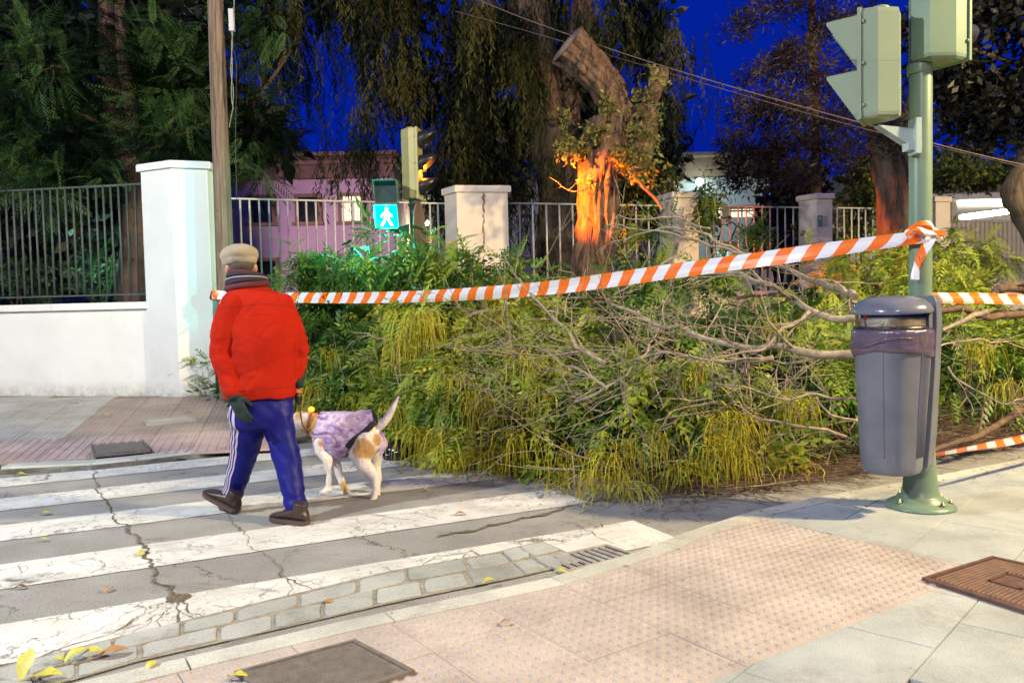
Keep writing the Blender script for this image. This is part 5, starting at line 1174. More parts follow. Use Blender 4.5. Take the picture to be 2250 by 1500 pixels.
def wire(pts, r_, lab, sag=0):
    P_ = chaikin(BP(*pts), 3); mb = MB(); mb.tube(P_, r_, 6); o = mb.build('overhead_cable', simple('cable_sheath', (.16, .10, .08), (.1, .07, .06), 9, .5), at=P_[0]); tag(o, lab, 'cable', 'overhead cables crossing the sky')
wire(((900, -80, 12), (1060, 8, 11.5), (1300, 95, 11), (1500, 160, 10.4), (1750, 232, 9.8), (1900, 272, 9.4), (2100, 330, 9), (2400, 395, 8.6)), .007, 'main overhead cable running from the top centre down to the right')
wire(((1000, 25, 12.1), (1200, 80, 11.8), (1400, 140, 11.4), (1600, 200, 10.8), (1900, 285, 10), (2300, 380, 9)), .004, 'thinner cable just beneath the main overhead cable')
wire(((2020, 150, 6.5), (2060, 175, 7), (2075, 240, 7.5), (2090, 320, 8), (2062, 330, 8.5)), .004, 'loose reddish cable hanging beside the green pole') if False else None

# ================================================================== TRAFFIC SIGNALS
def local(c, d_):
    d_ = Vector((d_[0], d_[1], 0)).normalized(); s_ = Vector((-d_.y, d_.x, 0)); c = Vector(c)
    return lambda x, y, z: c + d_ * x + s_ * y + Vector((0, 0, z))
def sighead(t, c, d_, h, w, dp, n, col, visor, L_, lens=None, plate=None):
    """c = bottom centre of the front plate"""
    F_ = local(c, d_)
    foot = [(0, -w / 2), (-dp * .45, -w / 2), (-dp, -w * .22), (-dp, w * .22), (-dp * .45, w / 2), (0, w / 2)]
    mb = MB()
    def ring(k, z): return [F_(x * k if x else 0, y * (1 - (1 - k) * .6), z) for x, y in foot]
    mb.rings([ring(.82, .0), ring(.97, .012), ring(1, .03), ring(1, h * .5 - .003), ring(.99, h * .5), ring(1, h * .5 + .003), ring(1, h - .03), ring(.97, h - .010), ring(.82, h)], 0, False, True); mb.build('casing', col, t)
    mb = MB(); z0, z1 = -.004, h + .004; k = w / 2 + .012
    mb.rings([[F_(.001, -k, z0), F_(.001, k, z0), F_(.001, k, z1), F_(.001, -k, z1)], [F_(.022, -k, z0), F_(.022, k, z0), F_(.022, k, z1), F_(.022, -k, z1)]], 0, False, True); mb.build('front_plate', plate or col, t)
    for i in range(n):
        zc = h * (1 - (i + .5) / n); r_ = min(w * .44, h / n * .44)
        mb = MB()
        if lens and i in lens: lm = lens[i]
        else: lm = simple('dark_lens', (.03, .02, .02), None, 5, .15)
        mb.rings([[F_(.024, r_ * .92 * math.cos(a), zc + r_ * .92 * math.sin(a)) for a in lin(0, 2 * math.pi * 23 / 24, 24)], [F_(.030, r_ * .6 * math.cos(a), zc + r_ * .6 * math.sin(a)) for a in lin(0, 2 * math.pi * 23 / 24, 24)]], 0, True, True); mb.build('lens', lm, t)
        mb = MB()
        if visor == 'flat':
            hh = h / n * .40; k = w / 2 - .004
            prof = [(.022, hh), (L_, hh - .012), (L_ + .004, hh - .03), (.05, -hh), (.022, -hh)]
            for sg in (-1, 1):
                a_ = [F_(x, sg * k, zc + z) for x, z in prof]; b_ = [F_(x, sg * (k - .004), zc + z) for x, z in prof]; mb.rings([a_, b_] if sg < 0 else [b_, a_], 0, False, True)
            mb.rings([[F_(.022, -k, zc + hh), F_(L_, -k, zc + hh - .012), F_(L_, k, zc + hh - .012), F_(.022, k, zc + hh)], [F_(.022, -k, zc + hh - .004), F_(L_, -k, zc + hh - .016), F_(L_, k, zc + hh - .016), F_(.022, k, zc + hh - .004)]], 0, False, True)
        else:
            rows = []; A0 = lin(R(-50), R(230), 22)
            for rr_ in (r_ * 1.04, r_ * .99):
                rows.append([F_(.022, rr_ * math.cos(a), zc + rr_ * math.sin(a)) for a in A0]); rows.append([F_(.03 + (L_ - .03) * (.45 + .55 * max(0, math.sin(a)) ** .6) * (.55 if math.sin(a) < -.3 else 1), rr_ * math.cos(a), zc + rr_ * math.sin(a)) for a in A0])
            b0_ = [rows[0], rows[1], rows[3], rows[2]]; mb.rings(b0_, 0, True, False, closed=False)
        mb.build('visor', visor == 'flat' and col or BLACK if visor != 'round_green' else col, t)
    mb = MB(); mb.lathe([(.055, h), (.055, h + .012), (.045, h + .022), (0, h + .024)], (0, 0, 0), 16); c2 = F_(-dp * .45, 0, 0); mb.v = [(a + c2.x, b_ + c2.y, z + c2.z) for a, b_, z in mb.v]; mb.build('top_cap', col, t)
    mb = MB()
    for z in (h * .12, h * .5, h * .88): mb.ell(F_(-.01, -w / 2 - .006, z), (.009, .009, .012), 8, 6); mb.ell(F_(-.01, w / 2 + .006, z), (.009, .009, .012), 8, 6)
    mb.build('hinge', col, t)
# near pole
gp = G(2022, 1112, ZP); NY = gp.y
t = thing('signal_pole', 'pale green traffic signal pole with flared foot at the right', 'traffic light', (gp.x, gp.y, ZP)); NP = t
gx = gp.x; lean = lambda z: 0
mb = MB(); mb.lathe([(.0, 0), (.195, 0), (.198, .008), (.185, .02), (.17, .032), (.135, .042), (.13, .058), (.112, .066), (.106, .075), (.098, .12), (.088, .20), (.082, .30), (.078, .36), (.063, .375), (.0625, .6), (.0625, 3.05), (.06, 3.07), (0, 3.07)], gp, 40); mb.build('post', GREENP, t)
mb = MB()
for a in (20, 110, 200, 290, 330): mb.lathe([(0, .034), (.013, .034), (.013, .046), (.006, .048), (.006, .062), (0, .062)], (gp.x + .16 * math.cos(R(a)), gp.y + .16 * math.sin(R(a)), ZP), 6)
mb.build('anchor_bolt', simple('bolt_steel', (.45, .38, .2), None, 8, .35, .8), t)
# front head (pedestrian, facing left and away), rear head up the pole facing right
pz = Q(1900, 270, NY).z; fp = Q(1899, 270, NY - .02)
sighead(t, (fp.x, fp.y, pz), (-.87, .5), .615, .225, .19, 2, GREENL, 'flat', .185, {1: emis('near_green_lens_light', (.0, .62, .52), 3)})
nl = Vector((fp.x, fp.y, pz + .615 * .25)) + Vector((-.87, .5, 0)) * .2
lamp_light('near_green_beam', 'SPOT', nl, (.02, 1.0, .85), 650, .06, t, aim=Q(470, 560, 10.6), angle=20, blend=.5)
cz = Q(2040, 142, NY).z; fp2 = Q(2078, 142, NY + .03)
sighead(t, (fp2.x, fp2.y, cz), (.87, .5), .86, .26, .24, 3, GREENP, 'round', .19, plate=GREENP)
# bracket under the pedestrian head
mb = MB(); b0_ = Q(1945, 276, NY - .08); b1_ = Q(2012, 285, NY - .07); b2_ = Q(2012, 318, NY - .07); b3_ = Q(1990, 318, NY - .07)
P0 = [Q(1930, 274, NY - .1), Q(2012, 283, NY - .09), Q(2012, 320, NY - .09), Q(1998, 318, NY - .09)]; P1 = [p + Vector((.02, .10, 0)) for p in P0]
mb.rings([P0, P1], 0, False, True); q = Q(2012, 300, NY - .085); mb.box(q + Vector((.0, .01, 0)), (.03, .10, .20)); mb.box(Q(2004, 322, NY - .07), (.075, .08, .05)); mb.build('bracket', simple('pale_bracket_paint', (.40, .50, .48), None, 5, .4), t)
mb = MB(); mb.lathe([(.066, 0), (.068, .01), (.068, .05), (.066, .06)], Q(2020, 165, NY), 28); mb.build('collar', GREENP, t)

# far signal
FY = 9.9; fx = Q(910, 500, FY).x; fzb = fz(Vector((fx, FY, 0))); DKG = simple('dark_green_paint', (.09, .20, .15), (.07, .16, .12), 5, .4)
t = thing('signal_pole', 'far green signal pole with amber car light and lit walking figure', 'traffic light', (fx, FY, fzb))
mb = MB(); zt = Q(905, 436, FY).z; mb.lathe([(.12, fzb), (.11, fzb + .05), (.07, fzb + .25), (.05, fzb + .3), (.05, zt), (0, zt)], (fx, FY, 0), 20); mb.build('post', DKG, t)
mb = MB(); mb.tube([(fx, FY - .051, 1.0), (fx, FY - .051, zt - .6)], .014, 6); mb.build('conduit', simple('orange_brown_conduit', (.42, .22, .07), None, 7, .6), t)
AMB = emis('amber_lens_light', (1.0, .32, .02), 14); fc = Q(921, 438, FY)
YC = simple('yellow_green_casing', (.36, .34, .14), (.32, .30, .12), 5, .45)
sighead(t, (fc.x, FY + .02, fc.z), (.99, -.13), Q(905, 283, FY).z - fc.z, .24, .19, 3, YC, 'round', .23, {1: AMB})
H3 = Q(905, 283, FY).z - fc.z; la = Vector((fc.x, FY + .02, fc.z + H3 / 2)) + Vector((.99, -.13, 0)) * .10
lamp_light('amber_visor_light', 'POINT', la - Vector((.99, -.13, 0)) * .02, (1, .26, .015), 26, .03, t)
lamp_light('amber_beam', 'SPOT', la + Vector((.91, .1, 0)) * .16, (1, .17, .004), 7500, .05, t, aim=Q(1290, 430, 10.95), angle=32, blend=.7)
# pedestrian head facing the crossing
ph0, ph1 = Q(852, 504, FY - .2), Q(852, 396, FY - .2); hh = ph1.z - ph0.z; F_ = local((ph0.x, FY - .25, ph0.z), (.02, -1)); w = .275
mb = MB()
for i in range(2):
    z0 = hh * (i) / 2 + .004; z1 = hh * (i + 1) / 2 - .004; r_ = []
    for x, k in ((-.16, .86), (-.15, .95), (-.02, 1), (.0, 1)): r_.append([F_(x, sx * w / 2 * k, (z0 + z1) / 2 + sz * (z1 - z0) / 2 * k) for sx, sz in ((-1, -.85), (-.88, -1), (.88, -1), (1, -.85), (1, .85), (.88, 1), (-.88, 1), (-1, .85))])
    mb.rings(r_, 0, False, True)
mb.build('casing', DKG, t)
for i in range(2):
    z0 = hh * i / 2 + .012; z1 = hh * (i + 1) / 2 - .012; L_ = .15
    rows = []
    for k in (1.0, .975):
        rows.append([F_(.0, -w / 2 * k, z0 + .03), F_(0, -w / 2 * k, z1 * 1.0 - (1 - k) * .1), F_(0, w / 2 * k, z1 - (1 - k) * .1), F_(0, w / 2 * k, z0 + .03)]); rows.append([F_(.02, -w / 2 * k, z0 + .03), F_(L_, -w / 2 * k, z1 - (1 - k) * .1 - .01), F_(L_, w / 2 * k, z1 - (1 - k) * .1 - .01), F_(.02, w / 2 * k, z0 + .03)])
    mb = MB(); mb.rings([rows[0], rows[1], rows[3], rows[2]], 0, False, False, closed=False); mb.build('visor', DKG, t)
zc = hh * .25; s_ = hh / 2 * .44
mb = MB(); mb.add([F_(.003, -s_, zc - s_), F_(.003, s_, zc - s_), F_(.003, s_, zc + s_), F_(.003, -s_, zc + s_)], [(0, 1, 2, 3)]); mb.build('lens', emis('green_lens_light', (.0, .75, .62), 2.4), t)
mb = MB(); s2 = s_; mb.add([F_(.003, -s2, hh * .75 - s2), F_(.003, s2, hh * .75 - s2), F_(.003, s2, hh * .75 + s2), F_(.003, -s2, hh * .75 + s2)], [(0, 1, 2, 3)]); mb.build('lens', simple('dark_glass_lens', (.02, .05, .05), None, 5, .2), t)
# walking figure
def poly(mb, pts, x=.008): mb.add([F_(x, -a * s_, zc + b_ * s_) for a, b_ in pts], [list(range(len(pts)))])
mb = MB(); poly(mb, [(.17 * math.cos(a), .68 + .17 * math.sin(a)) for a in lin(0, 6.0, 14)])
poly(mb, [(-.16, .47), (.18, .47), (.24, .2), (.2, -.15), (-.2, -.15), (-.22, .15)], .0085)
poly(mb, [(-.14, .46), (-.5, .15), (-.56, -.02), (-.42, -.06), (-.36, .08), (-.12, .28)]); poly(mb, [(.16, .46), (.46, .2), (.58, .0), (.46, -.08), (.34, .08), (.14, .25)])
poly(mb, [(-.2, -.12), (.06, -.12), (-.16, -.5), (-.36, -.86), (-.58, -.82), (-.42, -.5)]); poly(mb, [(-.02, -.12), (.2, -.12), (.36, -.45), (.6, -.80), (.40, -.88), (.16, -.5)])
mb.build('walking_figure', emis('green_figure_light', (.75, 1.0, .95), 9), t)
lamp_light('green_signal_light', 'POINT', F_(.14, 0, zc), (.03, 1.0, .85), 80, .08, t)
mb = MB(); P0 = [Q(845, 507, FY - .2), Q(898, 492, FY - .05), Q(898, 517, FY - .05)]; mb.rings([P0, [p + Vector((0, .05, 0)) for p in P0]], 0, False, True); mb.build('bracket', DKG, t)
# edge-on round sign on the far pole
sc_ = Q(918, 505, FY); ax_ = Vector((.97, -.10, 0)).normalized(); s_, u_ = frame(ax_); rr = []
for k, r_ in ((-.02, .30), (-.012, .335), (.0, .335), (.006, .32)): rr.append([sc_ + Vector((.03, -.02, 0)) + ax_ * k + (s_ * math.cos(a) + u_ * math.sin(a)) * r_ for a in lin(0, 2 * math.pi * 31 / 32, 32)])
mb = MB(); mb.rings(rr, 0, False, True); o = mb.build('round_sign', simple('sign_back', (.20, .15, .11), (.13, .10, .07), 6, .5, .4), at=sc_); tag(o, 'round road sign seen edge-on against the far signal pole', 'road sign')

# ================================================================== LITTER BIN
BY = NY - .20; bz0 = Q(1955, 1036, BY).z; bz1 = Q(1955, 649, BY).z; BH = bz1 - bz0; bc = Q(1953, 800, BY)
bd = Vector((-.82, -.57, 0)).normalized()
t = thing('litter_bin', 'blue grey plastic litter bin with a clear violet liner on the green pole', 'litter bin', (bc.x, BY, bz0)); FB = local((bc.x, BY, bz0), bd)
def sect(hx, hy, z, n=40, p=3.4, tilt=0.0, x0=0, front=0.0):
    out = []
    for k in range(n):
        a = 2 * math.pi * k / n; ca, sa = math.cos(a), math.sin(a); r_ = (abs(ca) ** p + abs(sa) ** p) ** (-1 / p); x, y = ca * r_, sa * r_
        xx = hx * x; yy = hy * y * (1 - front * max(0, x))
        out.append(FB(x0 + xx, yy, z + tilt * xx))
    return out
mb = MB(); HX, HY = .158, .205
prof = [(.68, .0), (.74, .012), (.775, .035), (.80, .10), (.86, .35), (.92, .55), (.96, .72), (.975, .79)]
mb.rings([sect(HX * k, HY * k, z * BH, 56, 4.2, front=.28, x0=.008 * (1 - k)) for k, z in prof], 0, True, True); mb.build('body', BINP, t)
# vertical flutes on the side panels
mb = MB()
for sg in (-1, 1):
    for j in range(14):
        xo = -.120 + j * .0095; pts = []
        for k, z in prof[3:]:
            yy = HY * k * (1 - min(.99, abs(xo / HX)) ** 4.2) ** (1 / 4.2); pts.append(FB(xo * k, sg * yy, z * BH))
        mb.tube(pts, .0036, 5)
mb.build('ribs', BINP, t)
# raised centre panel
    

mb = MB(); rr = []
for k, z in ((.80, .10), (.86, .35), (.92, .60), (.955, .74)): x = HX * k + .006; rr.append([FB(x - .02, -.07 * k, z * BH), FB(x, -.06 * k, z * BH), FB(x, .06 * k, z * BH), FB(x - .02, .07 * k, z * BH)])
mb.rings(rr, 0, False, True); mb.build('front_panel', BINP, t)
# liner
LINER, lt, lb = nodes('violet_liner'); lb.inputs['Base Color'].default_value = (.10, .075, .115, 1); lb.inputs['Roughness'].default_value = .12; lb.inputs['Specular IOR Level'].default_value = .8
bump(lt, lb, noi(lt, scaled(lt, obj_co(lt), (1, 1, .35)), 26, 4, .6, 1.5), .6, .012)
mb = MB(); rr = []
for i, (k, z) in enumerate(((.97, .655), (1.03, .665), (1.05, .69), (1.02, .715), (1.045, .74), (1.03, .78), (1.035, .805), (.97, .812))):
    ring = sect(HX * k, HY * k, z * BH, 72, 4.2, front=.28)
    ring = [p + Vector((0, 0, .035 * math.sin(j * .087 + 1) * (1 - i / 7) )) + (p - FB(0, 0, z * BH)).normalized() * (.006 * noise.noise(p * 26) + .008 * noise.noise(Vector((p.x * 12, p.y * 12, p.z * 60)))) for j, p in enumerate(ring)]
    rr.append(ring)
mb.rings(rr, 0, True, False); mb.build('bin_liner', LINER, t)
for q in range(3):
    mb = MB(); pts = []
    for j in range(30):
        a = R(-150 + j * 6 + q * 20); ca, sa = math.cos(a), math.sin(a); r_ = (abs(ca) ** 4.2 + abs(sa) ** 4.2) ** (-1 / 4.2); pts.append(FB(HX * 1.06 * ca * r_, HY * 1.06 * sa * r_ * (1 - .28 * max(0, ca * r_)), (.665 + .004 * j / 1.5 + .015 * q) * BH + .008 * math.sin(j * .5 + q)))
    mb.tube(pts, .006, 6); mb.build('liner_fold', LINER, t)
# slot: steel ashtray band
mb = MB(); mb.rings([sect(HX * k, HY * k, z * BH, 56, 3.6, front=.2) for k, z in ((.84, .80), (.90, .825), (.90, .90), (.88, .94))], 0, True, True); mb.build('steel_band', CHROME, t)
mb = MB(); mb.rings([sect(HX * k, HY * k, z * BH, 56, 3.6, front=.2) for k, z in ((.93, .806), (.95, .815), (.95, .826), (.90, .828))], 0, True, True); mb.build('rim', BLACK, t)
mb = MB()
for sg in (-1, 1): mb.box(FB(-.10, sg * HY * .86, .865 * BH), (.035, .02, .09 * BH + .01), math.atan2(bd.y, bd.x))
mb.build('hood_support', BINP, t)
mb = MB(); rr = []
for k, z in ((.90, .905), (1.07, .900), (1.085, .91), (1.07, .925), (1.0, .948), (.86, .972), (.62, .990), (.3, .998)): rr.append(sect(HX * k, HY * k, z * BH, 56, 2.9, tilt=-.04, front=.25, x0=-.01 * (1.1 - k)))
mb.rings(rr, 0, True, True); mb.build('hood', BINP, t)
mb = MB(); rr = []
for z, dx, hw, x0 in ((.0, .06, .12, -.155), (.03, .085, .14, -.155), (.2, .095, .15, -.165), (.6, .085, .165, -.185), (.85, .08, .17, -.195), (.96, .08, .165, -.195), (.995, .07, .15, -.195)):
    z *= BH; rr.append([FB(x0, -hw, z), FB(x0 - dx * .75, -hw, z), FB(x0 - dx, -hw * .85, z), FB(x0 - dx, hw * .85, z), FB(x0 - dx * .75, hw, z), FB(x0, hw, z)])
mb.rings(rr, 0, False, True); o = mb.build('back_panel', BINP, t); mdf = o.modifiers.new('soft', 'BEVEL'); mdf.width = .006; mdf.segments = 2
mb = MB(); mb.lathe([(.068, 0), (.072, .004), (.072, .03), (.068, .034)], (gp.x, gp.y, bz0 + BH * .25), 24); mb.lathe([(.068, 0), (.072, .004), (.072, .03), (.068, .034)], (gp.x, gp.y, bz0 + BH * .8), 24); mb.build('mounting_strap', BLACK, t)

# ================================================================== BARRIER TAPE
TW, tt, tb = nodes('white_tape_plastic'); tb.inputs['Base Color'].default_value = (.74, .72, .74, 1); tb.inputs['Roughness'].default_value = .32
TO, tt2, tb2 = nodes('orange_tape_plastic'); tb2.inputs['Base Color'].default_value = (.85, .17, .01, 1); tb2.inputs['Roughness'].default_value = .32
TL = simple('tape_print', (.60, .50, .48), None, 20, .4)
def tape(pts, lab, width=.105, roll=None, period=.215, slant=-.065, name='barrier_tape', fold=0.0, group='orange and white barrier tapes', phase=0.0):
    P_ = [Vector(p) for p in pts]; P_ = chaikin(P_, 3); L_ = [0]
    for a_, b_ in zip(P_[:-1], P_[1:]): L_.append(L_[-1] + (b_ - a_).length)
    tot_ = L_[-1]
    def at(s_):
        s_ = max(0, min(tot_ - 1e-4, s_)); i = max(k for k in range(len(L_) - 1) if L_[k] <= s_); f = (s_ - L_[i]) / (L_[i + 1] - L_[i]); return P_[i].lerp(P_[i + 1], f), (P_[i + 1] - P_[i]).normalized()
    mb = MB(); half = period / 2; s0 = -period + phase; k = 0; cells = []
    while s0 < tot_ + period:
        for sub in range(4):
            a_ = s0 + half * sub / 4; b_ = s0 + half * (sub + 1) / 4; rows = []
            for j in range(5):
                v = -.5 + j / 4; ring = []
                for s_ in (a_ + slant * v, b_ + slant * v):
                    sc2 = max(0, min(tot_, s_)); c, d_ = at(sc2); rl = (roll(sc2 / tot_) if roll else 0); sd, up = frame(d_); n_ = up * math.cos(rl) + sd * math.sin(rl); bn = sd * math.cos(rl) - up * math.sin(rl)
                    cv = .008 * math.cos(v * 5 + sc2 * 2.3) + .004 * noise.noise(Vector((sc2 * 3, v * 2, 1)))
                    if fold: cv += fold * max(0, -v - .12) * (1 if abs(sc2 - tot_ * .72) < tot_ * .25 else .2)
                    ring.append(c + n_ * width * v * (1 - fold * 4 * (v < -.3) * .3) + bn * cv)
                rows.append(ring)
            for j in range(4):
                q = [rows[j][0], rows[j][1], rows[j + 1][1], rows[j + 1][0]]
                if (q[0] - q[1]).length > 1e-4 or (q[2] - q[3]).length > 1e-4: mb.add(q, [(0, 1, 2, 3)], k % 2, True)
        k += 1; s0 += half
    # faint round print on every second white field
    s_ = period * .25 + phase
    while s_ < tot_ - .1:
        c, d_ = at(s_); rl = roll(s_ / tot_) if roll else 0; sd, up = frame(d_); n_ = up * math.cos(rl) + sd * math.sin(rl); bn = (sd * math.cos(rl) - up * math.sin(rl)) * (-1 if sd.y > 0 else 1)
        for i in range(10):
            a0_, a1_ = 2 * math.pi * i / 12, 2 * math.pi * (i + .9) / 12
            mb.add([c + bn * .012 + (d_ * math.cos(a) + n_ * math.sin(a)) * r_ for a, r_ in ((a0_, .013), (a1_, .013), (a1_, .0105), (a0_, .0105))], [(0, 1, 2, 3)], 2)
        s_ += period * 2
    o = mb.build(name, [TO, TW, TL], at=P_[0]); return tag(o, lab, 'barrier tape', group)
tape([Q(2030, 522, NY - .07), Q(1980, 528, NY + .02), Q(1850, 545, 5.15), Q(1700, 565, 5.5), Q(1500, 592, 6.0), Q(1300, 622, 6.6), Q(1180, 636, 7.0), Q(1000, 648, 7.7), Q(880, 653, 8.2), Q(760, 655, 8.7), Q(640, 653, 9.15), Q(480, 648, 9.42)],
     'long orange and white tape stretched from the green pole to the wooden pole', width=.118, roll=lambda s_: .85 * max(0, 1 - s_ * 3.2) + .9 * max(0, s_ - .45), fold=.03)
# wrap round the wooden pole
cw = Vector((Q(486, 640, 9.55).x, 9.55, Q(486, 648, 9.43).z)); tape([cw + Vector((math.cos(a) * .122, math.sin(a) * .122, .01 * math.sin(a * 2))) for a in lin(-2.2, 3.6, 16)], 'turn of tape wrapped round the wooden pole', period=.2, group='orange and white barrier tapes')
cg = Vector((gp.x, gp.y, Q(2022, 520, NY - .06).z))
tape([cg + Vector((math.cos(a) * .074, math.sin(a) * .074, .018 * math.sin(a * 1.3))) for a in lin(-3.4, 2.6, 18)], 'crumpled tape wound round the green pole above the bin', .062, period=.2)
kn = cg + Vector((-.01, -.085, .012))
tape([kn + Vector((-.10, .03, .0)), kn + Vector((-.06, -.015, .045)), kn + Vector((0, -.02, .055)), kn + Vector((.05, -.01, .03)), kn + Vector((.09, .03, -.005)), kn + Vector((.12, .05, .005))], 'knotted loop of tape on the front of the green pole', .05, roll=lambda s_: .6 * math.sin(s_ * 6), period=.2, phase=.05)
tape([kn + Vector((.03, -.01, -.01)), kn + Vector((.0, -.015, -.06)), kn + Vector((-.035, -.01, -.13)), kn + Vector((-.055, .0, -.20)), kn + Vector((-.06, .0, -.26))], 'loose tape end hanging from the knot on the green pole', .055, roll=lambda s_: .3 + .9 * s_, period=.22, phase=.09)
tape([kn + Vector((-.11, .0, -.01)), kn + Vector((-.07, -.03, .03)), kn + Vector((-.01, -.035, -.005)), kn + Vector((.06, -.03, .0)), kn + Vector((.11, .01, -.008))], 'lower strand of the tape knot on the green pole', .04, roll=lambda s_: 1.2 * s_, period=.18)
tape([Q(2044, 655, NY + .03), Q(2140, 655, 5.1), Q(2250, 657, 5.4), Q(2400, 664, 5.8)], 'level tape running right from behind the bin hood', .066, roll=lambda s_: .1, period=.22)
tape([Q(2046, 1000, NY + .02), Q(2080, 996, NY + .08), Q(2160, 980, 5.15), Q(2250, 962, 5.5), Q(2400, 925, 6.0)], 'low tape running right from under the bin close to the ground', .06, roll=lambda s_: 1.1 * math.cos(s_ * 2.2) * (1 - s_), period=.25)
for k in range(3):
    mb = MB()

# black rubbish bag half under the heap
q = G(880, 1022, 0); bb = MB()
# ================================================================== PERSON, DOG
from mathutils.bvhtree import BVHTree
def fuse(name, mb, voxel, smooth, mat, parent, disp=None, sub=0):
    me = mb.mesh('tmp', []); o = bpy.data.objects.new('tmp', me); COL.objects.link(o)
    m = o.modifiers.new('r', 'REMESH'); m.mode = 'VOXEL'; m.voxel_size = voxel; m.use_smooth_shade = True
    s_ = o.modifiers.new('s', 'SMOOTH'); s_.factor = .5; s_.iterations = smooth
    bpy.context.view_layer.update(); dg = bpy.context.evaluated_depsgraph_get(); ev = o.evaluated_get(dg)
    me2 = bpy.data.meshes.new_from_object(ev); bpy.data.objects.remove(o); bpy.data.meshes.remove(me)
    n = len(me2.vertices); co = np.empty(n * 3, np.float32); me2.vertices.foreach_get('co', co); co = co.reshape(-1, 3)
    if disp is not None:
        no = np.empty(n * 3, np.float32); me2.vertices.foreach_get('normal', no); no = no.reshape(-1, 3)
        d_ = np.array([disp(Vector(c)) for c in co.tolist()], np.float32); co = co + no * d_[:, None]
    co = co - np.array(wpos(parent), np.float32); me2.vertices.foreach_set('co', co.astype(np.float32).ravel())
    me2.name = name; me2.materials.clear(); me2.materials.append(mat); me2.polygons.foreach_set('use_smooth', [True] * len(me2.polygons)); me2.polygons.foreach_set('material_index', [0] * len(me2.polygons)); me2.update()
    return link(name, me2, parent)
def limbtube(mb, pts, rad, n=16):
    pts = [Vector(p) for p in pts]; mb.tube(pts, rad, n, cap=True); mb.ell(pts[0], (rad[0],) * 3, 12, 8); mb.ell(pts[-1], (rad[-1],) * 3, 12, 8)
MY = 5.08; HD = az(-32); RT = Vector((HD.y, -HD.x, 0))     # heading and right-hand side
def K(px, py, dy=0.0): return Q(px, py, MY + dy)
def ering(c, a, b_, n=28, tilt=0.0, squ=2.3):
    out = []
    for k in range(n):
        t_ = 2 * math.pi * k / n; ca, sa = math.cos(t_), math.sin(t_); r_ = (abs(ca) ** squ + abs(sa) ** squ) ** (-1 / squ)
        out.append(c + RT * a * ca * r_ + (HD + Vector((0, 0, tilt))) * b_ * sa * r_)
    return out
base = (G(515, 1128) + G(655, 1152)) / 2
P = thing('person', 'man in red fleece, blue tracksuit trousers and beige cap walking away with a dog', 'person', (base.x, base.y, 0))
def skinm(name, c): 
    m = simple(name, c, tuple(x * .8 for x in c), 20, .5); return m
SKIN = skinm('skin', (.50, .27, .19))
def cloth(name, c1, c2, bs, sc_, rough=.85, sheen=.0, stretch=None):
    m, t, b = nodes(name); co = world_co(t)
    f = noi(t, co, 6, 5, .6); c = ramp(t, f, [(.3, c2), (.7, c1)]); c = mixc(t, 1.0, c, ramp(t, noi(t, co, 260, 2), [(.3, .82), (.7, 1.08)]), 'MULTIPLY')
    t.links.new(c, b.inputs['Base Color']); b.inputs['Roughness'].default_value = rough; b.inputs['Sheen Weight'].default_value = sheen
    bump(t, b, noi(t, scaled(t, co, stretch) if stretch else co, sc_, 4, .6), bs, .006); return m
RED = cloth('red_fleece', (.44, .019, .006), (.36, .014, .005), .35, 60, .95, .0)
BLU = cloth('blue_tracksuit', (.012, .013, .22), (.005, .007, .12), .5, 16, .5, 0, (1, 1, .5))
BLU.node_tree.nodes['Principled BSDF'].inputs['Specular IOR Level'].default_value = .18
RED.node_tree.nodes['Principled BSDF'].inputs['Specular IOR Level'].default_value = .12
CAPM = cloth('beige_cap_wool', (.39, .335, .25), (.30, .255, .185), .3, 120)
def arm(l):
    if l: return [K(500, 672, -.10), K(480, 775, -.15), K(512, 866, -.20)]
    return [K(628, 668, .12), K(660, 765, .14), K(652, 832, .12)]
LA, RA = arm(True), arm(False)
hipL, hipR = K(542, 890, -.02), K(604, 890, .02)
LL = [hipL, K(535, 995, .08), G(507, 1112, .10)]; LL[2] = K(505, 1105, .19)
RL = [hipR, K(628, 1000, -.05), K(652, 1125, -.15)]
hc = K(528, 577, .14); neck = K(543, 618, .08)
# hands
def hand(mb, w, d_, nrm, side, curl=.9, s_=1.0):
    """w wrist, d_ finger direction, nrm back-of-hand normal, side thumb side"""
    d_ = d_.normalized(); nrm = nrm.normalized(); sd = d_.cross(nrm).normalized() * side
    c = w + d_ * .05 * s_; Mx = Matrix((sd, d_, nrm)).transposed(); mb.ell(c, (.041 * s_, .055 * s_, .018 * s_), 14, 10, Mx)
    mb.tube([w - d_ * .03, w + d_ * .02], [.028 * s_, .027 * s_], 12)
    for i, L_ in enumerate((.070, .080, .075, .058)):
        p = w + d_ * .092 * s_ + sd * (.030 - .020 * i) * s_; v = d_.copy(); q = [p - d_ * .02]; q.append(p)
        for j in range(3): v = (v * math.cos(curl * .6) - nrm * math.sin(curl * .6)); v.normalize(); q.append(q[-1] + v * L_ * (.45, .32, .25)[j] * s_)
        mb.tube(q, [.0095 * s_, .0095 * s_, .009 * s_, .0085 * s_, .0075 * s_], 8)
    p = w + d_ * .03 * s_ + sd * .030 * s_; v = (d_ * .7 + sd * .7 - nrm * .2).normalized(); q = [p - sd * .012, p + v * .028 * s_]; v2 = (d_ * .9 + sd * .15 - nrm * .5).normalized(); q += [q[-1] + v2 * .03 * s_, q[-1] + v2 * .052 * s_]; mb.tube(q, [.013 * s_, .012 * s_, .0105 * s_, .009 * s_], 8)
LWd = (K(538, 922, -.22) - LA[2]); RWd = Vector((.0, .02, -1))
body = MB()
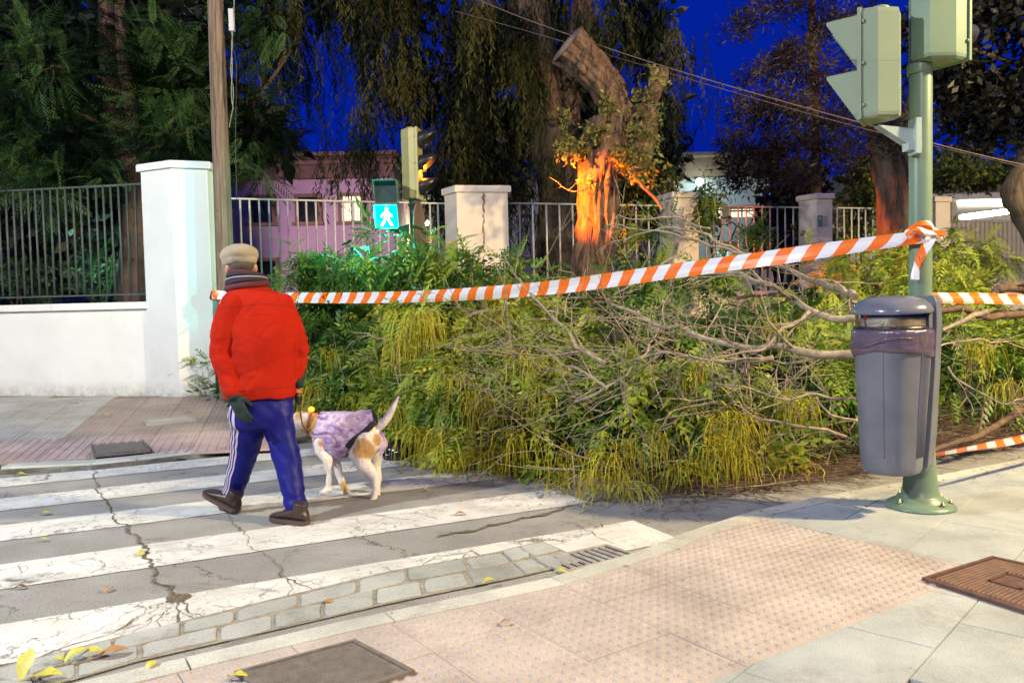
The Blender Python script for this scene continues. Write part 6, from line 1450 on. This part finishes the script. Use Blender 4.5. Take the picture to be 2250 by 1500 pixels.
body.ell(hc, (.078, .095, .115), 20, 14, Matrix.Rotation(R(32), 3, 'Z')); body.ell(hc + HD * .085 + Vector((0, 0, -.015)), (.017, .022, .022), 10, 8); body.ell(hc + HD * .055 + Vector((0, 0, -.07)), (.045, .045, .04), 12, 8)
body.ell(hc + HD * .092 + Vector((0, 0, -.055)), (.022, .008, .008), 10, 6)
for sg in (-1, 1): body.ell(hc + RT * (.086 if sg > 0 else .078) * sg + Vector((0, 0, -.035)) - HD * .005, (.020, .026, .036), 10, 8, Matrix.Rotation(R(32 + 15 * sg), 3, 'Z')); body.ell(hc + HD * .078 + RT * .033 * sg + Vector((0, 0, .012)), (.016, .014, .010), 10, 6)
limbtube(body, [hc + Vector((0, 0, -.04)), neck, neck + (neck - hc) * .3], [.056, .055, .055])
body.rings([ering(c, a, b_) for c, a, b_ in ((K(572, 900), .15, .11), (K(572, 860), .155, .115), (K(573, 780), .15, .11), (K(568, 700, .03), .175, .11), (K(560, 665, .05), .165, .10), (K(550, 640, .07), .09, .08))], 0, True, True)
limbtube(body, LA, [.055, .045, .030]); limbtube(body, RA, [.055, .045, .030])
limbtube(body, LL, [.085, .058, .042]); limbtube(body, RL, [.085, .058, .042])
LN = Vector((-.35, -.9, .2)); hand(body, LA[2], LWd, LN, -1, .35); hand(body, RA[2] + Vector((0, 0, -.012)), Vector((.05, -.02, -1)), Vector((.9, -.3, 0)), -1, 1.15, .95)
fuse('body', body, .0075, 3, SKIN, P)
# glove on the left hand
gm = MB(); hand(gm, LA[2], LWd, LN, -1, .35, 1.16); gm.tube([LA[2] - LWd.normalized() * .05, LA[2] + LWd.normalized() * .03], [.048, .038], 16)
GLV = cloth('dark_green_glove', (.016, .030, .026), (.010, .020, .018), .4, 80); fuse('glove', gm, .006, 2, GLV, P)
gm = MB(); gm.tube([RA[2] + Vector((0, 0, .02)), RA[2] + Vector((0, 0, -.055))], [.046, .040], 16); gm.build('dark_cuff', GLV, P)
# jacket
jk = MB(); tl = .30
jr = [(K(572, 874), .212, .165), (K(572, 862), .216, .168), (K(575, 800), .212, .160), (K(573, 740, .01), .216, .162), (K(568, 700, .03), .222, .158), (K(563, 672, .05), .222, .145), (K(558, 652, .07), .195, .128), (K(552, 638, .085), .140, .105), (K(548, 626, .09), .090, .085)]
jk.rings([ering(c, a, b_, 32) for c, a, b_ in jr], 0, True, True)
limbtube(jk, [LA[0] + RT * .02, LA[0].lerp(LA[1], .5), LA[1], LA[1].lerp(LA[2], .5), LA[2].lerp(LA[1], .08)], [.074, .068, .061, .056, .052])
limbtube(jk, [RA[0] - RT * .02, RA[0].lerp(RA[1], .5), RA[1], RA[1].lerp(RA[2], .5), RA[2].lerp(RA[1], .10)], [.074, .068, .061, .055, .050])
def jdisp(c):
    armw = max(0, 1 - min((c - LA[1]).length, (c - RA[1]).length) / .2) + max(0, 1 - min((c - LA[2]).length, (c - RA[2]).length) / .17)
    f1 = noise.noise(Vector((c.x * 4 + c.z * 3, c.y * 4, c.z * 6 - c.x * 4))) * .008
    f2 = (abs(noise.noise(Vector((c.x * 7 + c.z * 5, c.y * 7, c.z * 15)))) - .18) * (-.022) * min(1, armw + .14) - .003 * (abs(noise.noise(Vector((c.x * 5 - c.z * 6, c.y * 5, c.z * 4 + 3)))) < .045)
    hem = .006 * math.sin(c.x * 30) * max(0, 1 - abs(c.z - jr[0][0].z) / .1)
    return f1 + f2 + hem
jo = fuse('jacket', jk, .0095, 5, RED, P, jdisp)
# seam line of the yoke
mb = MB(); yk = [K(498, 668, -.27), K(520, 655, -.27)]; 
ws = []
for k in range(15):
    a = R(200 + k * 10); c = K(566, 684, .045); ws.append(c + RT * .2215 * math.cos(a) + HD * .1585 * math.sin(a) + Vector((0, 0, .02 - .0004 * (k - 7) ** 2)))
bj = BVHTree.FromPolygons([v.co for v in jo.data.vertices], [tuple(p.vertices) for p in jo.data.polygons]); ofj = wpos(P)
def seam(rows, nm='seam'):
    q = []
    for c, dirv in rows:
        hit = bj.ray_cast(c - ofj + dirv * .6, -dirv)
        if hit[0] is not None: q.append(hit[0] + ofj + dirv * .0005)
    if len(q) > 2: mb = MB(); mb.tube(q, .0022, 5); mb.build(nm, SEAM, P)
SEAM = cloth('red_seam', (.26, .010, .004), (.2, .008, .003), .1, 90)
seam([(K(566, 668 + .0 * k, .045) + Vector((0, 0, -.0006 * (k - 12) ** 2 * .25)), (RT * math.cos(R(200 + k * 5.8)) + HD * math.sin(R(200 + k * 5.8))).normalized()) for k in range(25)])
seam([(K(573, 850, .0), (RT * math.cos(R(185 + k * 6)) + HD * math.sin(R(185 + k * 6))).normalized()) for k in range(29)])
# scarf: striped folds
SC1 = cloth('navy_scarf', (.03, .02, .05), (.02, .015, .03), .3, 90); SC2 = cloth('pale_scarf_stripe', (.42, .40, .42), (.3, .28, .3), .3, 90); SC3 = cloth('maroon_scarf', (.13, .02, .03), (.08, .015, .02), .3, 90)
for i, (py, a, b_, m_, h, nm) in enumerate(((629, .120, .104, SC3, .022, 'scarf_fold'), (620, .113, .100, SC1, .018, 'scarf_fold'), (614, .111, .098, SC2, .007, 'scarf_stripe'), (608, .104, .094, SC1, .015, 'scarf_fold'), (602, .088, .086, SC3, .011, 'scarf_fold'))):
    c = K(543 - (620 - py) * .12, py, .095); mb = MB(); rr = []
    for kk in range(37):
        t_ = 2 * math.pi * kk / 36; cen = c + RT * a * math.cos(t_) + HD * b_ * math.sin(t_) + Vector((0, 0, .016 * math.sin(t_ + 2.2 + i * .5)))
        out = (RT * math.cos(t_) + HD * math.sin(t_)).normalized(); rr.append([cen + out * .022 * math.cos(u) * (1 + .3 * noise.noise(cen * 20)) + Vector((0, 0, 1)) * h * math.sin(u) for u in lin(0, 2 * math.pi * 9 / 10, 10)])
    mb.rings(rr, 0, True, False); mb.build(nm, m_, P)
# hair and cap
mb = MB(); rr = []
for py, a, b_ in ((600, .058, .082), (594, .068, .096), (586, .0795, .103), (575, .082, .106)): rr.append(ering(K(529, py, .13), a, b_, 24))
mb.rings(rr, 0, True, True); mb.build('hair', cloth('grey_brown_hair', (.10, .075, .06), (.05, .04, .03), .6, 150, .7), P)
cp = MB(); cc = K(526, 566, .14); T1 = HD * .0
rr = []
for z, k, f in ((-.088, .84, .0), (-.074, .95, .0), (-.04, 1.07, .0), (.0, 1.13, .004), (.028, 1.09, .008), (.052, .96, .008), (.070, .72, .006), (.080, .38, .0)):
    c = cc + Vector((0, 0, z + .012)) + HD * f; rr.append([p + Vector((0, 0, -.16 * (p - c).dot(HD))) for p in ering(c, .098 * k, .118 * k, 30, 0, 2.1)])
cp = MB(); cp.ell(cc + Vector((0, 0, .014)), (.118, .142, .070), 28, 16, Matrix.Rotation(R(32), 3, 'Z') @ Matrix.Rotation(R(-9), 3, 'X')); cp.rings([ering(cc + Vector((0, 0, z)) + HD * f, a, b_, 28, -.12) for z, a, b_, f in ((-.052, .088, .108, -.006), (-.044, .096, .118, -.004), (-.025, .106, .128, 0), (.0, .10, .12, 0))], 0, True, True)
fuse('cap', cp, .006, 4, CAPM, P, lambda c: .003 * noise.noise(c * 18))
mb = MB(); bp_ = cc + HD * .095 + Vector((0, 0, -.02)); mb.ell(bp_ + HD * .035 + Vector((0, 0, .004)), (.080, .062, .010), 18, 8, Matrix.Rotation(R(32), 3, 'Z')); mb.build('cap_brim', CAPM, P)
# trousers
tr = MB()
tr.rings([ering(c, a, b_, 28) for c, a, b_ in ((K(572, 845), .180, .140), (K(572, 880), .190, .150), (K(573, 915), .192, .150), (K(574, 935), .170, .125))], 0, True, True)
def legrings(mb, rows):
    mb.rings([[K(x, y, dy) + RT * a * math.cos(t_) + HD * b_ * math.sin(t_) for t_ in lin(0, 2 * math.pi * 23 / 24, 24)] for x, y, dy, a, b_ in rows], 0, True, True)
LR = [(543, 885, -.01, .105, .115), (545, 940, .02, .100, .11), (535, 1000, .08, .085, .095), (521, 1050, .13, .076, .088), (507, 1100, .18, .068, .083), (503, 1116, .20, .066, .082)]
RR = [(606, 885, .02, .102, .115), (614, 940, .0, .095, .108), (628, 1000, -.04, .085, .098), (640, 1060, -.10, .076, .092), (649, 1110, -.14, .066, .084), (651, 1130, -.155, .064, .080)]
legrings(tr, LR); legrings(tr, RR)
def tdisp(c):
    f1 = noise.noise(Vector((c.x * 6, c.y * 6, c.z * 3.2))) * .012
    f2 = -abs(noise.noise(Vector((c.x * 8 + c.z * 7, c.y * 8, c.z * 9 + c.x * 9)))) * .020 + .004
    low = max(0, 1 - c.z / .3) * .007 * math.sin(c.z * 70 + 3 * noise.noise(c * 5)); return f1 + f2 + low
fuse('trousers', tr, .0095, 4, BLU, P, tdisp)
# white side stripes of the left leg: thin raised bands wrapped on the outer seam
STR = cloth('white_stripe_tape', (.55, .48, .58), (.45, .38, .5), .1, 120, .6); from mathutils.bvhtree import BVHTree
tro = [o for o in P.children if o.name.startswith('trousers')][0]; bv = BVHTree.FromPolygons([v.co for v in tro.data.vertices], [tuple(p.vertices) for p in tro.data.polygons]); off = wpos(P)
def band(rows, ang, wd, sgn, nm='side_stripe'):
    mb = MB(); l1 = []; l2 = []
    n = 46
    for i in range(n):
        t_ = (len(rows) - 1) * i / (n - 1); k = min(int(t_), len(rows) - 2); f = t_ - k; x, y, dy, a, b_ = [rows[k][j] + (rows[k + 1][j] - rows[k][j]) * f for j in range(5)]; c = K(x, y, dy)
        for lst, da in ((l1, -wd), (l2, wd)):
            dirv = RT * math.cos(ang + da) * 1.0 + HD * math.sin(ang + da); hit = bv.ray_cast(c - off + dirv.normalized() * .25, -dirv.normalized()); q = (hit[0] + off) if hit[0] is not None else c + dirv * a
            lst.append(q + dirv.normalized() * .003)
    mb.rings([l1, l2], 0, True, False, closed=False); mb.build(nm, STR, P)
for da in (-.30, -.02, .26): band(LR, R(180 + 28) + da, .075, 1)
for da in (-.24, .04): band(RR, R(-8) + da, .06, 1)
# shoes
SH1 = cloth('brown_leather', (.055, .032, .028), (.03, .018, .016), .3, 40, .4); SOLE = simple('brown_rubber_sole', (.10, .06, .05), (.07, .045, .04), 12, .7); SKR = simple('pale_trim', (.35, .33, .36), None, 9, .5)
def shoe(heel, d_, rise, L_=.285):
    d_ = Vector(d_).normalized(); f = (d_ + Vector((0, 0, rise))).normalized(); s_ = Vector((-d_.y, d_.x, 0)).normalized(); up = s_.cross(f) * -1
    if up.z < 0: up = -up
    T_ = lambda x, y, z: heel + f * x + s_ * y + up * z
    prof = [(-.015, .020, .055), (.0, .034, .085), (.04, .040, .095), (.09, .043, .092), (.14, .046, .078), (.19, .050, .062), (.235, .047, .052), (.265, .036, .042), (.285, .018, .028)]
    mb = MB(); rr = [[T_(x, hw * math.cos(a), .022 + max(0, (h - .02)) * (.5 + .5 * math.sin(a)) if math.sin(a) > -.9 else .018) for a in lin(0, 2 * math.pi * 15 / 16, 16)] for x, hw, h in prof]
    mb.rings(rr, 0, True, True); mb.tube([T_(.045, 0, .07), T_(.035, 0, .13)], [.046, .046], 14)
    so = fuse('shoe', mb, .006, 3, SH1, P)
    mb = MB(); mb.rings([[T_(x, sg * (hw + .004), z) for x, hw, h in (prof if sg > 0 else prof[::-1]) for _ in (0,)] for z in (0,) for sg in (1,)] and [[T_(x, (hw + .004), z) for x, hw, h in prof] + [T_(x, -(hw + .004), z) for x, hw, h in prof[::-1]] for z in (0, .006, .024)], 0, False, True); mb.build('sole', SOLE, so_parent(so))
    mb = MB()
    for k in range(4): x = .10 + k * .024; mb.tube([T_(x, -.026, .082 - k * .007), T_(x + .004, 0, .095 - k * .008), T_(x, .026, .082 - k * .007)], .0028, 5)
    mb.build('laces', BLACK, so_parent(so)); return T_
def so_parent(o): return P
T_ = shoe(G(519, 1124, .012), (-.90, .44, 0), .36)
T_ = shoe(G(672, 1152, .006), (-.86, .50, 0), .0)
mb = MB(); c = RL[2] + Vector((.005, .0, -.055)); mb.tube([c + Vector((0, 0, .03)), c + Vector((0, 0, -.02))], [.060, .056], 18); mb.build('ankle_band', SKR, P)

# ---- dog
DY = 5.62
def D(px, py, dy=0.0): return Q(px, py, DY + dy)
dg = thing('dog', 'white and tan dog in a purple marbled coat walking left with tail raised', 'dog', (D(760, 1090).x, DY, 0))
FUR, ft, fb = nodes('white_tan_fur'); fb.inputs['Roughness'].default_value = .8
tc = N(ft, 'ShaderNodeAttribute', attribute_name='patch'); fc_ = ramp(ft, tc.outputs['Fac'], [(0, (.78, .70, .66)), (.42, (.78, .70, .66)), (.6, (.58, .33, .12)), (1, (.36, .19, .08))])
fc_ = mixc(ft, 1.0, fc_, ramp(ft, noi(ft, world_co(ft), 90, 3), [(.3, .8), (.7, 1.08)]), 'MULTIPLY')
ft.links.new(fc_, fb.inputs['Base Color']); bump(ft, fb, noi(ft, scaled(ft, world_co(ft), (1, 1, .4)), 150, 3), .7, .004)
db = MB()
def dring(px, py, ry, rz, dy=0, n=20, lean=0): c = D(px, py, dy); return [c + Vector((lean * math.sin(a), ry * math.cos(a), rz * math.sin(a))) for a in lin(0, 2 * math.pi * (n - 1) / n, n)]
db.rings([dring(692, 940, .055, .075), dring(702, 948, .085, .125), dring(725, 955, .10, .15), dring(750, 955, .10, .145), dring(778, 952, .09, .12), dring(800, 952, .095, .115), dring(822, 958, .09, .105), dring(835, 962, .06, .07)], 0, True, True)
limbtube(db, [D(708, 940), D(690, 930, -.01), D(672, 925, -.02)], [.10, .078, .066]); db.ell(D(663, 922, -.02), (.072, .062, .062), 16, 12)
limbtube(db, [D(660, 928, -.02), D(648, 942, -.02), D(640, 950, -.02)], [.048, .036, .027]); db.ell(D(637, 948, -.02), (.013, .015, .012), 8, 6)
for dy in (-.075, .035):
    db.rings([[D(x, y, dy) + Vector((rx * math.cos(a), .012 * math.sin(a), rx * .5 * math.sin(a))) for a in lin(0, 5.5, 8)] for x, y, rx in ((668, 908, .022), (672, 918, .026), (676, 934, .02), (678, 943, .008))], 0, True, True)
# near foreleg, far foreleg, hind legs
limbtube(db, [D(708, 968, -.06), D(706, 992, -.07), D(720, 1010, -.08), D(727, 1040, -.08), D(721, 1072, -.08)], [.060, .042, .036, .026, .020]); limbtube(db, [D(722, 1074, -.08), D(712, 1081, -.09), D(708, 1082, -.09)], [.024, .024, .020])
limbtube(db, [D(728, 985, .05), D(738, 1020, .05), D(752, 1060, .03), D(766, 1096, -.0)], [.052, .034, .024, .018]); limbtube(db, [D(766, 1096, 0), D(772, 1103, -.02)], [.02, .018])
limbtube(db, [D(808, 970, -.05), D(790, 1005, -.09), D(800, 1022, -.10), D(824, 1048, -.10), D(826, 1075, -.12), D(820, 1100, -.14)], [.100, .078, .055, .036, .024, .021]); limbtube(db, [D(820, 1102, -.14), D(813, 1107, -.16), D(808, 1108, -.17)], [.027, .026, .022])
limbtube(db, [D(818, 970, .05), D(822, 1000, .05), D(824, 1025, .05), D(830, 1050, .04), D(829, 1075, .0), D(830, 1094, -.04)], [.085, .060, .042, .028, .022, .020]); limbtube(db, [D(830, 1096, -.04), D(826, 1099, -.07)], [.024, .022])
limbtube(db, [D(818, 948), D(836, 934, -.02), D(852, 917, -.03), D(864, 895, -.04), D(876, 870, -.04)], [.034, .034, .029, .021, .007], 12)
dobj = fuse('body', db, .007, 3, FUR, dg, lambda c: .0035 * noise.noise(Vector((c.x * 40, c.y * 40, c.z * 16))))
pt = []; o_ = wpos(dg)
patches = [(D(800, 985, -.12), .085, 1.0), (D(690, 935, -.02), .10, 1.1), (D(662, 915, -.04), .05, 1.0), (D(708, 972, -.10), .04, .8), (D(765, 1075, .0), .09, .9), (D(830, 965, -.1), .05, 1.0), (D(700, 950, .06), .08, 1.0)]
for v in dobj.data.vertices:
    w_ = v.co + o_; f = 0
    for c, r_, k in patches: f = max(f, k * max(0, 1 - ((w_ - c).length / r_) ** 2 * .55))
    pt.append(f * .9 + .12 * noise.noise(w_ * 18))
a = dobj.data.attributes.new('patch', 'FLOAT', 'POINT'); a.data.foreach_set('value', pt)
CT, ct, cb = nodes('purple_marbled_coat'); cb.inputs['Roughness'].default_value = .8; co = world_co(ct)
f = noi(ct, scaled(ct, co, (1, 1, 1.6)), 9, 5, .65, 1.6); c = ramp(ct, f, [(.34, (.17, .07, .25)), (.47, (.38, .26, .50)), (.58, (.62, .52, .66))]); c2_ = ramp(ct, noi(ct, co, 5, 2), [(.4, 1.0), (.7, .75)]); ct.links.new(mixc(ct, 1.0, c, c2_, 'MULTIPLY'), cb.inputs['Base Color']); bump(ct, cb, noi(ct, co, 40, 4), .5, .006)
def cring(px, py, ry, rz, tilt=0, n=32, lo=0): 
    c = D(px, py); return [c + Vector((tilt * math.sin(a), ry * math.cos(a), rz * math.sin(a) * (1 + lo * (math.sin(a) < 0)))) for a in lin(0, 2 * math.pi * (n - 1) / n, n)]
cm = MB(); cm.rings([cring(694, 946, .085, .115, .02), cring(700, 950, .104, .145, .02), cring(722, 956, .118, .165, .02), cring(745, 957, .120, .172, .02), cring(764, 956, .114, .165, .03), cring(772, 955, .108, .155, .035)], 0, True, False)
o = cm.build('coat', CT, dg); 
# rear flap of the coat spreading over the rump, black lining showing at its edge
fl = MB(); rows = []; rows2 = []
for i in range(9):
    u = i / 8; xx = 764 + u * 52; dn = 1.0 - .55 * u ** .8; ring = []; ring2 = []
    for k in range(17):
        a = R(90 - 112 * dn + 224 * dn * k / 16); c = D(xx, 955 - 2 * u); rr_ = 1 + .12 * u
        ring.append(c + Vector((.04 * u * math.cos(a), -.112 * rr_ * math.cos(a), .158 * rr_ * math.sin(a) - .008 * u + .005 * math.sin(k + i)))); ring2.append(ring[-1] + (c - ring[-1]).normalized() * .008)
    rows.append(ring); rows2.append(ring2)
fl.rings(rows, 0, True, False, closed=False); fl.build('coat_flap', CT, dg)
fl = MB(); fl.rings([[p + (p - D(790, 955)).normalized() * -.004 for p in r_] for r_ in rows2], 0, True, False, closed=False)
edge = [r_[0] for r_ in rows] + rows[-1][1:-1] + [r_[-1] for r_ in rows[::-1]]
E1 = [p + Vector((.03, 0, -.028)) for p in edge]; fl.rings([edge, E1], 0, True, False, closed=False); fl.build('coat_lining', BLACK, dg)
mb = MB(); rr = []
for px, py, h in ((832, 948, .02), (840, 962, .055), (845, 978, .075)): c = D(px, py, -.03); rr.append([c + Vector((-.02, -.06, -h)), c + Vector((.01, -.03, -h * .3)), c + Vector((.02, .03, 0)), c + Vector((0, .09, -h * .4))])
mb.rings(rr, 0, True, False, closed=False); mb.build('coat_tail_flap', CT, dg)
mb = MB(); rr = []
c = D(684, 926, -.01)
mb.rings([[c + Vector((.02 * math.sin(a) + dx, .082 * math.cos(a), .085 * math.sin(a))) for a in lin(0, 2 * math.pi * 19 / 20, 20)] for dx in (-.01, .01)], 0, True, False); mb.build('collar', simple('brown_collar', (.20, .08, .03), None, 5, .6), dg)
mb = MB(); mb.ell(D(684, 899, -.04), (.022, .018, .020), 12, 8); mb.build('collar_light', emis('orange_collar_glow', (1, .25, .02), 5), dg)
mb = MB(); mb.ell(D(651, 930, -.068), (.007, .005, .007), 8, 6); mb.build('eye', BLACK, dg)
mb = MB(); mb.ell(D(634, 946, -.02), (.014, .016, .013), 10, 8); mb.build('nose', BLACK, dg)
# leash
hp = RA[2] + Vector((.01, -.02, -.10))
t = thing('leash', 'brown leash with dark grip and orange ring from the man to the dog collar', 'leash', hp)
mb = MB(); mb.tube(chaikin([hp + Vector((-.01, -.01, .03)), hp + Vector((0, -.02, -.03)), D(660, 905, -.22), D(664, 935, -.16), D(676, 945, -.1), D(684, 940, -.07)], 3), .0055, 6); mb.build('strap', simple('brown_leash_strap', (.22, .10, .04), None, 8, .6), t)
mb = MB(); mb.ell(hp + Vector((.005, -.01, -.02)), (.022, .028, .045), 14, 10); mb.build('grip', BLACK, t)
mb = MB(); mb.rings([[hp + Vector((.028 * math.cos(a) * k, -.012 + .022 * math.sin(a) * k, .014 + z)) for a in lin(0, 2 * math.pi * 15 / 16, 16)] for k, z in ((1, 0), (1.15, .006), (1, .012))], 0, True, False); mb.build('grip_ring', simple('orange_ring', (.85, .15, .02), None, 8, .4), t)

# black rubbish bag peeking from under the heap
q = G(866, 1012, 0); mb = MB(); mb.ell(q + Vector((.05, .1, .07)), (.13, .16, .085), 20, 12); mb.ell(q + Vector((-.03, .05, .04)), (.07, .09, .05), 14, 10)
bt = thing('rubbish_bag', 'shiny black rubbish bag half under the heap behind the dog', 'bag', q); fuse('bag', mb, .009, 2, simple('black_bag_film', (.012, .012, .014), None, 9, .16), bt, lambda c: .022 * abs(noise.noise(c * 14)) + .008 * noise.noise(c * 40))

# ================================================================== STREET LAMPS (they stand beside and behind the photographer)
def street_lamp(x, y, h, ax_, ay_, col, energy, lab, size=.22, arm_l=1.3):
    t = thing('street_lamp', lab, 'street lamp', (x, y, 0), group='street lamps'); st = simple('lamp_post_steel', (.2, .22, .2), None, 5, .5, .5)
    mb = MB(); mb.lathe([(.14, 0), (.13, .1), (.08, .3), (.07, .5), (.05, h), (0, h)], (x, y, 0), 16); mb.build('post', st, t)
    e_ = Vector((x + ax_ * arm_l, y + ay_ * arm_l, h + .25)); mb = MB(); mb.tube(chaikin([Vector((x, y, h - .1)), Vector((x, y, h + .2)), e_], 2), .035, 8); mb.build('arm', st, t)
    mb = MB(); mb.ell(e_ + Vector((0, 0, .02)), (.30, .30, .10), 18, 8); mb.build('housing', st, t)
    mb = MB(); mb.rings([[e_ + Vector((.18 * math.cos(a), .18 * math.sin(a), -.082)) for a in lin(0, 2 * math.pi * 15 / 16, 16)], [e_ + Vector((.16 * math.cos(a), .16 * math.sin(a), -.12)) for a in lin(0, 2 * math.pi * 15 / 16, 16)]], 0, False, True); mb.build('diffuser', emis('street_lamp_glow', col, 20), t)
    lamp_light('street_light', 'POINT', e_ + Vector((0, 0, -.38)), col, energy, size, t)
street_lamp(-7.6, 1.6, 5.6, .8, .3, (.96, 1.0, .92), 2900, 'street lamp left behind the photographer', .10)
street_lamp(8.4, 2.6, 5.4, -.8, .3, (1.0, .78, .38), 5600, 'street lamp at the right of the photographer')
street_lamp(-1.5, -8.5, 8.0, 0, .8, (1.0, .96, .84), 3000, 'street lamp on the pavement behind the photographer')
